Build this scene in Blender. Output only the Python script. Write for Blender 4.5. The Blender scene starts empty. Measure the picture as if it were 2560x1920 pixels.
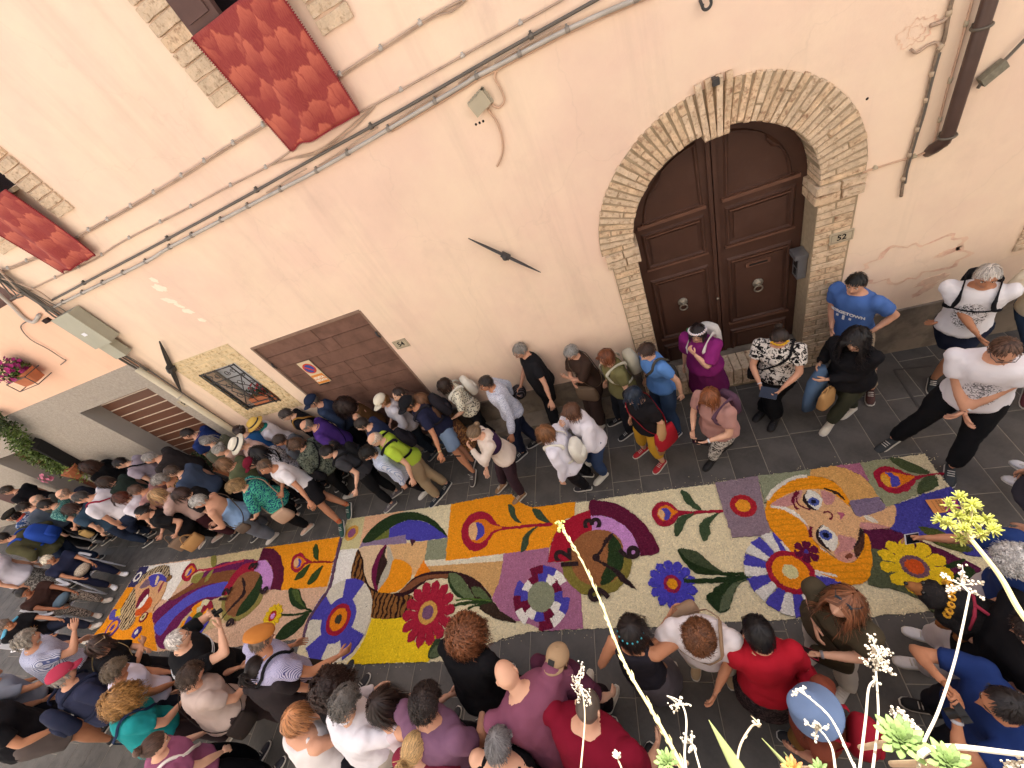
import bpy, bmesh, math, random
import numpy as np
from mathutils import Vector, Matrix
from mathutils.geometry import tessellate_polygon
random.seed(7); rng = np.random.default_rng(7)
sc = bpy.context.scene; col = sc.collection
PI = math.pi

# ------------------------------------------------------------------ camera, sky, sun, exposure
RM = np.array([[0.91598129, 0.06823155, -0.39537671],
               [-0.21647329, -0.7456537, -0.63019035],
               [-0.33781297, 0.66283106, -0.66823453]])      # world axes seen from the camera (x right, y down, z ahead)
FL, CH, WD, GK = 1010.589, 5.15, 4.18, -0.03                  # focal length in px of a 2560 frame, eye height, wall distance, fall of the street
CAM = np.array([0.0, 0.0, CH])
cd = bpy.data.cameras.new('camera'); cam = bpy.data.objects.new('camera', cd); col.objects.link(cam)
cd.sensor_width = 36; cd.lens = 36 * FL / 2560; cd.clip_start = 0.02; cd.clip_end = 500
Rt = RM.T
cam.matrix_world = Matrix(((Rt[0][0], -Rt[0][1], -Rt[0][2], 0), (Rt[1][0], -Rt[1][1], -Rt[1][2], 0),
                           (Rt[2][0], -Rt[2][1], -Rt[2][2], CH), (0, 0, 0, 1)))
sc.camera = cam
SUN_EL, SUN_AZ = math.radians(60), math.radians(80)           # azimuth in the plan, counted from +X
w = bpy.data.worlds.new('World'); sc.world = w; w.use_nodes = True
nt = w.node_tree; bg = nt.nodes['Background']
sky = nt.nodes.new('ShaderNodeTexSky'); sky.sky_type = 'NISHITA'; sky.sun_disc = False
sky.sun_elevation = SUN_EL; sky.sun_rotation = math.radians(90) - SUN_AZ
sky.air_density = 1.0; sky.dust_density = 3.0; sky.ozone_density = 0.6
hs = nt.nodes.new('ShaderNodeHueSaturation'); hs.inputs['Saturation'].default_value = 0.6
nt.links.new(sky.outputs[0], hs.inputs['Color']); nt.links.new(hs.outputs[0], bg.inputs[0])
bg.inputs[1].default_value = 0.15
sd = bpy.data.lights.new('sun', 'SUN'); sun = bpy.data.objects.new('sun', sd); col.objects.link(sun)
sd.energy = 4.0; sd.angle = math.radians(0.5); sd.color = (1.0, 0.96, 0.91)
sv = Vector((math.cos(SUN_EL) * math.cos(SUN_AZ), math.cos(SUN_EL) * math.sin(SUN_AZ), math.sin(SUN_EL)))
sun.rotation_euler = sv.to_track_quat('Z', 'Y').to_euler()
sc.view_settings.view_transform = 'Standard'; sc.view_settings.look = 'None'
sc.view_settings.gamma = 1; sc.view_settings.use_curve_mapping = False
sc.view_settings.exposure = 1.45
sc.render.engine = 'CYCLES'
sc.cycles.max_bounces = 8; sc.cycles.diffuse_bounces = 5; sc.cycles.use_denoising = True
sc.render.film_transparent = False

# ------------------------------------------------------------------ from a place in the photograph to a place on a real surface
def ray(x, y): return Rt @ np.array([x - 1280.0, y - 960.0, FL])
def G(x, y, z=0.0):                      # on a plane z above the sloping street
    d = ray(x, y); t = (z - CH) / (d[2] - GK * d[0]); return CAM + d * t
def W(x, y, D=WD):                       # on the pink wall (or a plane parallel to it)
    d = ray(x, y); return CAM + d * (D / d[1])
B2P = np.array([-7.72, WD - 0.05, 0]); B2D = np.array([-0.9991, -0.0424, 0]); B2N = np.array([-0.0424, 0.9991, 0])
def W2(x, y, off=0.0):                   # on the front of the salmon house
    d = ray(x, y); t = ((B2P - CAM) @ B2N + off) / (d @ B2N); return CAM + d * t
def PT(x, y, dist): 
    d = ray(x, y); return CAM + d / np.linalg.norm(d) * dist

# ------------------------------------------------------------------ colour and materials
def lin(h, k=1.0):
    if not isinstance(h, str): return tuple(h)[:3]
    h = h.lstrip('#'); o = []
    for i in (0, 2, 4):
        c = int(h[i:i + 2], 16) / 255; o.append(k * (c / 12.92 if c <= 0.04045 else ((c + 0.055) / 1.055) ** 2.4))
    return tuple(o)
MATS = {}
def N(nt, t, **kw):
    n = nt.nodes.new(t)
    for k, v in kw.items(): setattr(n, k, v)
    return n
def mat(name, c, rough=0.8, spec=0.3, metal=0.0, var=0.12, vs=6.0, bump=0.2, bs=60.0, coord='Object', fine=0.0, rnd=0.0, c2=None, mask=None, sub=0.0, bd=0.004, island=0.0):
    """plain surface with uneven colour (noise var), relief (bump) and an optional second colour through a noise mask"""
    key = (name, c, rough, c2)
    if key in MATS: return MATS[key]
    m = bpy.data.materials.new(name); m.use_nodes = True; t = m.node_tree; b = t.nodes['Principled BSDF']; L = t.links.new
    b.inputs['Roughness'].default_value = rough; b.inputs['Metallic'].default_value = metal
    b.inputs['Specular IOR Level'].default_value = spec
    if sub: b.inputs['Subsurface Weight'].default_value = sub; b.inputs['Subsurface Radius'].default_value = (0.02, 0.008, 0.004)
    tc = N(t, 'ShaderNodeTexCoord'); co = tc.outputs[coord] if coord != 'World' else N(t, 'ShaderNodeNewGeometry').outputs['Position']
    rgb = lin(c)
    base = N(t, 'ShaderNodeRGB'); base.outputs[0].default_value = (*rgb, 1); cur = base.outputs[0]
    if c2:
        n = N(t, 'ShaderNodeTexNoise'); n.inputs['Scale'].default_value = mask[0]; n.inputs['Detail'].default_value = 6; n.inputs['Roughness'].default_value = 0.65; L(co, n.inputs['Vector'])
        r = N(t, 'ShaderNodeMapRange'); r.inputs['From Min'].default_value = mask[1]; r.inputs['From Max'].default_value = mask[2]; L(n.outputs[0], r.inputs[0])
        mx = N(t, 'ShaderNodeMix', data_type='RGBA'); L(r.outputs[0], mx.inputs[0]); L(cur, mx.inputs[6]); mx.inputs[7].default_value = (*lin(c2), 1); cur = mx.outputs[2]
    if var:
        n = N(t, 'ShaderNodeTexNoise'); n.inputs['Scale'].default_value = vs; n.inputs['Detail'].default_value = 5; L(co, n.inputs['Vector'])
        h = N(t, 'ShaderNodeMapRange'); h.inputs['From Min'].default_value = 0.25; h.inputs['From Max'].default_value = 0.75; h.inputs['To Min'].default_value = 1 - var; h.inputs['To Max'].default_value = 1 + var; L(n.outputs[0], h.inputs[0])
        v = N(t, 'ShaderNodeVectorMath', operation='SCALE'); L(cur, v.inputs[0]); L(h.outputs[0], v.inputs['Scale']); cur = v.outputs[0]
    if rnd or island:
        if island: g = N(t, 'ShaderNodeNewGeometry'); src = g.outputs['Random Per Island']; k = island
        else: g = N(t, 'ShaderNodeObjectInfo'); src = g.outputs['Random']; k = rnd
        h = N(t, 'ShaderNodeMapRange'); h.inputs['To Min'].default_value = 1 - k; h.inputs['To Max'].default_value = 1 + k; L(src, h.inputs[0])
        v = N(t, 'ShaderNodeVectorMath', operation='SCALE'); L(cur, v.inputs[0]); L(h.outputs[0], v.inputs['Scale']); cur = v.outputs[0]
    L(cur, b.inputs['Base Color'])
    if bump:
        n = N(t, 'ShaderNodeTexNoise'); n.inputs['Scale'].default_value = bs; n.inputs['Detail'].default_value = 4; L(co, n.inputs['Vector'])
        bp = N(t, 'ShaderNodeBump'); bp.inputs['Strength'].default_value = bump; bp.inputs['Distance'].default_value = bd; L(n.outputs[0], bp.inputs['Height']); L(bp.outputs[0], b.inputs['Normal'])
    MATS[key] = m; return m

def crease(m):
    """sharp cloth creases and a fine weave as relief"""
    t = m.node_tree; b = t.nodes['Principled BSDF']; L = t.links.new; tc = N(t, 'ShaderNodeTexCoord'); mp = N(t, 'ShaderNodeMapping'); mp.inputs['Scale'].default_value = (1, 1, .6); L(tc.outputs['Object'], mp.inputs[0])
    n = N(t, 'ShaderNodeTexNoise', noise_type='RIDGED_MULTIFRACTAL'); n.inputs['Scale'].default_value = 4.5; n.inputs['Detail'].default_value = 3; n.inputs['Distortion'].default_value = .8; L(mp.outputs[0], n.inputs['Vector'])
    w_ = N(t, 'ShaderNodeTexNoise'); w_.inputs['Scale'].default_value = 170; L(tc.outputs['Object'], w_.inputs['Vector'])
    a = N(t, 'ShaderNodeBump'); a.inputs['Strength'].default_value = .55; a.inputs['Distance'].default_value = .012; L(n.outputs[0], a.inputs['Height'])
    c = N(t, 'ShaderNodeBump'); c.inputs['Strength'].default_value = .4; c.inputs['Distance'].default_value = .002; L(w_.outputs[0], c.inputs['Height']); L(a.outputs[0], c.inputs['Normal']); L(c.outputs[0], b.inputs['Normal'])
def fabric(c, kind='plain', c2='#222222', s=1.0):
    key = ('fabric', c, kind, c2, s)
    if key in MATS: return MATS[key]
    if kind == 'plain':
        m = mat('fabric_' + c.strip('#'), c, 0.92, 0.12, var=0.10, vs=5, bump=0.25, bs=35, bd=0.006); crease(m); MATS[key] = m; return m
    m = bpy.data.materials.new('fabric_' + kind); m.use_nodes = True; t = m.node_tree; b = t.nodes['Principled BSDF']; L = t.links.new
    b.inputs['Roughness'].default_value = 0.92; b.inputs['Specular IOR Level'].default_value = 0.12
    tc = N(t, 'ShaderNodeTexCoord'); co = tc.outputs['Object']
    mx = N(t, 'ShaderNodeMix', data_type='RGBA'); mx.inputs[6].default_value = (*lin(c), 1); mx.inputs[7].default_value = (*lin(c2), 1)
    def rng_(src, a, bb):
        r = N(t, 'ShaderNodeMapRange'); r.inputs['From Min'].default_value = a; r.inputs['From Max'].default_value = bb; L(src, r.inputs[0]); return r.outputs[0]
    if kind == 'stripes':
        wv = N(t, 'ShaderNodeTexWave', bands_direction='X'); wv.inputs['Scale'].default_value = 22 * s; wv.inputs['Distortion'].default_value = 0.6; wv.inputs['Detail'].default_value = 1; L(co, wv.inputs['Vector']); L(rng_(wv.outputs['Fac'], 0.55, 0.7), mx.inputs[0])
    elif kind == 'dots':
        v = N(t, 'ShaderNodeTexVoronoi'); v.inputs['Scale'].default_value = 38 * s; L(co, v.inputs['Vector']); L(rng_(v.outputs['Distance'], 0.42, 0.34), mx.inputs[0])
    elif kind == 'swirl':
        wv = N(t, 'ShaderNodeTexWave', wave_type='RINGS'); wv.inputs['Scale'].default_value = 7 * s; wv.inputs['Distortion'].default_value = 14; wv.inputs['Detail'].default_value = 2; wv.inputs['Detail Scale'].default_value = 2.2; L(co, wv.inputs['Vector']); L(rng_(wv.outputs['Fac'], 0.45, 0.6), mx.inputs[0])
    elif kind == 'print':                                       # a printed motif on the chest only
        n = N(t, 'ShaderNodeTexNoise'); n.inputs['Scale'].default_value = 26 * s; n.inputs['Detail'].default_value = 3; n.inputs['Distortion'].default_value = 3; L(co, n.inputs['Vector'])
        sp = N(t, 'ShaderNodeSeparateXYZ'); L(co, sp.inputs[0])
        a = N(t, 'ShaderNodeVectorMath', operation='SUBTRACT'); L(co, a.inputs[0]); a.inputs[1].default_value = (0, 0.16, 1.15)
        sc_ = N(t, 'ShaderNodeVectorMath', operation='MULTIPLY'); L(a.outputs[0], sc_.inputs[0]); sc_.inputs[1].default_value = (8.0, 7, 6.0)
        ln = N(t, 'ShaderNodeVectorMath', operation='LENGTH'); L(sc_.outputs[0], ln.inputs[0])
        q = N(t, 'ShaderNodeMath', operation='MULTIPLY'); L(rng_(ln.outputs['Value'], 1.1, 0.9), q.inputs[0])
        r2 = N(t, 'ShaderNodeMapRange'); r2.inputs['From Min'].default_value = 0.5; r2.inputs['From Max'].default_value = 0.56; L(n.outputs[0], r2.inputs[0]); L(r2.outputs[0], q.inputs[1]); L(q.outputs[0], mx.inputs[0])
    else:                                                      # floral, leopard, camo: warped blotches
        n = N(t, 'ShaderNodeTexNoise'); n.inputs['Scale'].default_value = 22 * s; n.inputs['Detail'].default_value = 3; n.inputs['Distortion'].default_value = 1.5; L(co, n.inputs['Vector']); L(rng_(n.outputs[0], 0.49, 0.55), mx.inputs[0])
    L(mx.outputs[2], b.inputs['Base Color'])
    crease(m); MATS[key] = m; return m

# ------------------------------------------------------------------ objects
def link(o, parent=None):
    col.objects.link(o)
    if parent is not None: o.parent = parent
    return o
def tag(o, label=None, cat=None, group=None, kind=None):
    if label: o['label'] = label
    if cat: o['category'] = cat
    if group: o['group'] = group
    if kind: o['kind'] = kind
    return o
def empty(name, loc=(0, 0, 0), rz=0.0, parent=None, **kw):
    o = bpy.data.objects.new(name, None); o.location = loc; o.rotation_euler = (0, 0, rz); o.empty_display_size = 0.1; link(o, parent); return tag(o, **kw)
class Geo:
    """polygon soup in numpy: vertices, loops, loop totals, material indices"""
    def __init__(s): s.V = []; s.L = []; s.T = []; s.M = []; s.n = 0
    def add(s, V, F, m=0):
        V = np.asarray(V, float).reshape(-1, 3)
        if isinstance(F, np.ndarray):
            s.L.append((F + s.n).ravel()); s.T.append(np.full(len(F), F.shape[1])); s.M.append(np.full(len(F), m))
        elif len(F):
            s.L.append(np.concatenate([np.asarray(f) for f in F]) + s.n); s.T.append(np.array([len(f) for f in F])); s.M.append(np.full(len(F), m))
        s.V.append(V); s.n += len(V); return s
    def join(s, g, X=None, m=None):
        for V in g.V:
            s.V.append(V if X is None else V @ X[0].T + X[1])
        for L_ in g.L: s.L.append(L_ + s.n)
        s.T += g.T; s.M += g.M if m is None else [np.full(len(q), m) for q in g.M]; s.n += g.n; return s
    def box(s, a, b, m=0):
        a, b = np.minimum(a, b), np.maximum(a, b)
        V = [(x, y, z) for z in (a[2], b[2]) for y in (a[1], b[1]) for x in (a[0], b[0])]
        return s.add(V, [(0, 2, 3, 1), (4, 5, 7, 6), (0, 1, 5, 4), (2, 6, 7, 3), (0, 4, 6, 2), (1, 3, 7, 5)], m)
    def obox(s, c, X, Y, Z, m=0):                          # box from centre and three half vectors
        c, X, Y, Z = map(np.asarray, (c, X, Y, Z)); V = [c + i * X + j * Y + k * Z for k in (-1, 1) for j in (-1, 1) for i in (-1, 1)]
        F = [(0, 2, 3, 1), (4, 5, 7, 6), (0, 1, 5, 4), (2, 6, 7, 3), (0, 4, 6, 2), (1, 3, 7, 5)]
        if np.dot(np.cross(X, Y), Z) < 0: F = [f[::-1] for f in F]
        return s.add(V, F, m)
    def loft(s, rings, n=14, m=0, caps=True, p=2.0):       # rings: centre, u, v, a, b
        th = np.linspace(0, 2 * PI, n, endpoint=False); c, si = np.cos(th), np.sin(th)
        if p != 2: c = np.sign(c) * np.abs(c) ** (2 / p); si = np.sign(si) * np.abs(si) ** (2 / p)
        V = np.concatenate([np.asarray(C) + np.outer(c * a, u) + np.outer(si * b, v) for (C, u, v, a, b) in rings])
        k = len(rings); i = np.arange(n); j = (i + 1) % n
        F = np.concatenate([np.stack([r * n + i, r * n + j, (r + 1) * n + j, (r + 1) * n + i], 1) for r in range(k - 1)])
        s.add(V, F, m)
        if caps:
            o = s.n - len(V); s.L += [np.arange(n)[::-1] + o, np.arange(n) + o + (k - 1) * n]; s.T += [np.array([n]), np.array([n])]; s.M += [np.array([m]), np.array([m])]
        return s
    def tube(s, P, R, n=8, m=0, caps=True, flat=1.0, up=None):
        P = [np.asarray(p, float) for p in P]; 
        if np.isscalar(R): R = [R] * len(P)
        rings = []; u = None
        for i, p in enumerate(P):
            t = P[min(i + 1, len(P) - 1)] - P[max(i - 1, 0)]; t = t / (np.linalg.norm(t) + 1e-9)
            if u is None:
                a = np.asarray(up) if up is not None else (np.array([0, 0, 1.]) if abs(t[2]) < 0.9 else np.array([1., 0, 0])); u = np.cross(a, t)
            else: u = u - (u @ t) * t
            if up is not None: u = np.cross(np.asarray(up), t)
            u = u / (np.linalg.norm(u) + 1e-9); v = np.cross(t, u); rings.append((p, u, v, R[i], R[i] * flat))
        return s.loft(rings, n, m, caps)
    def ball(s, c, r, n=12, m=0, k=8):
        r = np.ones(3) * r; rings = []
        for q in np.linspace(-PI / 2 * 0.96, PI / 2 * 0.96, k): rings.append((np.asarray(c) + np.array([0, 0, math.sin(q) * r[2]]), np.array([1., 0, 0]), np.array([0, 1., 0]), math.cos(q) * r[0], math.cos(q) * r[1]))
        return s.loft(rings, n, m)
    def mesh(s, name, mats, smooth=True):
        me = bpy.data.meshes.new(name); V = np.concatenate(s.V); L_ = np.concatenate(s.L).astype(np.int32); T = np.concatenate(s.T); Mi = np.concatenate(s.M)
        me.vertices.add(len(V)); me.vertices.foreach_set('co', V.astype(np.float32).ravel())
        me.loops.add(len(L_)); me.loops.foreach_set('vertex_index', L_)
        me.polygons.add(len(T)); me.polygons.foreach_set('loop_start', (np.cumsum(T) - T).astype(np.int32))
        me.polygons.foreach_set('material_index', Mi.astype(np.int32)); me.polygons.foreach_set('use_smooth', np.full(len(T), bool(smooth)))
        me.update(calc_edges=True)
        for q in (mats if isinstance(mats, (list, tuple)) else [mats]): me.materials.append(q)
        return me
    def obj(s, name, mats, parent=None, smooth=True, **kw):
        return tag(link(bpy.data.objects.new(name, s.mesh(name, mats, smooth)), parent), **kw)

def poly_prism(pts, z0, z1, frame=None, g=None, m=0):
    """flat outline (n,2) raised from z0 to z1; frame maps (u,v,w) into the world"""
    g = g or Geo(); n = len(pts); P = [Vector((p[0], p[1], 0)) for p in pts]
    tri = tessellate_polygon([P]); A = 0.5 * sum(pts[i][0] * pts[(i + 1) % n][1] - pts[(i + 1) % n][0] * pts[i][1] for i in range(n))
    f = frame or (lambda u, v, w_: (u, v, w_))
    V = [f(p[0], p[1], z1) for p in pts] + [f(p[0], p[1], z0) for p in pts]
    F = []
    for t in tri:
        a, b, c = t; ar = (pts[b][0] - pts[a][0]) * (pts[c][1] - pts[a][1]) - (pts[c][0] - pts[a][0]) * (pts[b][1] - pts[a][1])
        F.append((a, b, c) if ar > 0 else (a, c, b))
    for i in range(n):
        j = (i + 1) % n; F.append((i, n + i, n + j, j) if A > 0 else (i, j, n + j, n + i))
    g.add(V, F, m); return g
def smooth_pts(P, n=4, closed=True):
    P = np.asarray(P, float); k = len(P); out = []
    for i in range(k if closed else k - 1):
        a, b, c, d = (P[(i - 1) % k], P[i], P[(i + 1) % k], P[(i + 2) % k]) if closed else (P[max(i - 1, 0)], P[i], P[i + 1], P[min(i + 2, k - 1)])
        for j in range(n):
            t = j / n; out.append(0.5 * ((2 * b) + (-a + c) * t + (2 * a - 5 * b + 4 * c - d) * t * t + (-a + 3 * b - 3 * c + d) * t ** 3))
    if not closed: out.append(P[-1])
    return np.array(out)
def noise3(P, k=1.0, seed=0, octv=3):
    """cheap smooth pseudo-noise from warped sines, roughly in -1..1"""
    r = np.random.default_rng(abs(int(seed))); o = np.zeros(len(P)); amp = 1.0; tot = 0
    for i in range(octv):
        for j in range(3):
            d = r.normal(size=3); d /= np.linalg.norm(d); e = r.normal(size=3)
            o += amp * np.sin(P @ d * k * 2 ** i * 6.28 + r.uniform(0, 6.28) + 0.9 * np.sin(P @ e * k * 2 ** i * 3.1)); tot += amp
        amp *= 0.55
    return o / tot * 1.6
# ------------------------------------------------------------------ setting materials
stucco = mat('pink_stucco', '#eed5bc', 0.95, 0.1, var=0.045, vs=0.9, bump=0.35, bs=22, bd=0.006, c2='#e8cab6', mask=(0.55, 0.42, 0.62))
def weather(m, k=.10):
    """run-off streaks, hairline cracks and trowel marks of old plaster"""
    t = m.node_tree; b = t.nodes['Principled BSDF']; L = t.links.new; src = b.inputs['Base Color'].links[0].from_socket; tc = N(t, 'ShaderNodeTexCoord'); cur = src
    for sc3, s0, lo, hi, kk in (((2.2, 2.2, .16), 1.6, .52, .75, k), ((.5, .5, .5), 2.5, .55, .7, k * .6), ((1, 1, .8), .9, .5, .7, k * .5)):
        mp = N(t, 'ShaderNodeMapping'); mp.inputs['Scale'].default_value = sc3; L(tc.outputs['Object'], mp.inputs[0]); n = N(t, 'ShaderNodeTexNoise'); n.inputs['Scale'].default_value = s0; n.inputs['Detail'].default_value = 8; n.inputs['Roughness'].default_value = .7; L(mp.outputs[0], n.inputs['Vector'])
        r = N(t, 'ShaderNodeMapRange'); r.inputs['From Min'].default_value = lo; r.inputs['From Max'].default_value = hi; r.inputs['To Min'].default_value = 1; r.inputs['To Max'].default_value = 1 - kk; L(n.outputs[0], r.inputs[0]); v = N(t, 'ShaderNodeVectorMath', operation='SCALE'); L(cur, v.inputs[0]); L(r.outputs[0], v.inputs['Scale']); cur = v.outputs[0]
    wn = N(t, 'ShaderNodeTexNoise'); wn.inputs['Scale'].default_value = 3; wn.inputs['Detail'].default_value = 6; L(tc.outputs['Object'], wn.inputs['Vector']); ad = N(t, 'ShaderNodeVectorMath', operation='MULTIPLY_ADD'); L(wn.outputs['Color'], ad.inputs[0]); ad.inputs[1].default_value = (.5, .5, .5); L(tc.outputs['Object'], ad.inputs[2])
    vo = N(t, 'ShaderNodeTexVoronoi', feature='DISTANCE_TO_EDGE'); vo.inputs['Scale'].default_value = .55; L(ad.outputs[0], vo.inputs['Vector']); r = N(t, 'ShaderNodeMapRange'); r.inputs['From Max'].default_value = .006; r.inputs['To Min'].default_value = .95; r.inputs['To Max'].default_value = 1; L(vo.outputs['Distance'], r.inputs[0])
    v = N(t, 'ShaderNodeVectorMath', operation='SCALE'); L(cur, v.inputs[0]); L(r.outputs[0], v.inputs['Scale']); L(v.outputs[0], b.inputs['Base Color'])
weather(stucco, .10)
stone_m = mat('pale_brick', '#d6bea2', 0.97, 0.08, var=0.18, vs=12, bump=1.0, bs=42, bd=0.02, rnd=0.06, c2='#8d6b50', mask=(20, 0.53, 0.74), coord='World')
brick_red = mat('reddish_brick', '#d8bc9c', 0.97, 0.08, var=0.2, vs=12, bump=1.0, bs=42, bd=0.02, rnd=0.08, c2='#835a44', mask=(18, 0.50, 0.72), coord='World')
mortar = mat('mortar', '#a39178', 1.0, 0.05, var=0.15, vs=20, bump=0.6, bs=80)
cement = mat('cement_dado', '#877a6c', 0.95, 0.1, var=0.16, vs=2.2, bump=0.5, bs=30, bd=0.006, c2='#6c6258', mask=(3, 0.45, 0.6))
slate = mat('slate_slab', '#54504d', 0.62, 0.35, var=0.16, vs=7, bump=0.4, bs=26, bd=0.004, rnd=0.12, c2='#413e3c', mask=(3.3, 0.42, 0.62))
joint_m = mat('pale_grout', '#857e74', 0.95, 0.1, var=0.2, vs=12)
door_m = mat('dark_brown_paint', '#462c21', 0.62, 0.4, var=0.10, vs=4, bump=0.12, bs=60, c2='#4b3228', mask=(3, 0.5, 0.66))
door_hi = mat('worn_brown_moulding', '#6a4a3c', 0.4, 0.4, var=0.15, vs=8, bump=0.1)
plank_m = mat('brown_board', '#755649', 0.75, 0.25, var=0.14, vs=5, bump=0.3, bs=50, rnd=0.08, c2='#664a3f', mask=(4, 0.45, 0.65))
iron = mat('wrought_iron', '#3d3a39', 0.55, 0.4, var=0.2, vs=12, bump=0.3)
grey_pl = mat('grey_conduit', '#b7aea4', 0.6, 0.3, var=0.15, vs=6, bump=0.15)
dark_rod = mat('dark_rod', '#625b53', 0.5, 0.4, var=0.15)
cable_m = mat('painted_cable', '#b39a86', 0.8, 0.2, var=0.2, vs=10)
black_c = mat('black_plastic', '#1b1a1b', 0.5, 0.3, var=0.1)
plate_m = mat('stone_plate', '#b5a78e', 0.7, 0.3, var=0.08, vs=20)
ink = mat('dark_lettering', '#26221f', 0.7, 0.2, var=0.05)
salmon = mat('salmon_stucco', '#eec4a8', 0.95, 0.1, var=0.05, vs=1.2, bump=0.3, bs=25, bd=0.005)
weather(salmon, .08)
roughc = mat('grey_roughcast', '#a69d92', 0.98, 0.05, var=0.16, vs=26, bump=0.9, bs=55, bd=0.015)
smoothc = mat('grey_render', '#9b948c', 0.95, 0.1, var=0.08, vs=3, bump=0.2)
facade_m = mat('pale_facade', '#e6e2da', 0.95, 0.1, var=0.06, vs=2, bump=0.3, bs=20)
tile_m = mat('terracotta_roof_tile', '#a5654a', 0.9, 0.1, var=0.2, vs=6, bump=0.4, rnd=0.15)
cream_pipe = mat('cream_pipe', '#cbbfa4', 0.55, 0.3, var=0.1)
brown_pipe = mat('brown_metal_pipe', '#55423b', 0.4, 0.5, metal=0.3, var=0.12, vs=8)
white_pl = mat('white_plastic', '#dcdce2', 0.4, 0.4, var=0.04)
glass_d = mat('window_pane_glass', '#b9bcc2', 0.15, 0.5, var=0.1, vs=3, bump=0)

def gz(x, y=0): return GK * x
# ------------------------------------------------------------------ ground and paving
g = Geo(); xs = np.linspace(-60, 30, 46)
for i in range(45):
    a, b = xs[i], xs[i + 1]; g.add([(a, -1.0, GK * a - .0035), (b, -1.0, GK * b - .0035), (b, 30, GK * b - .0035), (a, 30, GK * a - .0035)], [(0, 1, 2, 3)])
    g.add([(a, -30, GK * a - .0035), (b, -30, GK * b - .0035), (b, -1.0, GK * b - .0035), (a, -1.0, GK * a - .0035)], [(0, 1, 2, 3)])
ground = g.obj('ground', joint_m, smooth=False, kind='structure')
pave = empty('pavement', (0, 0, 0), kind='structure')
slab_meshes = []
def slab_mesh(lx, ly, seed):
    g = Geo(); r = np.random.default_rng(seed); b = .006; z = r.uniform(-.001, .001, 4)
    V = [(-lx, -ly, -.03), (lx, -ly, -.03), (lx, ly, -.03), (-lx, ly, -.03), (-lx, -ly, -.004), (lx, -ly, -.004), (lx, ly, -.004), (-lx, ly, -.004),
         (-lx + b, -ly + b, z[0]), (lx - b, -ly + b, z[1]), (lx - b, ly - b, z[2]), (-lx + b, ly - b, z[3])]
    F = [(0, 1, 5, 4), (1, 2, 6, 5), (2, 3, 7, 6), (3, 0, 4, 7), (4, 5, 9, 8), (5, 6, 10, 9), (6, 7, 11, 10), (7, 4, 8, 11), (8, 9, 10, 11)]
    g.add(V, F); return g.mesh('paving_slab', slate, False)
roww = 0.375; stuff_slabs = Geo(); nslab = 0
sm = {k: [slab_mesh(roww / 2 - .003, L_ / 2 - .003, i + 10 * k) for i in range(3)] for k, L_ in enumerate((0.55, 0.7, 0.85))}
LEN = (0.55, 0.7, 0.85)
for i in range(-48, 14):
    x = i * roww + 0.03; y = -0.95 + random.uniform(-.5, 0)
    while y < WD - 0.02:
        k = random.randrange(3); ly = LEN[k]; yc = y + ly / 2
        near = x > -9.5 and not (-7.6 < x < 2.2 and 1.15 < yc < 2.35 - 0.0 * x)
        if near and yc > -.7 and nslab < 290 and x < 4.5:
            o = bpy.data.objects.new('paving_slab', sm[k][random.randrange(3)]); o.location = (x, yc, gz(x)); o.rotation_euler = (0, -math.atan(GK), 0); link(o, pave); nslab += 1
        else:
            stuff_slabs.obox((x, yc, gz(x) - .016), (roww / 2 - .004, 0, GK * (roww / 2)), (0, ly / 2 - .004, 0), (0, 0, .015))
        y += ly
so = stuff_slabs.obj('paving_slab', slate, pave, smooth=False, kind='stuff')
# drain slot at the right
drain = Geo()
d0, d1, d2 = G(2235, 925), G(2300, 1022), G(2330, 915)
drain.obox((d0 + d1) / 2 + [0, 0, .003], (d1 - d0) / 2, (0.012, 0.004, 0), (0, 0, .002)); drain.obox((d0 + d2) / 2 + [0, 0, .0035], (d2 - d0) / 2, (0.0, 0.009, 0), (0, 0, .002))
drain.obj('drain_cover_frame', iron, pave, smooth=False)

# ------------------------------------------------------------------ helpers on the wall plane
def wf(off=0.0):                         # frame: (x, z, outwards)
    return lambda u, v, w_: (u, WD - off - w_, v)
def brick_variants(material, n=6, k=.08):
    out = []
    for s in range(n):
        bm = bmesh.new(); bmesh.ops.create_cube(bm, size=2); r = random.Random(s)
        bmesh.ops.subdivide_edges(bm, edges=[e for e in bm.edges if abs(e.verts[0].co.x - e.verts[1].co.x) > 1], cuts=2)
        for v in bm.verts: v.co += Vector((r.uniform(-k, k) * .15, r.uniform(-k, k) * .25, r.uniform(-k, k) * 1.0))
        bmesh.ops.bevel(bm, geom=[e for e in bm.edges if e.calc_length() > .5 and len(e.link_faces) == 2 and e.calc_face_angle(0) > .8], offset=.07, segments=1, affect='EDGES')
        me = bpy.data.meshes.new('brick'); bm.to_mesh(me); bm.free(); me.materials.append(material); out.append(me)
    return out
BV = brick_variants(stone_m); BR = brick_variants(brick_red)
def put_brick(parent, c, X, Y, Z, red=False):
    """c centre, X long half axis, Y depth half axis, Z thickness half axis"""
    o = bpy.data.objects.new('brick', random.choice(BR if red else BV)); X, Y, Z, c = Vector(X), Vector(Y), Vector(Z), Vector(c)
    o.matrix_world = Matrix(((X.x, Y.x, Z.x, c.x), (X.y, Y.y, Z.y, c.y), (X.z, Y.z, Z.z, c.z), (0, 0, 0, 1))); link(o, parent); return o
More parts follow.
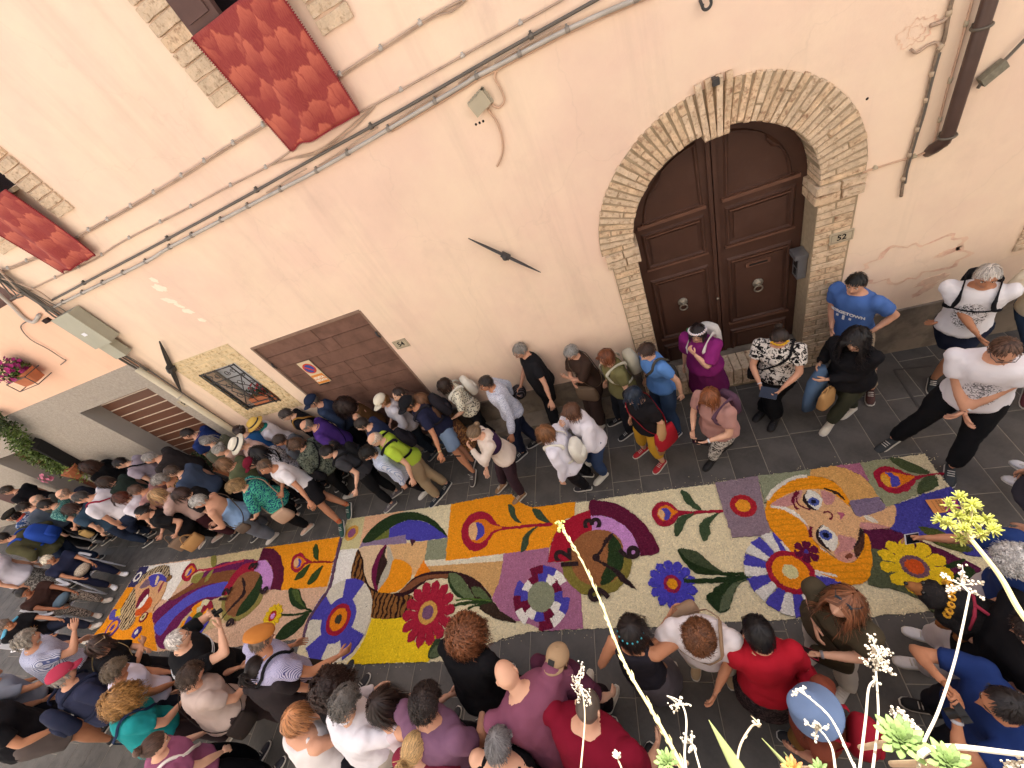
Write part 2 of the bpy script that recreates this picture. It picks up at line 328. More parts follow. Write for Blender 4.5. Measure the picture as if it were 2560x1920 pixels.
def courses(parent, x0, x1, z0, z1, depth=.3, proud=.015, h=.078, red=.2, ypos=None, minlen=.14, lens=(.3, .15)):
    yf = (WD if ypos is None else ypos) - proud; z = z0; n = 0
    while z < z1 - .02:
        hh = min(h * random.uniform(.9, 1.12), z1 - z); x = x0 + random.uniform(-.02, .02) * 0; first = n % 2
        while x < x1 - .02:
            L_ = lens[first] * random.uniform(.85, 1.15); first = 1 - first
            if x1 - x - L_ < minlen * .5: L_ = x1 - x
            L_ = min(L_, x1 - x)
            e = random.uniform(-.006, .006)
            put_brick(parent, (x + L_ / 2, yf + depth / 2 + e, z + hh / 2), (L_ / 2 - .006, 0, random.uniform(-.004, .004)), (0, depth / 2, 0), (0, 0, hh / 2 - .007), random.random() < red)
            x += L_
        z += hh; n += 1

# ------------------------------------------------------------------ the pink house
pink = empty('townhouse', (0, WD, 0), label='pink and cream stuccoed townhouse with arched brown door numbered 52', cat='building')
def P0(o):                               # children are given in world coordinates
    o.parent = pink; o.matrix_parent_inverse = Matrix.Translation((0, -WD, 0)); return o
AX, AZ, RI, RO = 0.93, 2.60, 0.865, 1.235
HOLES = []
RH = RI + .03; arc = [(AX + RH * math.cos(t), AZ + RH * math.sin(t)) for t in np.linspace(0, PI, 33)]
HOLES.append([(AX + RH, -.4)] + arc + [(AX - RH, -.4)])
gx0, gx1, gzt = W(628.5, 871)[0], W(898, 777)[0], W(898, 777)[2]
HOLES.append([(gx0, -.3), (gx1, -.3), (gx1, gzt), (gx0, gzt)])
wx0, wx1, wz0, wz1 = W(498.7, 935)[0], W(586.8, 906.7)[0], W(706, 996)[2], W(586.8, 906.7)[2]
HOLES.append([(wx0, wz0), (wx1, wz0), (wx1, wz1), (wx0, wz1)])
u1 = (W(505, 85)[0], W(700, 0)[0] + .03, W(505, 85)[2]); 
u1 = (u1[0], u1[0] + .92, u1[2])
HOLES.append([(u1[0], u1[2]), (u1[1], u1[2]), (u1[1], u1[2] + 1.6), (u1[0], u1[2] + 1.6)])
u2x1, u2z = W(40, 460)[0], W(40, 460)[2]; u2 = (u2x1 - .92, u2x1, u2z)
HOLES.append([(u2[0], u2[2]), (u2[1], u2[2]), (u2[1], u2[2] + 1.6), (u2[0], u2[2] + 1.6)])
rwx, rwz = W(2520, 632)[0] + .28, W(2520, 632)[2] + .3
HOLES.append([(rwx, rwz), (rwx + .8, rwz), (rwx + .8, rwz + 1.0), (rwx, rwz + 1.0)])
HT = 9.9
outer = [(-7.72, -.5), (16, -.9), (16, HT), (-7.72, HT)]
polys = [[Vector((p[0], p[1], 0)) for p in outer]] + [[Vector((p[0], p[1], 0)) for p in h[::-1]] for h in HOLES]
flat = [v for p in polys for v in p]; tri = tessellate_polygon(polys); g = Geo()
F = []
for a, b, c in tri:
    ar = (flat[b].x - flat[a].x) * (flat[c].y - flat[a].y) - (flat[c].x - flat[a].x) * (flat[b].y - flat[a].y); F.append((a, b, c) if ar > 0 else (a, c, b))
g.add([(v.x, WD, v.y) for v in flat], F)
for h in HOLES:                                                  # reveals
    for i in range(len(h)):
        p, q = h[i], h[(i + 1) % len(h)]; g.add([(p[0], WD, p[1]), (q[0], WD, q[1]), (q[0], WD + .34, q[1]), (p[0], WD + .34, p[1])], [(0, 1, 2, 3)])
g.box((-7.72, WD + .35, -.5), (16, WD + .6, HT)); g.box((-7.72, WD, HT - .02), (16, WD + 6, HT)); g.box((-7.75, WD + .001, -.5), (-7.72, WD + 6, HT))
P0(g.obj('wall', stucco, smooth=False))
# peeled and patched marks with an outline of their own
peel = mat('peeled_plaster', '#e6c4aa', 0.98, 0.05, var=0.12, vs=15, bump=0.8, bs=40, c2='#dcb09a', mask=(7, .5, .6))
pale = mat('pale_patch', '#f4e4cf', 0.98, 0.05, var=0.05, vs=10, bump=0.8, bs=60)
def blotch(px, r, material, seed, asp=1.0, rot=0.0, ring=False, name='plaster_patch'):
    c = W(*px); n = 40; rr = random.Random(seed); ph = [rr.uniform(0, 6.28) for _ in range(5)]
    def rad(t): return r * (1 + .16 * math.sin(2 * t + ph[0]) + .12 * math.sin(5 * t + ph[1]) + .08 * math.sin(11 * t + ph[2]) + .05 * math.sin(17 * t + ph[3]))
    def pt(t, k): x, y = rad(t) * k * math.cos(t) * asp, rad(t) * k * math.sin(t); return (c[0] + x * math.cos(rot) - y * math.sin(rot), c[2] + x * math.sin(rot) + y * math.cos(rot))
    g = Geo()
    if ring:
        ts = np.linspace(0, 2 * PI, 60, endpoint=False); V = []; F = []
        for i, t in enumerate(ts):
            wd = .05 + .06 * abs(math.sin(3 * t + ph[4]) * math.sin(7 * t)); a = pt(t, 1 - wd); b = pt(t, 1 + wd * .5); V += [(a[0], WD - .003, a[1]), (b[0], WD - .003, b[1])]
            F.append((2 * i, 2 * i + 1, 2 * ((i + 1) % 60) + 1, 2 * ((i + 1) % 60)))
        g.add(V, F)
    else: poly_prism([pt(t, 1) for t in np.linspace(0, 2 * PI, n, endpoint=False)], 0, .003, wf(), g)
    P0(g.obj(name, material, smooth=False))
blotch((2278, 655), .28, peel, 3, 1.5, -.1, ring=True); blotch((2330, 700), .05, peel, 5, 3, .3); blotch((2310, 725), .04, peel, 15, 3, .5); blotch((2370, 630), .03, peel, 6, 4, .2)
blotch((2290, 80), .09, peel, 8, 1.1, 0, ring=True); blotch((2290, 80), .045, peel, 9, 1.1, 0, ring=True)
for q, (a, b, s) in enumerate(((400, 720, .05), (425, 752, .045), (470, 778, .04), (505, 800, .03), (385, 700, .03), (450, 765, .03))): blotch((a, b), s, pale, 20 + q, 2.0, -.7)
# dado
for a, b, zt in ((gx1 + .02, AX - RI - .30, .70), (AX + RI + .36, 16, .66), (-7.7, gx0 - .02, .72)):
    g = Geo(); g.add([(a, WD - .03, -.6), (b, WD - .03, -.6), (b, WD - .03, zt), (a, WD - .03, zt), (a, WD, -.6), (b, WD, -.6), (b, WD, zt), (a, WD, zt)], [(0, 1, 2, 3), (3, 2, 6, 7), (1, 5, 6, 2), (4, 0, 3, 7)]); P0(g.obj('dado', cement, smooth=False))
# kerb step along the wall foot at the left
g = Geo(); g.box((gx1 - 2.4, WD - .32, -.2), (AX - RI - .4, WD - .03, GK * -1.5 + .16)); P0(g.obj('kerb_step', cement, smooth=False))
# roof edge with tiles
g = Geo(); g.box((-7.9, WD - .35, HT), (16, WD + 3, HT + .12)); P0(g.obj('eaves', plank_m, smooth=False))
g = Geo()
for i in range(118): x = -7.8 + i * .2; g.tube([(x, WD - .42, HT + .13), (x, WD + 3, HT + .9)], .09, 8)
P0(g.obj('roof_tile', tile_m, kind='stuff'))
# --- arch
arch = empty('brick_arch', (0, 0, 0)); P0(arch)
g = Geo(); ts = np.linspace(0, PI, 40); ring = [(AX + (RO - .005) * math.cos(t), AZ + (RO - .02) * math.sin(t)) for t in ts] + [(AX + (RI + .004) * math.cos(t), AZ + (RI + .004) * math.sin(t)) for t in ts[::-1]]
poly_prism(ring, -.33, .012, wf(), g)
g.box((AX - RI - .29, WD - .012, -.3), (AX - RI - .004, WD + .33, AZ)); g.box((AX + RI + .004, WD - .012, -.3), (AX + RI + .34, WD + .33, AZ))
g.obj('mortar_bed', mortar, arch, smooth=False)
nc = 50
for i in range(nc):
    t = PI * (i + .5) / nc
    key = abs(t - PI / 2 * 1.0) < PI / nc * 1.6
    r0, r1 = (RI - .06, RO + .05) if key else (RI - random.uniform(-.004, .008), RO + random.uniform(-.010, .006)); pr = .05 if key else random.uniform(.018, .03)
    cuts = [r0, r1] if (i % 3 != 1 or key) else ([r0, r0 + .13, r1] if i % 2 else [r0, r0 + .24, r1])
    for a, b in zip(cuts, cuts[1:]):
        rm = (a + b) / 2; th = PI * rm / nc / 2 - .0085; dr = (math.cos(t), math.sin(t)); dt_ = (-math.sin(t), math.cos(t)); tw = random.uniform(-.02, .02)
        put_brick(arch, (AX + dr[0] * rm, WD + .16 - pr, AZ + dr[1] * rm), ((dr[0] - tw * dt_[0]) * ((b - a) / 2 - .005), 0, (dr[1] - tw * dt_[1]) * ((b - a) / 2 - .005)), (0, .16, 0), (dt_[0] * th, 0, dt_[1] * th), random.random() < (.55 if PI * .3 < t else .15))
jl = empty('brick_jamb'); P0(jl); jr = empty('brick_jamb'); P0(jr)
courses(jl, AX - RI - .29, AX - RI, -.1, AZ - .2, .34, .02, .078, .25); courses(jr, AX + RI, AX + RI + .33, -.15, AZ - .2, .34, .02, .078, .3)
for jj, xa, xb in ((jl, AX - RI - .34, AX - RI + .04), (jr, AX + RI - .04, AX + RI + .38)): courses(jj, xa, xb, AZ - .2, AZ - .005, .38, .045, .098, .2, lens=(.26, .2))
# --- door
DY = WD + .26
door = empty('arched_door'); P0(door)
def dz(px, py): return W(px, py, DY)[2]
g = Geo(); pts = [(AX + RI - .002, .1)] + [(AX + (RI - .002) * math.cos(t), AZ + (RI - .002) * math.sin(t)) for t in np.linspace(0, PI / 2, 17)]
pts2 = [(2 * AX - a, b) for a, b in pts]
zb = .36
def leaf(side):
    s = 1 if side > 0 else -1; L0 = [(AX + s * .004, zb)] + [(AX + s * (p[0] - AX), max(p[1], zb)) for p in pts]
    L0[-1] = (AX + s * .004, L0[-1][1]); g = Geo(); poly_prism(L0, 0, .05, lambda u, v, w_: (u, DY + .06 - w_, v), g); return g.obj('door_leaf', door_m, door, smooth=False)
leafs = {s: leaf(s) for s in (-1, 1)}
def frame_line(P, wd, hgt, material, name, closed=True):
    """moulding following the outline P (x, z) on the door face"""
    P = [np.array(p, float) for p in P]; n = len(P); g = Geo(); c = sum(P) / n
    for k, (o0, o1, h0, h1) in enumerate(((0, wd * .4, 0, hgt), (wd * .4, wd * .65, hgt, hgt), (wd * .65, wd, hgt, .001))):
        V = []
        for p in P:
            d = c - p
            for o_, h_ in ((o0, h0), (o1, h1)): V.append((p[0] + np.sign(d[0]) * min(o_, abs(d[0])), DY + .01 - h_, p[1] + np.sign(d[1]) * min(o_, abs(d[1]))))
        g.add(V, [(2 * i, 2 * ((i + 1) % n), 2 * ((i + 1) % n) + 1, 2 * i + 1)[::(-1 if _area(P) > 0 else 1)] for i in range(n)], 0)
    g.obj(name, material, door, smooth=False)
def _area(P): n = len(P); return sum(P[i][0] * P[(i + 1) % n][1] - P[(i + 1) % n][0] * P[i][1] for i in range(n)) / 2
rails = [(dz(1900, 480), dz(1905, 590)), (dz(1895, 625), dz(1900, 790)), (dz(1897, 808), dz(1895, 862))]
for s in (-1, 1):
    xa, xb = (AX + .10, AX + RI - .09) if s > 0 else (AX - RI + .09, AX - .10)
    zbs = rails[0][0] + .06; A = [(xa, zbs), (xb, zbs)]
    R2 = RI - .13; arcp = [(AX + R2 * math.cos(t), AZ + R2 * math.sin(t)) for t in np.linspace(.05, PI / 2 - .16, 12)]
    if s < 0: arcp = [(2 * AX - a, b) for a, b in arcp]
    O = [(xa, zbs), (xb, zbs)] + arcp if s > 0 else [(xb, zbs), (xa, zbs)] + arcp
    O = [p for p in O]; 
    frame_line(O, .045, .022, door_m, 'arched_moulding')
    g = Geo(); g.box((xa - .02, DY - .03, zbs - .025), (xb + .02, DY + .012, zbs + .012)); g.obj('sill_moulding', door_hi, door, smooth=False)
    for (zt, zb_) in rails:
        zt = min(zt, zbs - .1)
        frame_line([(xa, zb_), (xb, zb_), (xb, zt), (xa, zt)], .05, .024, door_m, 'panel_moulding')
        g = Geo(); g.box((xa - .01, DY - .024, zb_ - .012), (xb + .01, DY + .011, zb_ + .010)); g.obj('sill_moulding', door_hi, door, smooth=False); g = Geo(); g.box((xa + .05, DY - .016, zt - .062), (xb - .05, DY + .011, zt - .05)); g.obj('sill_moulding', door_hi, door, smooth=False)
        g = Geo(); g.box((xa + .085, DY - .010, zb_ + .085), (xb - .085, DY + .009, zt - .085)); g.obj('raised_panel', door_m, door, smooth=False)
g = Geo(); g.box((AX - .045, DY - .018, zb), (AX - .006, DY + .009, AZ + RI - .05)); g.obj('meeting_stile', door_m, door, smooth=False)
g = Geo(); g.box((AX + .006, DY - .018, zb), (AX + .045, DY + .009, AZ + RI - .05)); g.obj('meeting_stile', door_m, door, smooth=False)
bronze = mat('aged_bronze', '#8f877a', 0.45, 0.5, metal=0.6, var=0.3, vs=40, bump=0.6, bs=120)
for kx, ky in ((1893, 704), (1706, 752)):
    c = W(kx, ky, DY); g = Geo(); g.ball((c[0], DY - .015, c[2]), (.05, .045, .055), 12)
    for i in range(14):
        t = i / 14 * 2 * PI; g.ball((c[0] + .045 * math.cos(t), DY - .02, c[2] + .045 * math.sin(t)), .017, 6, k=4)
    g.ball((c[0], DY - .06, c[2] - .01), (.02, .02, .025), 8, k=5)
    g.tube([(c[0] + .045 * math.sin(t), DY - .05, c[2] - .07 + .045 * math.cos(t)) for t in np.linspace(0, 2 * PI, 17)], .009, 6, caps=False)
    g.obj('lion_knocker', bronze, door)
a, b = W(1864, 662, DY), W(1924, 645, DY); g = Geo(); g.box((a[0], DY - .03, (a[2] + b[2]) / 2 - .028), (b[0], DY + .012, (a[2] + b[2]) / 2 + .028), 0); g.box((a[0] + .03, DY - .033, (a[2] + b[2]) / 2 - .012), (b[0] - .03, DY - .029, (a[2] + b[2]) / 2 + .012), 1)
g.obj('letter_slot', [door_hi, black_c], door, smooth=False)
g = Geo(); g.ball((AX - .03, DY - .02, W(1790, 745, DY)[2]), .018, 8); g.obj('door_knob', bronze, door)
# threshold of stones set on edge
th = empty('threshold'); P0(th)
g = Geo(); g.box((AX - RI - .02, WD - .12, -.2), (AX + RI + .02, WD + .33, .31)); g.obj('mortar_bed', mortar, th, smooth=False)
x = AX - RI
while x < AX + RI - .01:
    L_ = min(random.uniform(.085, .13), AX + RI - x); put_brick(th, (x + L_ / 2, WD + .06, .19), (0, 0, .16), (0, .21, 0), (L_ / 2 - .004, 0, 0), random.random() < .3); x += L_
g = Geo(); g.box((AX - RI, DY - .10, .31), (AX + RI, WD + .33, zb)); g.obj('door_sill', cement, th, smooth=False)
# --- intercom on the right reveal
c = W(2003, 665, WD + .1); g = Geo(); g.box((AX + RI - .09, WD + .06, c[2] - .15), (AX + RI - .002, WD + .20, c[2] + .17), 0); g.box((AX + RI - .13, WD + .045, c[2] + .13), (AX + RI - .002, WD + .215, c[2] + .185), 0)
g.box((AX + RI - .094, WD + .085, c[2] + .0), (AX + RI - .089, WD + .175, c[2] + .09), 1); g.box((AX + RI - .095, WD + .1, c[2] - .11), (AX + RI - .089, WD + .16, c[2] - .03), 1)
P0(g.obj('intercom', [mat('brushed_steel', '#9a9a9e', .35, .5, metal=.7, var=.1), black_c], smooth=False))
# --- number plates and lettering
def text_mesh(s, size, material, name='lettering', bold=0.0):
    cu = bpy.data.curves.new('lettering', 'FONT'); cu.body = s; cu.size = size; cu.align_x = 'CENTER'; cu.align_y = 'CENTER'; cu.extrude = .0012; cu.offset = bold; cu.resolution_u = 3
    o = bpy.data.objects.new(name, cu); me = bpy.data.meshes.new_from_object(o); bpy.data.objects.remove(o); me.materials.clear(); me.materials.append(material); return me
def plate(px, s, w_, h_, parent, fn=W, nrm=None, yo=0.0):
    c = fn(*px); g = Geo(); g.box((-w_ / 2, -.012, -h_ / 2), (w_ / 2, 0.012, h_ / 2)); 
    for q in (-1, 1): g.box((-w_ / 2 + .01, -.0135, q * (h_ / 2 - .012)), (w_ / 2 - .01, -.011, q * (h_ / 2 - .018)), 1); g.box((q * (w_ / 2 - .012), -.0135, -h_ / 2 + .012), (q * (w_ / 2 - .018), -.011, h_ / 2 - .012), 1)
    o = g.obj('number_plate', [plate_m, mat('plate_line', '#8a7f6e', .8)], smooth=False); o.location = c + np.array([0, yo, 0])
    t = link(bpy.data.objects.new('lettering', text_mesh(s, h_ * .72, ink, bold=.002)), o); t.rotation_euler = (PI / 2, 0, 0); t.location = (0, -.0135, 0)
    return o
P0(plate((2100, 589), '52', .21, .12, None, yo=-.025)); P0(plate((1003, 859), '54', .22, .15, None))
# --- garage door of wide boards
ga = empty('boarded_garage_door'); P0(ga)
g = Geo(); g.box((gx0, WD + .06, -.3), (gx1, WD + .1, gzt)); g.obj('backing', mat('dark_gap', '#2c1c18', .9), ga, smooth=False)
z = gzt - .02; n = 0
while z > 0.0:
    hh = .235; cuts = [gx0 + .015, gx0 + .8 + (.28 if n % 2 else -.06) + random.uniform(-.1, .1), gx0 + 1.42 + random.uniform(-.1, .25), gx1 - .015]
    if n % 3 == 2: cuts.pop(2)
    if n % 4 == 0: cuts = [cuts[0], (gx0 + gx1) / 2 + .1, cuts[-1]]
    for a, b in zip(cuts, cuts[1:]):
        o = Geo(); o.box((a + .004, WD + .025 + random.uniform(-.004, .004), z - hh + .004), (b - .004, WD + .058, z - .003)); o.obj('plank', plank_m, ga, smooth=False)
    z -= hh; n += 1
g = Geo(); g.box((gx0 - .005, WD - .012, gzt - .02), (gx1 + .005, WD + .05, gzt + .02)); g.box((gx0 - .02, WD - .006, -.2), (gx0 + .012, WD + .05, gzt)); g.box((gx1 - .012, WD - .006, -.2), (gx1 + .02, WD + .05, gzt))
g.obj('door_frame', mat('weathered_edge', '#8a7060', .9, var=.2, vs=12), ga, smooth=False)
for px in ((686, 912), (945, 833)):
    c = W(*px); g = Geo(); g.tube([c + [0, -.02, .05], c + [0, -.04, 0], c + [0, -.02, -.06]], .014, 6); g.obj('hinge', iron, ga)
a = W(810, 960); g = Geo(); g.box((a[0] - .11, WD + .012, a[2] - .02), (a[0] + .09, WD + .026, a[2] + .02)); g.obj('letter_slot', black_c, ga, smooth=False)
# no parking sign
c = (W(739, 909) + W(818, 951) + W(769.5, 901) + W(789, 959)) / 4; sw, sh = .25, .5
sign = empty('no_parking_sign', (c[0] + .03, WD + .0, c[2] - .02), label='orange and white no parking sign fixed to the brown boarded garage door', cat='sign')
g = Geo(); g.box((-sw / 2, 0, -sh / 2), (sw / 2, .012, sh / 2)); g.obj('sign_board', mat('sign_cream', '#d9c3a0', .5, var=.06), sign, smooth=False)
def disc(r, y, material, name, zc, par=sign, n=36, inner=0.0):
    g = Geo(); P = [(r * math.cos(t), r * math.sin(t)) for t in np.linspace(0, 2 * PI, n, endpoint=False)]; poly_prism(P, 0, .003, lambda u, v, w_: (u, y - w_, v + zc), g); g.obj(name, material, par, smooth=False)
disc(.108, 0, mat('sign_red', '#c8452f', .5), 'red_ring', .10); disc(.082, -.0035, mat('sign_blue', '#3a4f9a', .5), 'blue_disc', .10)
g = Geo(); g.obox((0, -.0085, .10), (.058, 0, -.058), (0, .0012, 0), (.010, 0, .010)); g.obj('red_bar', mat('sign_red', '#c8452f', .5), sign, smooth=False)
g = Geo(); g.box((-sw / 2 + .008, -.003, -sh / 2 + .008), (sw / 2 - .008, .0, -.045)); g.obj('orange_field', mat('sign_orange', '#d98a3c', .5, var=.1), sign, smooth=False)
for i, s in enumerate(('SOSTA', 'VIETATA')):
    t = link(bpy.data.objects.new('lettering', text_mesh(s, .066 if i == 0 else .056, mat('sign_white', '#f2ead8', .5), bold=.003)), sign); t.rotation_euler = (PI / 2, 0, 0); t.location = (0, -.0045, -.115 - .062 * i)
# --- barred window with its brick surround
ws = empty('window_surround'); P0(ws)
X0, X1, Z0, Z1 = wx0 - .30, wx1 + .26, wz0 - .26, wz1 + .34
g = Geo(); poly_prism([(X0, Z0), (X1, Z0), (X1, Z1), (X0, Z1)], 0, .004, wf(), g)
g = Geo()
for a, b in (((X0, WD - .006, Z0), (wx0, WD + .04, Z1)), ((wx1, WD - .006, Z0), (X1, WD + .04, Z1)), ((wx0, WD - .006, Z0), (wx1, WD + .04, wz0)), ((wx0, WD - .006, wz1), (wx1, WD + .04, Z1))): g.box(a, b)
g.obj('mortar_bed', mat('cream_mortar', '#d3bf9b', .98, var=.12, vs=15, bump=.5), ws, smooth=False)
pale_b = mat('limewashed_brick', '#dcc59d', 0.95, 0.1, var=0.14, vs=14, bump=0.9, bs=45, bd=0.012, rnd=0.06, c2='#b0946c', mask=(20, 0.5, 0.66), coord='World')
BP = brick_variants(pale_b); _B = BV; BV = BP
courses(ws, X0, wx0, Z0, Z1, .1, .012, .085, 0, lens=(.2, .12)); courses(ws, wx1, X1, Z0, Z1, .1, .012, .085, 0, lens=(.17, .12)); courses(ws, wx0, wx1, Z0, wz0 - .0, .1, .012, .085, 0, lens=(.26, .15)); courses(ws, wx0, wx1, wz1, Z1, .1, .012, .085, 0, lens=(.26, .15))
BV = _B
win = empty('barred_window'); P0(win)
g = Geo(); g.box((wx0, WD + .20, wz0), (wx1, WD + .23, wz1)); g.obj('pane', glass_d, win, smooth=False)
g = Geo(); zt = wz1
for a, b in (((wx0, WD + .17, wz0), (wx0 + .05, WD + .2, wz1)), ((wx1 - .05, WD + .17, wz0), (wx1, WD + .2, wz1)), ((wx0, WD + .17, wz1 - .05), (wx1, WD + .2, wz1)), ((wx0, WD + .17, wz0), (wx1, WD + .2, wz0 + .05))): g.box(a, b)
g.obj('frame', mat('window_frame', '#8d867c', .6), win, smooth=False)
g = Geo(); wm, hm = (wx0 + wx1) / 2, (wz0 + wz1) / 2; yb = WD - .03
def bar(g, a, b, r=.010): g.tube([(a[0], yb, a[1]), (b[0], yb, b[1])], r, 5)
def scroll(g, c, r, s=1, q=1, turns=1.25):
    P = []
    for t in np.linspace(0, turns * 2 * PI, 16): rr = r * (1 - .62 * t / (turns * 2 * PI)); P.append((c[0] + s * rr * math.cos(t), yb - .004, c[1] + q * rr * math.sin(t)))
    g.tube(P, .006, 5)
ww, hh = (wx1 - wx0), (wz1 - wz0); e = .012
for dxx in (e, .11, ww - .11, ww - e): bar(g, (wx0 + dxx, wz0 - .02), (wx0 + dxx, wz1 + .01), .011)
for dzz in (e, .1, hh - .22, hh - e): bar(g, (wx0, wz0 + dzz), (wx1, wz0 + dzz), .010)
bar(g, (wx0 + .11, wz0 + .1), (wx1 - .11, wz1 - .22), .008); bar(g, (wx0 + .11, wz1 - .22), (wx1 - .11, wz0 + .1), .008); bar(g, (wm, wz0 + .1), (wm, wz1 - .22), .007)
bar(g, (wx0 + .2, hm), (wm, wz1 - .3), .007); bar(g, (wx1 - .2, hm), (wm, wz1 - .3), .007); bar(g, (wx0 + .2, hm), (wm, wz0 + .2), .007); bar(g, (wx1 - .2, hm), (wm, wz0 + .2), .007)
for sx in (-1, 1):
    for k in range(4): scroll(g, (wm + sx * (ww / 2 - .06), wz0 + .2 + k * .17), .042, sx, 1 if k % 2 else -1)
    scroll(g, (wm + sx * .12, wz1 - .11), .055, sx, -1); scroll(g, (wm + sx * .27, wz1 - .11), .05, -sx, 1); scroll(g, (wm + sx * .14, hm + .12), .07, sx, -1); scroll(g, (wm + sx * .17, hm - .14), .07, -sx, 1); scroll(g, (wm + sx * .25, wz0 + .05), .04, sx, 1)
g.obj('iron_grille', iron, win)
# --- upper windows: shutters, brick sides
for k, (a, b, z0) in enumerate((u1, u2)):
    uw = empty('upper_window'); P0(uw)
    g = Geo(); g.box((a, WD + .2, z0), (b, WD + .24, z0 + 1.6)); g.obj('pane', mat('dark_glass', '#2a2326', .2, .5, var=.05, bump=0), uw, smooth=False)
    g = Geo(); sh = mat('shutter_brown', '#5b423c', .6, .3, var=.15)
    g.box((a - .02, WD - .09, z0 - .015), (a + .30, WD - .03, z0 + 1.6)); 
    g.box((a + .03, WD - .105, z0 + .06), (a + .25, WD - .088, z0 + 1.5)); g.obj('shutter', sh, uw, smooth=False)
    g = Geo(); g.box((a - .02, WD - .10, z0 - .05), (b + .02, WD + .2, z0 - .012)); g.obj('sill', mortar, uw, smooth=False)
    for xa, xb in ((a - .36, a - .02), (b + .02, b + .34)): courses(uw, xa, xb, z0 - .42, z0 + 1.6, .12, .03, .105, .1, lens=(.36, .34))
uw = empty('upper_window'); P0(uw); courses(uw, rwx - .26, rwx, rwz - .3, rwz + 1.0, .12, .02, .09, .1, lens=(.26, .2)); courses(uw, rwx, rwx + .8, rwz - .3, rwz, .12, .02, .09, .1)
g = Geo(); g.box((rwx, WD + .2, rwz), (rwx + .8, WD + .24, rwz + 1.0)); g.obj('pane', glass_d, uw, smooth=False)
# --- hanging damask cloths
def damask():
    m = bpy.data.materials.new('red_damask'); m.use_nodes = True; t = m.node_tree; b = t.nodes['Principled BSDF']; L = t.links.new
    b.inputs['Roughness'].default_value = .75; b.inputs['Specular IOR Level'].default_value = .3
    tc = N(t, 'ShaderNodeTexCoord'); mp = N(t, 'ShaderNodeMapping'); mp.inputs['Scale'].default_value = (7.6, 7.6, 4.8); L(tc.outputs['Object'], mp.inputs[0])
    nz = N(t, 'ShaderNodeTexNoise'); nz.inputs['Scale'].default_value = 3.4; nz.inputs['Detail'].default_value = 2; L(mp.outputs[0], nz.inputs[0])
    ad = N(t, 'ShaderNodeVectorMath', operation='MULTIPLY_ADD'); L(nz.outputs['Color'], ad.inputs[0]); ad.inputs[1].default_value = (.35, .35, .35); L(mp.outputs[0], ad.inputs[2])
    v = N(t, 'ShaderNodeTexVoronoi'); v.inputs['Randomness'].default_value = .75; v.inputs['Scale'].default_value = 1.0; L(ad.outputs[0], v.inputs[0])
    # petals: bright towards the top edge of every cell, dark at its foot
    s1 = N(t, 'ShaderNodeVectorMath', operation='SUBTRACT'); L(ad.outputs[0], s1.inputs[0]); L(v.outputs['Position'], s1.inputs[1]); sp = N(t, 'ShaderNodeSeparateXYZ'); L(s1.outputs[0], sp.inputs[0])
    h = N(t, 'ShaderNodeMapRange'); h.inputs['From Min'].default_value = -.15; h.inputs['From Max'].default_value = .6; L(sp.outputs['Z'], h.inputs[0])
    e = N(t, 'ShaderNodeTexVoronoi', feature='DISTANCE_TO_EDGE'); e.inputs['Randomness'].default_value = .75; e.inputs['Scale'].default_value = 1.0; L(ad.outputs[0], e.inputs[0])
    er = N(t, 'ShaderNodeMapRange'); er.inputs['From Min'].default_value = .02; er.inputs['From Max'].default_value = .04; er.inputs['To Min'].default_value = .35; L(e.outputs['Distance'], er.inputs[0])
    q = N(t, 'ShaderNodeMath', operation='MULTIPLY'); L(h.outputs[0], q.inputs[0]); L(er.outputs[0], q.inputs[1])
    w2 = N(t, 'ShaderNodeTexWave'); w2.inputs['Scale'].default_value = 2.5; w2.inputs['Distortion'].default_value = 9; L(ad.outputs[0], w2.inputs[0])
    q2 = N(t, 'ShaderNodeMath', operation='MULTIPLY_ADD'); L(w2.outputs['Fac'], q2.inputs[0]); q2.inputs[1].default_value = .18; L(q.outputs[0], q2.inputs[2])
    mx = N(t, 'ShaderNodeMix', data_type='RGBA'); L(q2.outputs[0], mx.inputs[0]); mx.inputs[6].default_value = (*lin('#8c3433'), 1); mx.inputs[7].default_value = (*lin('#bd6450'), 1); L(mx.outputs[2], b.inputs['Base Color']); return m
dam = damask(); fringe_m = mat('red_fringe', '#8a2a30', .9)
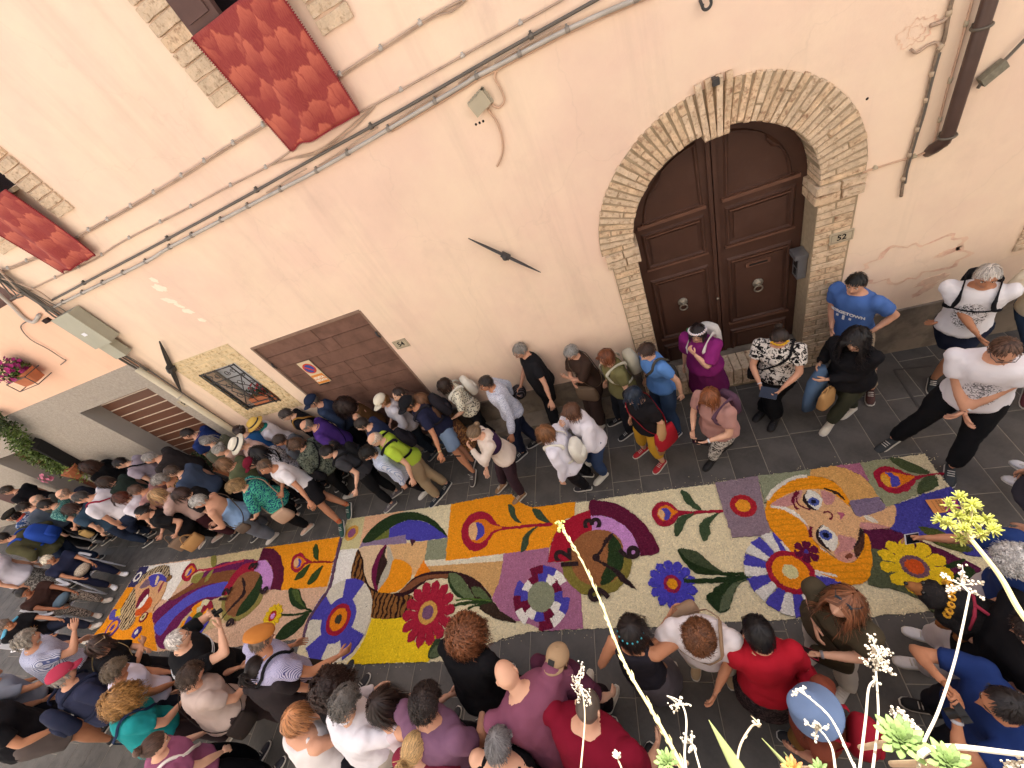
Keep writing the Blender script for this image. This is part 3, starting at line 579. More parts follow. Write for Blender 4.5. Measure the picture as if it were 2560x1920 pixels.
def drape(x0, x1, zt, zb, label, skew=0.0, lift=.0):
    c = ((x0 + x1) / 2, WD, zt); root = empty('drape', c, label=label, cat='cloth', group='red damask cloths hung from the windows'); nx, nz_ = 24, 30; V = []
    for j in range(nz_ + 1):
        t = j / nz_; z = -t * (zt - zb)
        for i in range(nx + 1):
            s = i / nx; x = (s - .5) * (x1 - x0) + skew * t; y = -.15 + (.034 * math.sin(s * 8 + t * 1.6) + .016 * math.sin(s * 19 + 1.3 + t)) * (.25 + t) + (.05 * t if lift == 0 else 0)
            if j > nz_ - 3: z2 = z + .03 * math.exp(-((s - .2) / .08) ** 2)
            else: z2 = z
            V.append((x, y - lift * t, z2 + skew * 0))
    i, j = np.meshgrid(np.arange(nx), np.arange(nz_)); a = (j * (nx + 1) + i).ravel(); F = np.stack([a, a + nx + 1, a + nx + 2, a + 1], 1)
    g = Geo(); g.add(V, F); o = g.obj('cloth', dam, root); so_ = o.modifiers.new('thickness', 'SOLIDIFY'); so_.thickness = .006
    V = np.array(V).reshape(nz_ + 1, nx + 1, 3); edge = list(V[:, 0]) + list(V[-1]) + list(V[::-1, -1]); g = Geo()
    g.tube(edge, .006, 5); e = np.array(edge)
    for p, q in zip(e[:-1], e[1:]):
        for s in (.25, .75):
            m_ = p + (q - p) * s; t = (q - p) / (np.linalg.norm(q - p) + 1e-6); nn = np.array([t[2], 0, -t[0]]); c0 = np.array([(0), -.1, -(zt - zb) / 2]); nn = nn if nn @ (m_ - c0) > 0 else -nn; g.tube([m_, m_ + nn * .016], .004, 4)
    g.obj('fringe', fringe_m, root)
dl, dr_ = W(505, 85, WD - .12), W(737, 372, WD - .17)
drape(u1[0] - .0, u1[0] + .86, u1[2] + .0, W(735, 370, WD - .17)[2] - .02, 'red damask cloth with petal pattern hanging nearest the cable bundle, upper middle of the wall', .04)
b2r = W(243, 636, WD - .2)
drape(u2[1] - .80, u2[1] + .0, u2[2], b2r[2], 'red damask cloth hanging from the farther window, cut by the left edge of the photo', .0)
# --- cables, conduits, boxes
def wcable(px, r, material, name, off=.02, fn=W, n=4, parent=True, sagz=0):
    P = np.array([fn(*p) for p in px]); P[:, 1] -= off; P = smooth_pts(P, n, False) if len(P) > 2 else P; g = Geo(); g.tube(P, r, 6); o = g.obj(name, material)
    if parent: P0(o)
    return P
def clips(P, step, r, material=grey_pl, name='cable_clip'):
    d = np.r_[0, np.cumsum(np.linalg.norm(np.diff(P, axis=0), axis=1))]; g = Geo(); s = step * .5
    while s < d[-1]:
        i = np.searchsorted(d, s) - 1; t = (s - d[i]) / (d[i + 1] - d[i]); p = P[i] * (1 - t) + P[i + 1] * t; u = (P[i + 1] - P[i]); u /= np.linalg.norm(u); g.tube([p - u * .018, p + u * .018], r, 8); g.box(p + [-.008, 0, -.008 + r], p + [.008, .03, .012 + r]); s += step * random.uniform(.85, 1.15)
    P0(g.obj(name, material, kind='stuff'))
c1 = [(0, 678), (95, 640), (202, 586), (405, 470), (560, 372), (672, 304), (770, 240), (850, 187), (975, 107), (1080, 40), (1150, 2), (1180, -20)]
P = wcable(c1, .011, cable_m, 'cable'); wcable([(a + 3, b + 4) for a, b in c1[:-2]] + [(1130, 28), (1165, 0)], .007, cable_m, 'cable'); clips(P, .42, .017)
c2 = [(60, 735), (93, 716), (162, 683), (235, 650), (310, 602), (480, 515), (560, 472), (680, 410), (760, 352), (840, 312), (939, 260), (1089, 177), (1230, 98), (1379, 14), (1420, -10)]
P = wcable(c2, .009, cable_m, 'cable'); clips(P, .55, .013); wcable([(680, 410), (740, 392), (800, 374), (860, 330), (939, 262)], .006, cable_m, 'cable'); wcable([(680, 412), (720, 398), (790, 382), (880, 325), (939, 264)], .006, cable_m, 'cable')
P = wcable([(133, 748), (318, 650), (416, 598), (600, 498), (800, 386), (1010, 270), (1227, 145), (1487, 0), (1520, -20)], .014, dark_rod, 'support_rod', .03); clips(P, 1.6, .022, dark_rod, 'rod_bracket')
cpx = [(103, 783), (156, 756), (229, 720), (371, 650), (434, 612), (669, 489), (800, 421), (977, 318), (1147, 217), (1190, 190), (1237, 166), (1433, 65), (1600, -8), (1640, -25)]
P = wcable(cpx, .019, grey_pl, 'conduit', .035); clips(P, .45, .023, mat('conduit_clip', '#8f867c', .6)); wcable([(a + 3, b + 9) for a, b in cpx[7:]], .010, mat('tan_cable', '#c9a68c', .7), 'cable', .02)
for a in range(5, 11): wcable([(cpx[a][0], cpx[a][1] - 10), ((cpx[a][0] + cpx[a + 1][0]) / 2 + 10, (cpx[a][1] + cpx[a + 1][1]) / 2 - 22), (cpx[a + 1][0] - 30, cpx[a + 1][1] - 2)], .006, cable_m, 'cable', .03)
wcable([(1228.6, 258.6), (1246.7, 267.6), (1261, 249.6), (1252, 220.6), (1237.6, 195), (1241, 173.6)], .010, mat('tan_cable', '#c9a68c', .7), 'cable'); wcable([(1219.5, 271), (1243, 304), (1255.7, 343.6), (1255.7, 383), (1243, 414)], .011, mat('tan_cable', '#c9a68c', .7), 'cable')
q = [W(*p) for p in ((1206.9, 220.6), (1230, 249.6), (1197, 286), (1175, 257))]; c = sum(q) / 4; g = Geo(); X = (q[1] - q[0] + q[2] - q[3]) / 4; Z = (q[3] - q[0] + q[2] - q[1]) / 4
g.obox(c + [0, -.04, 0], X, Z, (0, .04, 0)); g.obox(c + [0, -.084, 0], X * 1.04, Z * 1.04, (0, .004, 0))
for i in range(7): g.ball(q[0] + (q[1] - q[0]) * i / 6 + [0, -.03, .0], .02, 6, k=4); g.ball(q[0] + (q[3] - q[0]) * i / 6 + [0, -.03, 0], .02, 6, k=4)
P0(g.obj('junction_box', mat('box_beige', '#b0a58e', .6, var=.08), smooth=False))
for p in ((1190, 311), (1199, 307), (1208, 303), (2168, 247)): c = W(*p); g = Geo(); g.ball(c, (.012, .006, .012), 6, k=4); P0(g.obj('screw_hole', ink))
def anchor(a, b, name='tie_rod_anchor', r=.035, lean=0):
    A, B = W(*a), W(*b); A[1] -= .05; B[1] -= .05; d = B - A; g = Geo(); n = 9; P = [A + d * t for t in np.linspace(0, 1, n)]; g.tube(P, [r * (.25 + .75 * math.sin(PI * t) ** .8) for t in np.linspace(0, 1, n)], 6, flat=.55); c = A + d * .5; u = d / np.linalg.norm(d)
    g.tube([c - u * .05, c + u * .05], r * 1.5, 8, flat=.8); g.ball(c + [0, -.03, 0], .04, 8); P0(g.obj(name, iron, smooth=False))
anchor((1172, 590), (1352, 675), r=.028); anchor((404, 848), (458, 975), r=.05)
# right side: down pipe and old cables
P = [W(2480, -20, WD - .10), W(2372, 346, WD - .10)]; a, b = P; xm = (a[0] + b[0]) / 2; g = Geo(); g.tube([(xm, WD - .09, 8.5), (xm, WD - .09, b[2] + .05), (xm - .01, WD - .085, b[2] - .02), (xm - .03, WD - .04, b[2] - .08), (xm - .045, WD + .02, b[2] - .13)], .048, 16); P0(g.obj('down_pipe', brown_pipe))
for z in (b[2] + .02, W(2460, 50)[2], b[2] + 2.4):
    g = Geo(); g.tube([(xm + 0.055 * math.cos(t), WD - .09 + 0.055 * math.sin(t), z) for t in np.linspace(0, 2 * PI, 17)], .010, 6, caps=False); g.box((xm - .01, WD - .03, z - .01), (xm + .01, WD, z + .01)); P0(g.obj('pipe_bracket', mat('pipe_bracket', '#6f675c', .5, metal=.4)))
g = Geo(); g.tube([(xm - .055, WD - .012, b[2] - .14), (xm + .06, WD - .012, b[2] - .1)], .03, 8, flat=.4); P0(g.obj('pipe_mortar', mortar))
P = wcable([(2432, -12), (2389, 148), (2366, 224), (2347, 300), (2330, 360), (2303, 384), (2233, 405), (2172, 424), (2155, 430)], .008, mat('tan_cable', '#c9a68c', .7), 'cable', .012, n=5); clips(P, .33, .013, plate_m)
P = wcable([(2379, -12), (2368, 30), (2355, 101), (2341, 127), (2326, 186), (2309, 262), (2292, 316), (2275, 371), (2256, 447), (2250, 489)], .013, mat('old_cable', '#8b7866', .9, var=.35, vs=30, bump=1, bs=60), 'cable', .02, n=3); clips(P, .2, .019, mat('lime_blobs', '#b9a48c', .95))
wcable([(2343, 130), (2324, 200), (2305, 280), (2285, 345), (2264, 420), (2258, 455)], .010, dark_rod, 'cable', .03)
wcable([(2366, 38), (2351, 53), (2322, 63)], .014, cable_m, 'cable', .02); wcable([(2345, 118), (2336, 105), (2313, 114), (2288, 131), (2273, 122)], .010, cable_m, 'cable', .02)
wcable([(2575, 68), (2499, 148), (2461, 181), (2433, 217)], .012, dark_rod, 'cable', .05); a = W(2470, 178); g = Geo(); g.obox(a + [0, -.05, 0], (.06, 0, .045), (-.02, 0, .03), (0, .03, 0)); P0(g.obj('cable_box', mat('mossy_grey', '#7e7868', .9, var=.3, vs=30), smooth=False))
c = W(1762, 8); g = Geo(); g.tube([c + [.03 * math.cos(t), -.06 + .0 * t, .03 * math.sin(t)] for t in np.linspace(-3.6, .6, 12)], .011, 6); g.tube([c + [-.03, -.06, .0], c + [-.03, 0, .03]], .011, 6); P0(g.obj('hook', iron))
c = W(1784, 201); g = Geo(); g.box(c + [-.025, -.09, -.02], c + [.025, -.0, .03]); P0(g.obj('spot_bracket', iron, smooth=False))

# ------------------------------------------------------------------ the salmon house further down the street
h2 = empty('salmon_house', tuple(B2P), label='salmon and grey rendered house beside the pink townhouse, with a roller shutter', cat='building')
def P2(o): o.parent = h2; o.matrix_parent_inverse = Matrix.Translation(tuple(-B2P)); return o
def f2(off=0.0): return lambda u, v, w_: tuple(B2P + B2D * u - B2N * (off + w_) + np.array([0, 0, v]))
def uv2(px, py, off=0.0): p = W2(px, py, off) - B2P; return (p @ B2D, p[2])
su0, su1, szt = uv2(199, 1033)[0], uv2(365, 968)[0], (uv2(365, 968)[1] + uv2(199, 1033)[1]) / 2
zl = (uv2(70, 1018)[1] + uv2(332, 904)[1]) / 2
dep = 0.31
d0 = uv2(2, 1150); d1_ = uv2(42, 1131); dw0, dw1, dwt = d1_[0] - .15, d1_[0] + 1.0, d1_[1]
def house_wall(z0, z1, holes, material, name):
    outer = [(0, z0), (0, z1), (14, z1), (14, z0)]; polys = [[Vector((a, b, 0)) for a, b in outer]] + [[Vector((a, b, 0)) for a, b in h] for h in holes]; flat = [v for p in polys for v in p]; g = Geo(); f = f2(); F = []
    for a, b, c in tessellate_polygon(polys):
        ar = (flat[b].x - flat[a].x) * (flat[c].y - flat[a].y) - (flat[c].x - flat[a].x) * (flat[b].y - flat[a].y); F.append((a, c, b) if ar > 0 else (a, b, c))
    g.add([f(v.x, v.y, 0) for v in flat], F); return g
hs_, hd = [(su1, .0), (su0, .0), (su0, szt), (su1, szt)], [(dw0, .0), (dw1, .0), (dw1, dwt), (dw0, dwt)]
wnd = uv2(0, 745); 
g = house_wall(-.3, zl, [hs_, hd], roughc, 'wall'); P2(g.obj('lower_wall', roughc, smooth=False))
f = f2()
for h in (hs_, hd):
    g = Geo()
    for i in range(4): p, q = h[i], h[(i + 1) % 4]; g.add([f(p[0], p[1], 0), f(q[0], q[1], 0), f(q[0], q[1], -dep), f(p[0], p[1], -dep)], [(0, 1, 2, 3)])
    P2(g.obj('reveal', smoothc, smooth=False))
g = house_wall(zl, 9.0, [[(wnd[0] - .25, wnd[1] - .1), (wnd[0] + 1.2, wnd[1] - .1), (wnd[0] + 1.2, wnd[1] + 1.5), (wnd[0] - .25, wnd[1] + 1.5)]], salmon, 'wall'); g.add([f(0, -.3, 0), f(0, 9, 0), f(0, 9, -6), f(0, -.3, -6)], [(0, 1, 2, 3)]); g.add([f(0, 9, 0), f(14, 9, 0), f(14, 9, -6), f(0, 9, -6)], [(0, 1, 2, 3)]); P2(g.obj('upper_wall', salmon, smooth=False))
g = Geo(); g.add([f(wnd[0] - .3, wnd[1] - .15, -.2), f(wnd[0] + 1.3, wnd[1] - .15, -.2), f(wnd[0] + 1.3, wnd[1] + 1.6, -.2), f(wnd[0] - .3, wnd[1] + 1.6, -.2)], [(3, 2, 1, 0)]); P2(g.obj('window', mat('shutter_brown', '#5b423c', .6, .3, var=.15), smooth=False))
g = Geo(); g.add([f(dw0 - .1, -.2, -dep), f(dw1 + .1, -.2, -dep), f(dw1 + .1, dwt + .1, -dep), f(dw0 - .1, dwt + .1, -dep)], [(3, 2, 1, 0)]); dd = P2(g.obj('wooden_door', mat('red_brown_wood', '#5e3524', .5, .3, var=.2, vs=8), smooth=False))
for i in range(9):
    u = dw0 + .05 + i * .12; g = Geo(); poly_prism([(u, .05), (u + .108, .05), (u + .108, dwt - .03), (u, dwt - .03)], 0, .03, f2(-dep), g); P2(g.obj('door_board', mat('red_brown_wood', '#5e3524', .5, .3, var=.2, vs=8), smooth=False))
shut = empty('roller_shutter'); P2(shut); g = Geo(); g.add([f(su1 - .1, -.2, -dep), f(su0 + .1, -.2, -dep), f(su0 + .1, szt + .1, -dep), f(su1 - .1, szt + .1, -dep)], [(3, 2, 1, 0)]); g.obj('backing', mat('shutter_gap', '#cdbba8', .6), shut, smooth=False)
z = szt; sl = mat('shutter_slat', '#64402f', .5, .35, var=.06, vs=3)
while z > .05:
    g = Geo(); poly_prism([(su1 + .005, z - .155), (su0 - .005, z - .155), (su0 - .005, z), (su1 + .005, z)], .0, .012, f2(-dep), g); g.obj('slat', sl, shut, smooth=False); z -= .185
P2(plate((462, 1007), '56', .22, .15, None, fn=W2))
# salmon house small things
mb = [uv2(2, 1235), uv2(12, 1218), uv2(55, 1235), uv2(39, 1253)]; g = Geo(); us = [m[0] for m in mb]; vs_ = [m[1] for m in mb]; poly_prism([(max(us), min(vs_)), (min(us), min(vs_)), (min(us), max(vs_)), (max(us), max(vs_))], 0, .08, f2(), g); P2(g.obj('letter_box', mat('dark_red_metal', '#4b2724', .5), smooth=False))
# corner pipe, meter boxes, wires
xc = -7.66; zp0, zp1 = .1, W(362, 908)[2]; g = Geo(); g.tube([(xc, WD - .10, zp0), (xc, WD - .10, zp1)], .052, 14); P0(g.obj('corner_pipe', cream_pipe))
g = Geo(); z_ = W(440, 985)[2]; g.tube([(xc + .058 * math.cos(t), WD - .10 + .058 * math.sin(t), z_) for t in np.linspace(0, 2 * PI, 17)], .009, 6, caps=False); P0(g.obj('pipe_bracket', grey_pl))
g = Geo(); g.tube([(xc - .03 + .012 * k, WD - .06, zp0) for k in (0,)] + [(xc + .07, WD - .05, zp1)], .012, 5)
for k in range(9):
    P = [np.array([xc - .05 + .022 * k + random.uniform(-.02, .02), WD - .05 - random.uniform(0, .05), z]) for z in np.linspace(zp1 - .1, zp1 + 1.9, 9)]
    for p in P[2:-2]: p += [random.uniform(-.03, .03), 0, 0]
    g.tube(smooth_pts(P, 3, False), random.choice((.006, .009, .012)), 5)
P0(g.obj('wire_bundle', dark_rod, kind='stuff'))
c = W(242, 806); g = Geo(); g.box((c[0] - .26, WD - .2, c[2] - .26), (c[0] + .14, WD - .03, c[2] + .30)); g.box((c[0] - .27, WD - .21, c[2] - .27), (c[0] + .15, WD - .195, c[2] + .31)); g.box((c[0] - .12, WD - .214, c[2] - .05), (c[0] - .04, WD - .208, c[2] + .0), 1); P0(g.obj('meter_box', [mat('box_grey_green', '#a3a18f', .5, var=.06), white_pl], smooth=False))
c = W(295, 855); g = Geo(); g.box((c[0] - .14, WD - .17, c[2] - .17), (c[0] + .12, WD - .05, c[2] + .13), 0); P0(g.obj('meter_box', [mat('box_grey_green', '#a3a18f', .5, var=.06)], smooth=False))
def w2cable(px, r, m_, off=.03): 
    P = np.array([W2(*p) for p in px]) - B2N * off; g = Geo(); g.tube(smooth_pts(P, 4, False) if len(px) > 2 else P, r, 6); P2(g.obj('cable', m_))
w2cable([(103, 783), (89, 802), (66, 793), (36, 763), (0, 730)], .026, grey_pl); w2cable([(60, 735), (30, 700), (0, 668)], .016, cable_m); w2cable([(62, 737), (40, 742), (20, 720), (0, 695)], .010, dark_rod); w2cable([(133, 748), (100, 725), (50, 705), (0, 690)], .012, cable_m)
w2cable([(72, 800), (56, 815), (80, 845), (125, 870), (160, 893), (168, 898), (155, 909)], .007, dark_rod); w2cable([(80, 738), (60, 730), (30, 745), (45, 735), (10, 700)], .008, dark_rod)
c = W2(120, 799); g = Geo(); g.obox(c - B2N * .02, B2D * .06, (0, 0, .03), B2N * .02); P2(g.obj('cable_box', mat('dark_gap', '#2c1c18', .9), smooth=False))

# ------------------------------------------------------------------ the house the picture is taken from (behind the camera)
own = empty('viewing_house', (0, -.62, 0), label='ochre house on the near side of the street, below and behind the viewpoint', cat='building')
def P3(o): o.parent = own; o.matrix_parent_inverse = Matrix.Translation((0, .62, 0)); return o
g = Geo()
for a, b in (((-40, -1.7, -1.5), (-1.6, -1.4, 9.2)), ((-1.6, -1.7, -.5), (-1.1, -.62, 9.2)), ((3.3, -.92, -.5), (16, -.62, 9.2)), ((-1.1, -.92, -.5), (3.3, -.62, 4.35)), ((-1.1, -.92, 6.2), (3.3, -.62, 9.2)), ((-40, -6.9, 9.2), (16, -.4, 9.3)), ((-40, -6.9, -.5), (16, -6.8, 9.2))): g.box(a, b)
P3(g.obj('wall', facade_m, smooth=False))
g = Geo(); g.box((-1.1, -2.5, 4.3), (3.3, -.92, 4.34)); P3(g.obj('room_floor', facade_m, smooth=False))
# ------------------------------------------------------------------ the flower carpets
REG = {3: (200, 1250, .31646), 4: (800, 1200, .28930), 5: (1300, 1180, .27726), 6: (1800, 1120, .31646), 0: (0, 0, 1.0)}
def gp(r, p): o = REG[r]; q = G(o[0] + p[0] * o[2], o[1] + p[1] * o[2], .01); return (q[0], q[1])
PET = {}
def petal_mat(c, kind='plain'):
    if (c, kind) in PET: return PET[(c, kind)]
    m = bpy.data.materials.new('petals_' + c.strip('#')); m.use_nodes = True; t = m.node_tree; b = t.nodes['Principled BSDF']; L = t.links.new
    b.inputs['Roughness'].default_value = .9; b.inputs['Specular IOR Level'].default_value = .15
    tc = N(t, 'ShaderNodeTexCoord'); v = N(t, 'ShaderNodeTexVoronoi'); v.inputs['Scale'].default_value = 62; L(tc.outputs['Object'], v.inputs[0])
    sp = N(t, 'ShaderNodeSeparateColor'); L(v.outputs['Color'], sp.inputs[0]); g = N(t, 'ShaderNodeNewGeometry')
    ad = N(t, 'ShaderNodeMath', operation='ADD'); L(sp.outputs[0], ad.inputs[0]); L(g.outputs['Random Per Island'], ad.inputs[1])
    fr = N(t, 'ShaderNodeMath', operation='FRACT'); L(ad.outputs[0], fr.inputs[0])
    cr = N(t, 'ShaderNodeValToRGB'); L(fr.outputs[0], cr.inputs[0]); r, gg, bb = lin(c); e = cr.color_ramp.elements
    k = .74 if max(r, gg, bb) > .2 else .6
    e[0].position = 0; e[0].color = (r * k, gg * k, bb * k, 1); e[1].position = 1; e[1].color = (min(r * 1.3 + .012, 1), min(gg * 1.3 + .012, 1), min(bb * 1.3 + .012, 1), 1); e.new(.35).color = (r, gg, bb, 1); e.new(.8).color = (r * 1.08, gg * 1.08, bb * 1.08, 1); cur = cr.outputs[0]
    if kind != 'plain':
        w_ = N(t, 'ShaderNodeTexWave', bands_direction='X' if kind == 'bark' else 'Y'); w_.inputs['Scale'].default_value = 4.2 if kind == 'bark' else 5; w_.inputs['Distortion'].default_value = 5 if kind == 'bark' else 2.5; w_.inputs['Detail'].default_value = 3; w_.inputs['Detail Scale'].default_value = 2.5; L(tc.outputs['Object'], w_.inputs[0])
        mr = N(t, 'ShaderNodeMapRange'); mr.inputs['From Min'].default_value = .62 if kind == 'bark' else .7; mr.inputs['From Max'].default_value = .72 if kind == 'bark' else 1.25; L(w_.outputs['Fac'], mr.inputs[0])
        mx = N(t, 'ShaderNodeMix', data_type='RGBA'); L(mr.outputs[0], mx.inputs[0]); L(cur, mx.inputs[6]); mx.inputs[7].default_value = (*lin('#2a1812' if kind != 'hair' else '#c27c14'), 1); cur = mx.outputs[2]
    L(cur, b.inputs['Base Color']); bp = N(t, 'ShaderNodeBump'); bp.inputs['Strength'].default_value = .5; bp.inputs['Distance'].default_value = .008; L(v.outputs['Distance'], bp.inputs['Height']); L(bp.outputs[0], b.inputs['Normal'])
    PET[(c, kind)] = m; return m
SH = []                                   # (panel, name, outline, colour, kind)
def sh(panel, name, reg, pts, c, smooth=0, kind='plain'):
    P = [gp(reg, p) for p in pts]
    if smooth: P = smooth_pts(P, 4)
    SH.append((panel, name, np.array(P), c, kind))
def rad(reg, c, r): a, b = gp(reg, c), gp(reg, r); return math.hypot(a[0] - b[0], a[1] - b[1])
def circ(panel, name, reg, c, r, col_, a0=0, a1=2 * PI, r0=0.0, n=28, kind='plain'):
    C = gp(reg, c); r = r if np.isscalar(r) else rad(reg, c, r); full = a1 - a0 > 6.2; th = np.linspace(a0, a1, n, endpoint=not full); P = [(C[0] + r * math.cos(t), C[1] + r * math.sin(t)) for t in th]
    if r0: P += [(C[0] + r0 * math.cos(t), C[1] + r0 * math.sin(t)) for t in th[::-1]]
    SH.append((panel, name, np.array(P), col_, kind))
def flower(panel, reg, c, rim, n, col_, centre, a0=0.0, wid=.84, name='petal'):
    C = np.array(gp(reg, c)); R = rad(reg, c, rim)
    for i in range(n):
        t = a0 + 2 * PI * i / n; d = np.array([math.cos(t), math.sin(t)]); e = np.array([-d[1], d[0]]); w_ = wid * PI * R * .86 / n
        SH.append((panel, name, smooth_pts([C + d * .2 * R - e * w_ * .4, C + d * .6 * R - e * w_ * .8, C + d * .84 * R - e * w_ * 1.0, C + d * .95 * R - e * w_ * .62, C + d * R * random.uniform(.99, 1.04), C + d * .95 * R + e * w_ * .62, C + d * .84 * R + e * w_ * 1.0, C + d * .6 * R + e * w_ * .8, C + d * .2 * R + e * w_ * .4], 3), col_, 'plain'))
    for k, (f_, cc) in enumerate(centre): circ(panel, 'flower_centre', reg, c, R * f_, cc)
def stroke(panel, name, reg, pts, wd, c):
    P = smooth_pts([gp(reg, p) for p in pts], 4, False); T = np.gradient(P, axis=0); T /= np.linalg.norm(T, axis=1)[:, None]; Nn = np.stack([-T[:, 1], T[:, 0]], 1); wds = (np.array(wd) if not np.isscalar(wd) else np.array([wd, wd])); wds = np.interp(np.linspace(0, 1, len(P)), np.linspace(0, 1, len(wds)), wds)[:, None]
    SH.append((panel, name, np.concatenate([P + Nn * wds / 2, (P - Nn * wds / 2)[::-1]]), c, 'plain'))
def glyph(panel, reg, c, s, size, ang):
    cu = bpy.data.curves.new('g', 'FONT'); cu.body = s; cu.size = size; cu.align_x = 'CENTER'; cu.align_y = 'CENTER'; cu.offset = .012; cu.resolution_u = 3; o = bpy.data.objects.new('g', cu); me = bpy.data.meshes.new_from_object(o); bpy.data.objects.remove(o); C = gp(reg, c); GL.append((panel, me, C, ang))
GL = []
def ring2(panel, reg, c, ri, r1, r2, cols, n, a0=0):
    C = c; Ri, R1, R2 = rad(reg, c, ri), rad(reg, c, r1), rad(reg, c, r2)
    for i in range(n):
        t0, t1 = a0 + 2 * PI * i / n, a0 + 2 * PI * (i + 1) / n
        circ(panel, 'ring_segment', reg, c, R1, cols[i % len(cols)], t0, t1, Ri, 6); t0 += PI / n; t1 += PI / n
        if i % 4 != 3: circ(panel, 'ring_segment', reg, c, R2, cols[(i + 1) % len(cols)], t0, t1, R1, 6)
CREAM, ORG, RED, MAR, BLU, DG, OLV, SAG, BRN, PNK, WHT, YEL, PLM, SKN, MAU, BLK = '#ddd0ac', '#e6951a', '#9c1c34', '#5a1632', '#4a44a4', '#25381b', '#7f7434', '#8b8f74', '#8a5a38', '#c48bc4', '#e8e2d8', '#e8c722', '#a66c8a', '#d8ae78', '#8d7892', '#2b1c1e'
A, B = 'a', 'b'
# --- far panel (A)
sh(A, 'background_field', 3, [(478, 528), (1130, 433), (1450, 378), (2066, 290), (2010, 520), (1966, 700), (1870, 835), (1800, 960), (1762, 1095), (1200, 1160), (600, 1195), (40, 1150), (180, 985), (370, 690)], '#d3ae90')
sh(A, 'white_field', 3, [(500, 525), (880, 480), (820, 600), (760, 700), (700, 795), (650, 785), (460, 690)], WHT)
sh(A, 'navy_square', 3, [(476, 530), (548, 522), (465, 692), (370, 692)], '#35325c'); circ(A, 'circle', 3, (455, 607), (490, 570), WHT); circ(A, 'circle', 3, (455, 607), (475, 585), '#35325c')
sh(A, 'cream_field', 3, [(880, 479), (1447, 382), (1400, 482), (1080, 505), (900, 600), (770, 700), (820, 600)], '#cdb98c')
sh(A, 'orange_field', 3, [(1452, 378), (2062, 291), (1954, 684), (1585, 712)], ORG)
sh(A, 'beige_field', 3, [(1128, 755), (1150, 770), (1120, 900), (1170, 960), (1090, 990), (760, 1170), (690, 1110), (800, 970), (900, 850), (1000, 790)], '#c2aa80')
sh(A, 'orange_corner', 3, [(375, 690), (460, 690), (450, 760), (520, 860), (570, 880), (588, 1050), (610, 1192), (40, 1148), (182, 985)], ORG)
sh(A, 'purple_band', 3, [(578, 900), (690, 800), (860, 680), (960, 590), (1090, 510), (1190, 485), (1400, 478), (1250, 640), (1170, 650), (1125, 755), (950, 830), (800, 960), (700, 1160), (610, 1150), (590, 1000)], '#6a1d50', 1)
sh(A, 'brown_band', 3, [(700, 785), (850, 690), (960, 620), (1090, 570), (1290, 555), (1190, 650), (1040, 660), (870, 720), (760, 780)], '#7c4c2c', 1)
sh(A, 'blue_band', 3, [(588, 1000), (700, 880), (850, 760), (980, 690), (1170, 645), (1125, 752), (980, 775), (850, 845), (730, 950), (640, 1070)], '#5350b4', 1)
for p in ([(935, 650), (980, 570), (900, 600), (880, 650)], [(1060, 545), (1020, 620), (985, 650), (1010, 590)]): sh(A, 'leaf', 3, p, '#8b8440', 1)
sh(A, 'maroon_arc', 3, [(1448, 380), (1530, 388), (1585, 440), (1612, 540), (1608, 630), (1588, 711), (1505, 710), (1530, 610), (1515, 530), (1475, 475), (1415, 478)], MAR)
sh(A, 'pink_arc', 3, [(1410, 482), (1470, 475), (1515, 530), (1530, 610), (1505, 708), (1436, 712), (1442, 640), (1425, 590), (1375, 565)], PNK)
sh(A, 'red_arc', 3, [(1415, 478), (1290, 510), (1210, 590), (1150, 690), (1118, 752), (1190, 770), (1230, 650), (1290, 590), (1375, 565)], RED)
sh(A, 'clock_rim', 3, [(1436, 700), (1430, 800), (1350, 890), (1260, 950), (1160, 955), (1120, 900), (1125, 800), (1150, 755), (1290, 700)], '#8c8044', 1)
sh(A, 'clock_face', 3, [(1378, 562), (1430, 590), (1440, 660), (1400, 770), (1330, 860), (1250, 917), (1180, 915), (1150, 860), (1165, 765), (1230, 650), (1290, 585)], BRN, 1)
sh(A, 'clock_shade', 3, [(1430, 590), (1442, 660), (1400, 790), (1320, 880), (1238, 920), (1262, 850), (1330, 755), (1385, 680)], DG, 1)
sh(A, 'clock_hand', 3, [(1283, 600), (1312, 650), (1306, 700), (1318, 730), (1300, 755), (1280, 745), (1296, 700), (1284, 650)], BLK); sh(A, 'clock_hand', 3, [(1290, 740), (1312, 748), (1180, 880), (1085, 988), (1190, 850)], BLK)
stroke(A, 'stem', 3, [(2000, 492), (1900, 490), (1810, 492)], .03, '#8c2a1e')
def tulip(pn, reg, outer, inner, cream, blue, cc='#dcae7c'):
    sh(pn, 'tulip', reg, outer, RED, 1); sh(pn, 'tulip_heart', reg, inner, '#d8791a', 1); sh(pn, 'tulip_eye', reg, cream, cc, 1); sh(pn, 'tulip_crescent', reg, blue, BLU, 1)
tulip(A, 3, [(1830, 490), (1780, 455), (1760, 425), (1720, 425), (1685, 455), (1670, 510), (1678, 555), (1710, 573), (1745, 555), (1780, 510)], [(1790, 487), (1750, 450), (1715, 455), (1690, 500), (1700, 545), (1740, 540), (1770, 500)], [(1720, 460), (1740, 480), (1730, 520), (1705, 530), (1693, 505), (1700, 475)], [(1730, 465), (1752, 480), (1745, 520), (1715, 540), (1732, 505)])
tulip(A, 3, [(950, 555), (925, 552), (908, 505), (870, 505), (835, 545), (808, 600), (820, 635), (860, 638), (892, 590)], [(915, 555), (890, 520), (855, 545), (835, 590), (850, 615), (885, 585)], [(875, 540), (860, 585), (835, 600), (845, 560)], [(890, 540), (880, 580), (850, 605), (865, 570)])
stroke(A, 'stem', 3, [(940, 555), (1040, 545), (1180, 505), (1300, 480)], .035, '#b03048'); sh(A, 'leaf', 3, [(1040, 510), (1042, 450), (1075, 448), (1080, 500), (1060, 532)], '#8b8440', 1)
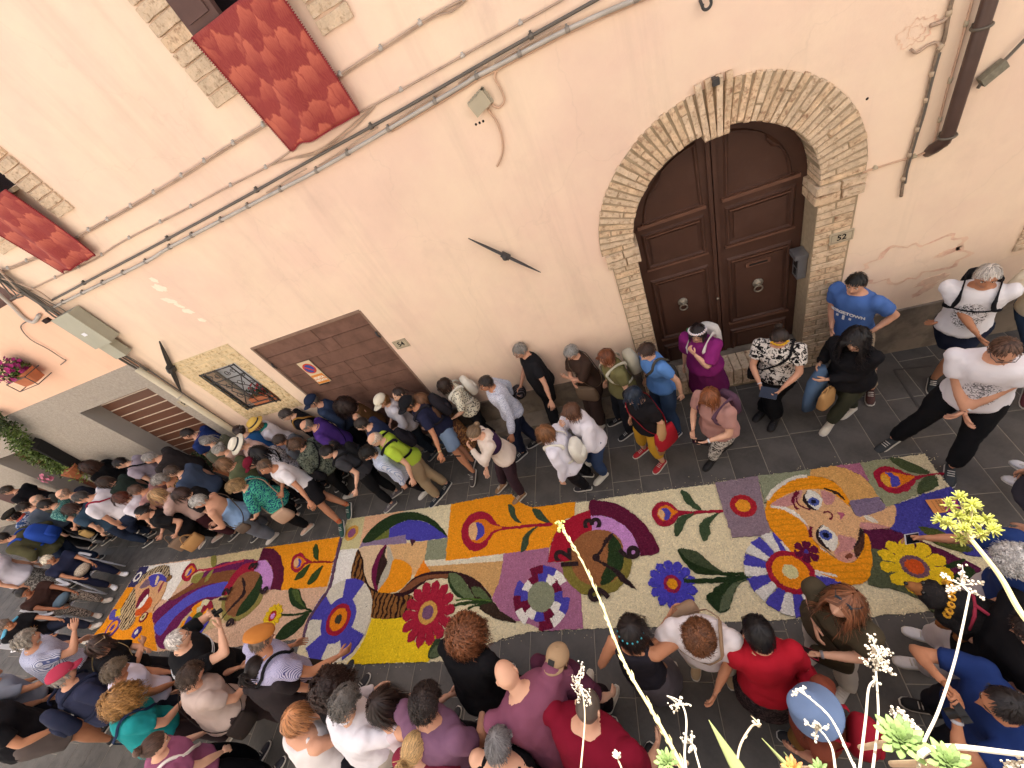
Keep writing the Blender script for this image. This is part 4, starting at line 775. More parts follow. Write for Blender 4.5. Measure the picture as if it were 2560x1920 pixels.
for p in ([(1866, 348), (1886, 400), (1880, 482), (1852, 450), (1844, 400)], [(1820, 508), (1770, 540), (1720, 590), (1700, 636), (1760, 610), (1800, 560)], [(1922, 520), (1880, 550), (1830, 600), (1800, 672), (1860, 640), (1900, 570)]): sh(A, 'leaf', 3, p, '#33461f', 1)
stroke(A, 'stem', 3, [(1590, 905), (1700, 908), (1835, 880)], .028, DG); stroke(A, 'stem', 3, [(1790, 860), (1835, 872)], .02, DG)
sh(A, 'leaf', 3, [(1655, 705), (1730, 708), (1755, 780), (1792, 862), (1700, 850), (1660, 790)], DG, 1); sh(A, 'leaf', 3, [(1812, 898), (1720, 930), (1630, 985), (1565, 1060), (1552, 1108), (1640, 1092), (1730, 1020)], DG, 1); sh(A, 'leaf_highlight', 3, [(1680, 715), (1728, 712), (1750, 790), (1780, 850), (1710, 790)], '#4c5c2c', 1)
flower(A, 3, (1527, 918), (1450, 985), 13, '#dcb820', ((.42, '#a8301f'), (.24, PNK)))
circ(A, 'wheel_hub', 3, (920, 955), (985, 905), '#4d5a24'); C_ = (930, 945)
ring2(A, 3, (920, 955), (975, 905), (1020, 870), (1055, 850), (ORG, '#8a2036', '#cfc7a0', ORG, BLU), 10, .3)
# far face
sh(A, 'face', 3, [(470, 660), (540, 600), (640, 590), (690, 650), (650, 770), (590, 850), (575, 885), (500, 900), (440, 930), (430, 900), (440, 700)], '#d0a274', 1)
sh(A, 'hat_brim', 3, [(470, 660), (520, 580), (640, 520), (700, 525), (712, 590), (692, 640), (650, 575), (560, 590)], '#b19d7c', 1, kind='bark'); sh(A, 'blue_mask', 3, [(550, 610), (620, 585), (685, 610), (690, 650), (640, 640), (600, 690), (560, 670)], BLU, 1); sh(A, 'mauve_brow', 3, [(480, 690), (540, 625), (560, 670), (500, 700)], '#7b6270', 1)
sh(A, 'eye', 3, [(600, 660), (620, 600), (630, 620), (610, 670)], '#d8c49c', 1); sh(A, 'nose', 3, [(640, 680), (675, 640), (650, 700), (620, 740)], '#8a3a4a', 1)
sh(A, 'red_lip', 3, [(450, 850), (475, 770), (520, 712), (557, 702), (545, 780), (500, 835)], '#6f1734', 1); sh(A, 'white_lip', 3, [(462, 855), (500, 800), (545, 745), (535, 800), (490, 850)], WHT, 1); sh(A, 'orange_lip', 3, [(440, 885), (500, 845), (550, 770), (580, 790), (560, 850), (510, 895), (440, 920)], '#c85520', 1)
sh(A, 'striped_hair', 3, [(440, 700), (447, 830), (440, 940), (400, 1005), (340, 1032), (308, 985), (318, 900), (355, 820), (415, 725)], '#c2ab84', 1, kind='bark')
circ(A, 'circle', 3, (508, 925), (540, 885), '#7d2430'); circ(A, 'circle', 3, (508, 925), (530, 895), '#cdb98c'); circ(A, 'circle', 3, (508, 925), (518, 912), '#4d5a24')
circ(A, 'circle', 3, (265, 1010), (305, 935), '#5a3c8a'); circ(A, 'circle', 3, (265, 1010), (292, 955), ORG); circ(A, 'circle', 3, (265, 1010), (280, 985), '#4a3a8a')
sh(A, 'blue_patch', 3, [(240, 945), (250, 890), (285, 865), (310, 900), (300, 940)], '#5a52a4', 1); sh(A, 'yellow_patch', 3, [(290, 880), (325, 855), (330, 910), (285, 928)], '#e2bc28'); flower(A, 3, (455, 1045), (420, 1090), 9, '#4a3a90', ((.4, WHT),)); circ(A, 'circle', 3, (708, 620), (728, 600), '#7d5a34')
stroke(A, 'border', 3, [(2070, 290), (2020, 500), (1972, 700), (1880, 838), (1808, 960), (1770, 1095)], .045, '#5d4258')
glyph(A, 3, (1385, 525), '3', .26, PI / 2); glyph(A, 3, (1465, 718), '6', .24, PI / 2); glyph(A, 3, (1208, 970), '9', .24, PI / 2); glyph(A, 3, (1160, 755), '12', .24, PI / 2)
# --- near panel (B)
outB = [gp(4, p) for p in [(240, 338), (1135, 210), (1560, 130), (1655, 125), (1740, 200), (1830, 240), (2060, 217)]] + [gp(5, p) for p in [(630, 262), (1000, 205), (1500, 140), (1760, 105)]] + [gp(6, p) for p in [(0, 268), (430, 215), (900, 150), (1340, 90), (1612, 55), (1700, 180), (1850, 340), (2000, 540), (2200, 800), (2160, 1100), (1900, 1275), (1680, 1290), (1190, 1328), (600, 1350), (0, 1378)]] + [gp(5, p) for p in [(1290, 1388), (570, 1415), (60, 1440)]] + [gp(4, p) for p in [(1500, 1395), (1130, 1565), (600, 1580), (240, 1592), (-60, 1600), (-200, 1500), (-110, 1200), (0, 1022), (60, 930), (110, 722), (180, 492)]]
SH.append((B, 'background_field', np.array(outB), CREAM, 'plain'))
sh(B, 'cream_square', 4, [(240, 339), (390, 318), (340, 592), (165, 606)], '#cbc08e'); circ(B, 'circle', 4, (275, 457), (275, 398), '#cf9a44'); circ(B, 'circle', 4, (275, 457), (275, 422), '#8e5278')
sh(B, 'peach_field', 4, [(390, 318), (740, 267), (560, 330), (470, 400), (345, 575)], '#dfb08a'); sh(B, 'white_field', 4, [(165, 606), (340, 590), (290, 700), (275, 900), (250, 1010), (75, 930), (112, 722)], WHT)
sh(B, 'mauve_strip', 4, [(345, 572), (365, 538), (597, 498), (742, 472), (748, 548), (580, 562), (340, 588)], MAU)
sh(B, 'green_arch', 4, [(365, 537), (430, 440), (520, 360), (620, 305), (740, 278), (860, 285), (960, 330), (1040, 400), (1107, 497), (1000, 425), (930, 372), (850, 350), (760, 350), (680, 377), (600, 422), (530, 478), (450, 532)], DG, 1)
sh(B, 'olive_field', 4, [(604, 420), (598, 500), (462, 527), (530, 475)], '#6c7232'); sh(B, 'blue_field', 4, [(680, 375), (760, 350), (850, 350), (930, 372), (1010, 425), (1105, 497), (860, 532), (742, 515), (742, 472), (598, 500), (604, 420)], BLU)
sh(B, 'gold_field', 4, [(590, 562), (780, 547), (932, 525), (905, 692), (835, 830), (640, 745), (620, 640)], SKN); sh(B, 'sage_square', 4, [(932, 525), (1107, 500), (1090, 706), (905, 692)], SAG); sh(B, 'purple_wedge', 4, [(780, 512), (830, 522), (797, 578)], '#4a2434')
sh(B, 'eye_field', 4, [(340, 590), (580, 563), (612, 600), (637, 700), (600, 830), (500, 972), (440, 930), (395, 850), (370, 720)], '#d8bc98', 1)
sh(B, 'sage_rim', 4, [(583, 572), (625, 640), (632, 720), (592, 842), (505, 965), (520, 850), (582, 720)], '#b8b09c', 1)
sh(B, 'maroon_blade', 4, [(578, 565), (535, 590), (480, 690), (448, 790), (452, 880), (492, 968), (515, 850), (540, 700)], '#6c1840', 1); sh(B, 'dark_pupil', 4, [(572, 575), (535, 650), (500, 760), (488, 900), (510, 900), (527, 840), (580, 730), (580, 692), (563, 650)], '#33201c', 1)
sh(B, 'orange_cheek', 4, [(632, 700), (700, 690), (782, 742), (792, 832), (700, 942), (600, 978), (500, 970), (592, 842)], ORG, 1); sh(B, 'orange_wedge', 4, [(903, 690), (957, 795), (815, 845), (860, 760)], '#e6861c')
sh(B, 'white_strip', 4, [(905, 700), (1590, 640), (1582, 705), (930, 750)], '#dad2ba'); sh(B, 'tan_field', 4, [(935, 748), (1582, 702), (1552, 880), (1490, 1012), (1430, 935), (1330, 850), (1200, 800), (960, 795)], '#c99f66')
sh(B, 'orange_field', 4, [(1135, 211), (1560, 131), (1655, 126), (1740, 201), (1830, 241), (2062, 218), (2062, 330), (1995, 470), (1980, 588), (1088, 702)], ORG)
sh(B, 'orange_field', 5, [(0, 296), (130, 325), (497, 272), (490, 390), (370, 455), (300, 600), (265, 690), (0, 718)], ORG)
SH.append((B, 'plum_field', np.array([gp(4, p) for p in ((1588, 642), (1985, 586))] + [gp(5, p) for p in ((265, 690), (255, 815), (385, 820), (430, 960), (545, 1090), (570, 1414), (225, 1430))] + [gp(4, p) for p in ((1770, 1232), (1650, 1212), (1560, 1130), (1490, 1020), (1545, 900), (1582, 750))]), PLM, 'plain'))
sh(B, 'brown_trunk', 4, [(330, 607), (362, 660), (380, 800), (425, 920), (500, 972), (640, 982), (790, 1000), (800, 1100), (720, 1190), (580, 1207), (450, 1190), (360, 1130), (308, 1030), (280, 950), (274, 800), (300, 690)], '#86592c', 1, kind='bark')
stroke(B, 'trunk_edge', 4, [(330, 607), (372, 700), (380, 800), (425, 920), (500, 972)], .02, '#2a1812')
sh(B, 'dark_crescent', 4, [(640, 987), (700, 960), (800, 860), (900, 808), (1050, 789), (1200, 800), (1330, 850), (1430, 940), (1482, 1032), (1350, 1032), (1300, 950), (1250, 885), (1110, 850), (950, 860), (860, 920), (790, 975), (700, 1012)], '#301619', 1)
sh(B, 'brown_strip', 4, [(690, 972), (780, 890), (890, 832), (1118, 815), (1112, 848), (950, 856), (850, 902), (760, 962)], '#7c4c32', 1)
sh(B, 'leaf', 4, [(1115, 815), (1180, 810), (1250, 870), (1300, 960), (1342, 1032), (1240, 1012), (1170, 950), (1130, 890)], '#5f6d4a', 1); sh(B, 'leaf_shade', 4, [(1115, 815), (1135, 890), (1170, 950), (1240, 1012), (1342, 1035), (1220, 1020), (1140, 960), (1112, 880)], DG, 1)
sh(B, 'leaf', 4, [(1312, 932), (1380, 930), (1430, 970), (1475, 1032), (1400, 1026), (1340, 1000)], '#55633f', 1); sh(B, 'leaf', 4, [(1380, 1100), (1490, 1052), (1560, 1130), (1700, 1228), (1560, 1212), (1450, 1162)], '#38291f', 1); stroke(B, 'stem', 4, [(1155, 1085), (1300, 1060), (1490, 1048)], .035, '#2c3f1e'); stroke(B, 'stem', 4, [(1280, 1110), (1380, 1075), (1490, 1052)], .025, '#2c3f1e')
stroke(B, 'stem', 4, [(1180, 1040), (1300, 1030), (1490, 1045)], .02, '#4f6a2c')
w0 = (165, 1207); 
for k in range(9): circ(B, 'wheel_spoke', 4, w0, rad(4, w0, (440, 1190)), ('#d3ccba', BLU)[k % 2], .35 + k * 2 * PI / 9, .35 + (k + 1) * 2 * PI / 9, .2, 8)
circ(B, 'wheel_ring', 4, w0, (318, 1160), BLU); circ(B, 'wheel_ring', 4, w0, (272, 1175), RED); circ(B, 'wheel_ring', 4, w0, (240, 1185), '#dd8118'); circ(B, 'wheel_hub', 4, w0, (196, 1200), '#3c3a2c')
sh(B, 'yellow_field', 4, [(455, 1200), (590, 1207), (720, 1190), (760, 1240), (820, 1400), (960, 1400), (1005, 1340), (940, 1572), (238, 1592), (330, 1480), (402, 1350)], YEL)
sh(B, 'leaf', 4, [(943, 1542), (955, 1460), (1020, 1370), (1080, 1400), (1130, 1450), (1110, 1490), (1040, 1522)], '#33402a', 1); sh(B, 'leaf_highlight', 4, [(950, 1535), (1000, 1440), (1080, 1440), (1110, 1480), (1040, 1518)], '#5a6648', 1)
flower(B, 4, (938, 1147), (938, 1440), 14, '#a01e36', ((.36, '#c99a4c'), (.22, '#75506e')), .1)
tulip(B, 4, [(1228, 450), (1250, 370), (1310, 300), (1400, 275), (1480, 310), (1530, 382), (1620, 408), (1800, 390), (1990, 373), (1990, 398), (1800, 412), (1620, 432), (1530, 450), (1470, 512), (1430, 582), (1350, 618), (1280, 590), (1240, 530)], [(1290, 440), (1310, 390), (1360, 350), (1430, 345), (1490, 390), (1580, 415), (1490, 452), (1440, 512), (1380, 552), (1310, 522)], [(1290, 460), (1300, 395), (1345, 370), (1368, 420), (1362, 490), (1340, 520), (1305, 515)], [(1355, 375), (1400, 378), (1426, 430), (1410, 490), (1348, 526), (1370, 450)])
for p in ([(1630, 213), (1682, 240), (1695, 310), (1742, 377), (1680, 350), (1640, 290)], [(1840, 253), (1902, 260), (1940, 310), (1988, 372), (1900, 350), (1860, 310)], [(1888, 405), (1820, 440), (1760, 500), (1743, 628), (1800, 572), (1818, 480)]): sh(B, 'leaf', 4, p, '#3c4a34', 1)
circ(B, 'wheel_hub', 4, (1915, 1010), (1800, 1010), SAG); ring2(B, 4, (1915, 1010), (1800, 1010), (1738, 1010), (1678, 1010), ('#6d1434', WHT, BLU), 12, .2)
# clock
sh(B, 'maroon_arc', 5, [(632, 270), (720, 264), (850, 288), (980, 350), (1100, 450), (1190, 570), (1256, 722), (1088, 747), (1060, 660), (1010, 560), (930, 480), (830, 420), (740, 400), (643, 402)], '#5f1634', 1)
sh(B, 'red_arc', 5, [(632, 350), (520, 385), (400, 450), (310, 580), (275, 700), (253, 817), (450, 807), (462, 720), (492, 640), (560, 580), (655, 528), (643, 402)], '#a3182f')
sh(B, 'pink_arc', 5, [(643, 402), (740, 400), (830, 420), (930, 480), (1010, 560), (1060, 660), (1088, 747), (940, 747), (930, 660), (900, 600), (850, 560), (760, 530), (655, 528)], PNK)
sh(B, 'clock_rim', 5, [(385, 822), (400, 920), (460, 1020), (550, 1090), (670, 1117), (800, 1100), (900, 1040), (980, 940), (1012, 790), (960, 748), (700, 700), (450, 807)], OLV, 1)
sh(B, 'clock_face', 5, [(660, 530), (760, 530), (850, 560), (910, 630), (937, 720), (937, 820), (900, 920), (840, 990), (760, 1022), (660, 1032), (560, 990), (500, 930), (470, 850), (455, 760), (480, 660), (560, 570)], '#93603a', 1)
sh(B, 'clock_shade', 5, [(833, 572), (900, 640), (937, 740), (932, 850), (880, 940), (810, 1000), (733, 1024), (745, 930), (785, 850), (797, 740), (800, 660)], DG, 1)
sh(B, 'clock_hand', 5, [(846, 545), (836, 600), (792, 650), (757, 700), (712, 772), (690, 752), (740, 690), (757, 622), (800, 580)], BLK); sh(B, 'clock_hand', 5, [(700, 785), (850, 872), (890, 890), (935, 930), (1000, 1000), (1057, 1064), (980, 1030), (910, 987), (868, 930), (840, 900), (700, 815)], BLK); circ(B, 'clock_hub', 5, (690, 777), (724, 777), BLK)
glyph(B, 5, (665, 465), '3', .31, PI / 2); glyph(B, 5, (1000, 735), '6', .33, PI / 2); glyph(B, 5, (725, 1108), '9', .33, PI / 2); glyph(B, 5, (462, 838), '1', .29, PI / 2); glyph(B, 5, (400, 752), '2', .30, PI / 2)
tulip(B, 5, [(1193, 385), (1210, 320), (1260, 278), (1330, 272), (1385, 310), (1435, 352), (1560, 358), (1830, 348), (1834, 366), (1560, 380), (1440, 398), (1400, 442), (1350, 487), (1290, 493), (1228, 460)], [(1240, 385), (1262, 330), (1330, 308), (1390, 348), (1425, 365), (1380, 402), (1340, 438), (1285, 445)], [(1245, 385), (1262, 345), (1300, 350), (1305, 400), (1290, 437)], [(1280, 335), (1330, 333), (1362, 380), (1342, 430), (1303, 438), (1310, 380)])
for p in ([(1453, 170), (1520, 200), (1570, 270), (1645, 352), (1560, 325), (1490, 270)], [(1575, 378), (1500, 388), (1430, 425), (1398, 490), (1403, 580), (1460, 530), (1500, 440)], [(1795, 372), (1710, 410), (1650, 440), (1618, 510), (1660, 630), (1712, 560), (1716, 470)]): sh(B, 'leaf', 5, p, '#3c4d33', 1)
flower(B, 5, (1375, 1015), (1160, 1000), 13, '#4741ae', ((.36, '#8c1c44'), (.22, '#d8921c')), .15)
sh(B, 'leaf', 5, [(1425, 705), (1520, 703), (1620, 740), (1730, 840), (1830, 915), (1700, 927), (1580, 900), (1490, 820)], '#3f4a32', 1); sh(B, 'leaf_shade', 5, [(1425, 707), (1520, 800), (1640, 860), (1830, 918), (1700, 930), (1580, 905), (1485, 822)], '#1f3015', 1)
stroke(B, 'stem', 5, [(1480, 985), (1750, 985), (2055, 945)], .045, '#22341a'); stroke(B, 'stem', 5, [(1800, 920), (2020, 925)], .03, '#22341a')
sh(B, 'leaf', 5, [(2050, 968), (1900, 985), (1790, 1025), (1720, 1100), (1680, 1150), (1810, 1268), (1885, 1220), (1922, 1100), (1975, 1010)], '#22341a', 1); sh(B, 'leaf_highlight', 5, [(2040, 972), (1930, 1010), (1840, 1110), (1800, 1220), (1812, 1266), (1885, 1218), (1922, 1100), (1975, 1010)], '#59634a', 1)
SH.append((B, 'mauve_square', np.array([gp(5, (1758, 106)), gp(6, (300, 228)), gp(6, (345, 480)), gp(6, (400, 690)), gp(6, (100, 710)), gp(6, (20, 480))]), '#8a7680', 'plain'))
circ(B, 'circle', 6, (183, 463), (290, 463), '#a3202c'); circ(B, 'circle', 6, (183, 463), (242, 463), '#e0962a')
# big face
sh(B, 'sage_field', 6, [(300, 226), (430, 214), (715, 178), (715, 232), (600, 240), (480, 300), (400, 380), (355, 440)], SAG); sh(B, 'gold_fan', 6, [(712, 178), (900, 151), (1000, 172), (1100, 218), (1190, 298), (1247, 392), (1010, 425), (960, 340), (900, 270), (800, 232), (715, 232)], '#cf9f5e'); sh(B, 'rose_field', 6, [(905, 151), (1103, 125), (1182, 278), (1100, 216), (1000, 171)], '#a3647c')
sh(B, 'sage_field', 6, [(1103, 125), (1340, 92), (1560, 200), (1700, 250), (1600, 335), (1380, 450), (1310, 482), (1290, 420), (1247, 392), (1182, 278)], '#8f9070'); sh(B, 'cream_corner', 6, [(1340, 91), (1611, 56), (1700, 182), (1812, 312), (1640, 372), (1555, 340), (1700, 225), (1560, 210), (1430, 150)], '#d0c19f')
sh(B, 'mauve_patch', 6, [(1008, 425), (1247, 393), (1312, 482), (1290, 512), (1078, 550)], '#7d6c84')
sh(B, 'blue_dress', 6, [(1383, 452), (1600, 372), (1812, 314), (1852, 345), (2000, 545), (2198, 800), (2150, 880), (1950, 850), (1700, 720), (1500, 705), (1335, 645), (1385, 540)], '#423f92'); sh(B, 'maroon_dress', 6, [(1128, 655), (1200, 640), (1340, 648), (1500, 702), (1700, 790), (1900, 880), (2060, 960), (1900, 1270), (1790, 1230), (1180, 820)], '#54173a')
sh(B, 'dark_sage_field', 6, [(1180, 1072), (1170, 900), (1180, 808), (1300, 830), (1560, 1000), (1780, 1180), (1800, 1284), (1680, 1290), (1560, 1190), (1380, 1120)], '#545a40', 1)
sh(B, 'long_leaf', 6, [(1570, 633), (1700, 648), (1850, 720), (1995, 805), (1900, 830), (1720, 765), (1620, 690)], '#4a5226', 1)
for p in ([(1750, 960), (1850, 900), (1930, 885), (1860, 950)], [(1830, 1030), (1950, 940), (2010, 1000), (1960, 1100), (1850, 1120)]): sh(B, 'leaf', 6, p, '#26361c', 1)
w1 = (555, 985); R_ = rad(6, w1, (190, 905))
for k in range(20): circ(B, 'wheel_spoke', 6, w1, R_, (BLU, '#d8d4cc')[k % 2], k * 2 * PI / 20 + .1, (k + (.9 if k % 2 else 1.1)) * 2 * PI / 20 + .1, .15, 6)
sh(B, 'face', 6, [(385, 468), (430, 425), (540, 365), (650, 338), (780, 333), (880, 358), (960, 420), (1020, 468), (1078, 550), (1200, 530), (1300, 490), (1372, 460), (1388, 540), (1345, 632), (1200, 642), (1120, 645), (1095, 700), (1062, 802), (1075, 880), (980, 910), (870, 835), (720, 712), (640, 600), (500, 500)], '#d6aa7c', 1)
for p in ([(800, 345), (890, 372), (905, 400), (880, 452), (815, 440)], [(930, 695), (1060, 722), (1055, 790), (1000, 850), (900, 840), (940, 770)], [(400, 455), (430, 425), (560, 372), (650, 345), (600, 440), (500, 480)], [(1110, 592), (1200, 605), (1345, 632), (1200, 645), (1115, 645)], [(580, 590), (680, 620), (720, 700), (640, 640)]): sh(B, 'rose_shade', 6, p, '#c08884', 1)
sh(B, 'hair', 6, [(372, 430), (400, 370), (480, 300), (600, 245), (720, 231), (830, 250), (920, 300), (990, 380), (1022, 472), (960, 422), (880, 360), (780, 335), (650, 340), (540, 368), (430, 430), (385, 468)], ORG, 1, kind='hair')
sh(B, 'hair', 6, [(370, 440), (390, 470), (500, 490), (600, 552), (670, 622), (715, 700), (790, 800), (870, 852), (960, 905), (1060, 905), (1130, 800), (1140, 680), (1182, 750), (1192, 900), (1180, 1010), (1130, 1072), (1000, 1082), (850, 1022), (700, 960), (600, 880), (480, 740), (400, 640), (362, 540)], ORG, 1, kind='hair')
stroke(B, 'white_line', 6, [(372, 420), (420, 350), (500, 285), (600, 240), (690, 232)], .04, '#d8d0c0'); stroke(B, 'white_line', 6, [(400, 470), (510, 488), (610, 540), (690, 620)], (.02, .05, .01), '#e0d8cc'); stroke(B, 'white_line', 6, [(480, 745), (600, 882), (720, 965), (920, 1018)], .02, '#e0d8cc'); stroke(B, 'dark_hair_line', 6, [(820, 328), (910, 360), (985, 420)], (.01, .035, .01), '#3a2418')
sh(B, 'ear', 6, [(905, 855), (1000, 820), (1060, 840), (1072, 880), (1020, 905), (950, 900)], '#c99080', 1); sh(B, 'ear_hollow', 6, [(980, 860), (1020, 838), (1050, 860), (1000, 885)], '#7c4632', 1); sh(B, 'jaw_shade', 6, [(1100, 640), (1128, 690), (1140, 760), (1100, 850), (1070, 870), (1050, 800), (1090, 740)], '#4e3024', 1); sh(B, 'jaw_line', 6, [(1102, 635), (1127, 672), (1085, 780), (1048, 803), (1088, 720)], BLK)
sh(B, 'eye_white', 6, [(690, 345), (755, 360), (795, 400), (802, 455), (765, 498), (700, 478), (660, 425)], '#ddd8cc', 1); circ(B, 'iris', 6, (737, 433), (780, 433), '#4a58a0'); circ(B, 'pupil', 6, (735, 433), (757, 433), '#15152a'); sh(B, 'eyelash', 6, [(686, 345), (672, 400), (700, 455), (764, 503), (700, 490), (655, 430), (652, 395)], BLK); stroke(B, 'brow', 6, [(610, 352), (578, 400), (580, 450), (612, 492)], .028, '#6c1830'); stroke(B, 'brow', 6, [(625, 350), (600, 400), (620, 455), (710, 498)], .014, '#6c1830')
sh(B, 'eye_white', 6, [(800, 620), (870, 655), (918, 705), (925, 770), (890, 822), (820, 770), (765, 690)], '#ddd8cc', 1); circ(B, 'iris', 6, (835, 697), (885, 697), '#4a58a0'); circ(B, 'pupil', 6, (832, 697), (858, 697), '#15152a'); sh(B, 'eyelash', 6, [(808, 610), (782, 650), (778, 700), (815, 755), (882, 830), (800, 780), (755, 720), (757, 660)], BLK); stroke(B, 'brow', 6, [(722, 630), (712, 670), (715, 712)], .03, '#6c1830')
stroke(B, 'nose_line', 6, [(812, 525), (835, 512), (872, 520), (885, 560), (860, 570)], .014, '#6c1830'); sh(B, 'mouth', 6, [(925, 518), (968, 522), (975, 548), (943, 575), (945, 545)], '#b05c74', 1); sh(B, 'white_patch', 6, [(1125, 550), (1180, 545), (1250, 600), (1190, 590)], '#d8d0c0', 1)
circ(B, 'wheel_ring', 6, w1, (748, 985), RED); circ(B, 'wheel_ring', 6, w1, (700, 985), '#e08a18'); circ(B, 'wheel_hub', 6, w1, (618, 985), '#cfc896')
flower(B, 6, (680, 827), (782, 827), 6, '#5f1236', ((.2, '#4a3a90'),), .2, .8)
flower(B, 6, (1530, 945), (1835, 1010), 11, '#dcb920', ((.40, '#6c4a58'), (.27, '#c5501c')), .25)
tulip(B, 6, [(1210, 220), (1230, 175), (1310, 155), (1400, 180), (1480, 215), (1570, 228), (1742, 205), (1742, 217), (1590, 242), (1530, 282), (1490, 340), (1420, 368), (1340, 360), (1260, 310)], [(1262, 240), (1300, 202), (1400, 208), (1470, 228), (1535, 240), (1460, 290), (1390, 328), (1300, 300)], [(1268, 240), (1290, 220), (1330, 255), (1345, 300), (1320, 315), (1280, 285)], [(1298, 205), (1350, 213), (1402, 250), (1417, 290), (1382, 322), (1347, 310), (1342, 252)], cc='#d8a038')
for p in ([(1335, 91), (1430, 100), (1550, 150), (1655, 202), (1600, 217), (1480, 195), (1400, 150)], [(1692, 230), (1600, 252), (1553, 310), (1560, 358), (1640, 350), (1712, 300)]): sh(B, 'leaf', 6, p, '#465032', 1)
# build: every piece a thin bed of petals, chips on top
roots = {A: empty('flower_carpet', tuple(G(600, 1480)), label='smaller flower petal carpet at the far end with clock, yellow daisy and striped-hair face', cat='flower carpet'),
         B: empty('flower_carpet', tuple(G(1600, 1350)), label='long flower petal carpet in the foreground with the blonde face and big clock', cat='flower carpet')}
def inpoly(P, X, Y):
    ins = np.zeros(len(X), bool); n = len(P)
    for i in range(n):
        x0, y0 = P[i]; x1, y1 = P[(i + 1) % n]
        if y0 == y1: continue
        c = ((y0 > Y) != (y1 > Y)) & (X < (x1 - x0) * (Y - y0) / (y1 - y0) + x0); ins ^= c
    return ins
def rough(P, amp=.011, step=.03):
    out = []; n = len(P)
    for i in range(n):
        a, b = P[i], P[(i + 1) % n]; k = max(1, int(np.linalg.norm(b - a) / step))
        for j in range(k): out.append(a + (b - a) * j / k)
    out = np.array(out); return out + rng.normal(0, amp * .5, out.shape)
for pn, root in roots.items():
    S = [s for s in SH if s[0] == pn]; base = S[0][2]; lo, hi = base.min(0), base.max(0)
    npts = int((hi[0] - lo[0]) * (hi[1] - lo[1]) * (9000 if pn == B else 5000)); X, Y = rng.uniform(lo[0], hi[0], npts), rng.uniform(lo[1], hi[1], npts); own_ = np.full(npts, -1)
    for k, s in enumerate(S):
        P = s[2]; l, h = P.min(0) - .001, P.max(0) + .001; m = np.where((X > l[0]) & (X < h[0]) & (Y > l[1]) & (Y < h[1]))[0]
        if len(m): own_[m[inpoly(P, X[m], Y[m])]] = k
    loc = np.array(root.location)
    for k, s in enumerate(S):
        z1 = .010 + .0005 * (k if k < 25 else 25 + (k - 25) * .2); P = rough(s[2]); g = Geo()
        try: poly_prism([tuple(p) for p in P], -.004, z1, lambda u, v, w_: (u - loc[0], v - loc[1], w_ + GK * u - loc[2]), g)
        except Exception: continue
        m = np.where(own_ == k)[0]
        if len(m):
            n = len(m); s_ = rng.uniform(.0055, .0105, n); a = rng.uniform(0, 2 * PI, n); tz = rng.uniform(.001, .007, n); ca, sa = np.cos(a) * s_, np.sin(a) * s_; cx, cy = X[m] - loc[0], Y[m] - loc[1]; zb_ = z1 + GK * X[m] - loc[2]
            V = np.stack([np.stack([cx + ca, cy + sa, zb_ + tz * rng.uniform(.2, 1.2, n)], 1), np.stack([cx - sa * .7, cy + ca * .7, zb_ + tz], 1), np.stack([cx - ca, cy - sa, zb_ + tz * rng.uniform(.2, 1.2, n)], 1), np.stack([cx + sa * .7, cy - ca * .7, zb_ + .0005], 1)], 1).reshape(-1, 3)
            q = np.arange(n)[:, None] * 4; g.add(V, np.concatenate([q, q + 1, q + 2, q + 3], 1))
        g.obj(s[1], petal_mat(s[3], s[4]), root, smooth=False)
for pn, me, C, ang in GL:
    co = np.zeros(len(me.vertices) * 3); me.vertices.foreach_get('co', co); co = co.reshape(-1, 3); c, s = math.cos(ang), math.sin(ang); x, y = co[:, 0] * c - co[:, 1] * s + C[0], co[:, 0] * s + co[:, 1] * c + C[1]
    loc = np.array(roots[pn].location); g = Geo(); z = .044 + GK * x - loc[2]; g.add(np.stack([x - loc[0], y - loc[1], z], 1), [tuple(p.vertices) for p in me.polygons]); g.obj('numeral', petal_mat('#2b1c1e'), roots[pn], smooth=False); bpy.data.meshes.remove(me)
# loose chips strewn beside the edge
g = Geo(); edges_ = [q[2] for q in SH if q[1] == 'background_field']
for i in range(3200):
    outP = edges_[i % 2]; k = random.randrange(len(outP)); a, b = outP[k], outP[(k + 1) % len(outP)]; p = a + (b - a) * random.random() + rng.normal(0, .02 + .06 * random.random() ** 4, 2); s_ = random.uniform(.003, .006); t = random.uniform(0, 6); z = GK * p[0] + .004
    g.add([(p[0] + s_ * math.cos(t + q), p[1] + s_ * math.sin(t + q), z + .002 * (j % 2)) for j, q in enumerate((0, 1.57, 3.14, 4.71))], [(0, 1, 2, 3)])
g.obj('loose_petals', petal_mat('#c9bc98'), smooth=False, kind='stuff')
# the little card lying on the blue dress
q = [np.array([*gp(6, p), 0]) for p in ((1612, 424), (1740, 412), (1778, 520), (1682, 530))]; q2 = [q[1], np.array([*gp(6, (1850, 402)), 0]), np.array([*gp(6, (1885, 490)), 0]), q[2]]
def zup(p, z): return np.array([p[0], p[1], GK * p[0] + z])
c0 = zup(sum(q) / 4, .052); card = empty('information_card', tuple(c0), label='orange and magenta printed card lying on the blue part of the flower carpet', cat='card')
for qq, cc, nm in ((q, '#cf8a4c', 'orange_half'), (q2, '#9c2c6c', 'magenta_half')):
    g = Geo(); V = [zup(p, .052) - c0 for p in qq] + [zup(p, .046) - c0 for p in qq]; g.add(V, [(3, 2, 1, 0), (4, 5, 6, 7), (0, 1, 5, 4), (1, 2, 6, 5), (2, 3, 7, 6), (3, 0, 4, 7)]); g.obj(nm, mat('card' + nm, cc, .6, var=.04), card, smooth=False)
u_ = q[1] - q[0]; v_ = q[3] - q[0]; g = Geo(); r = random.Random(3)
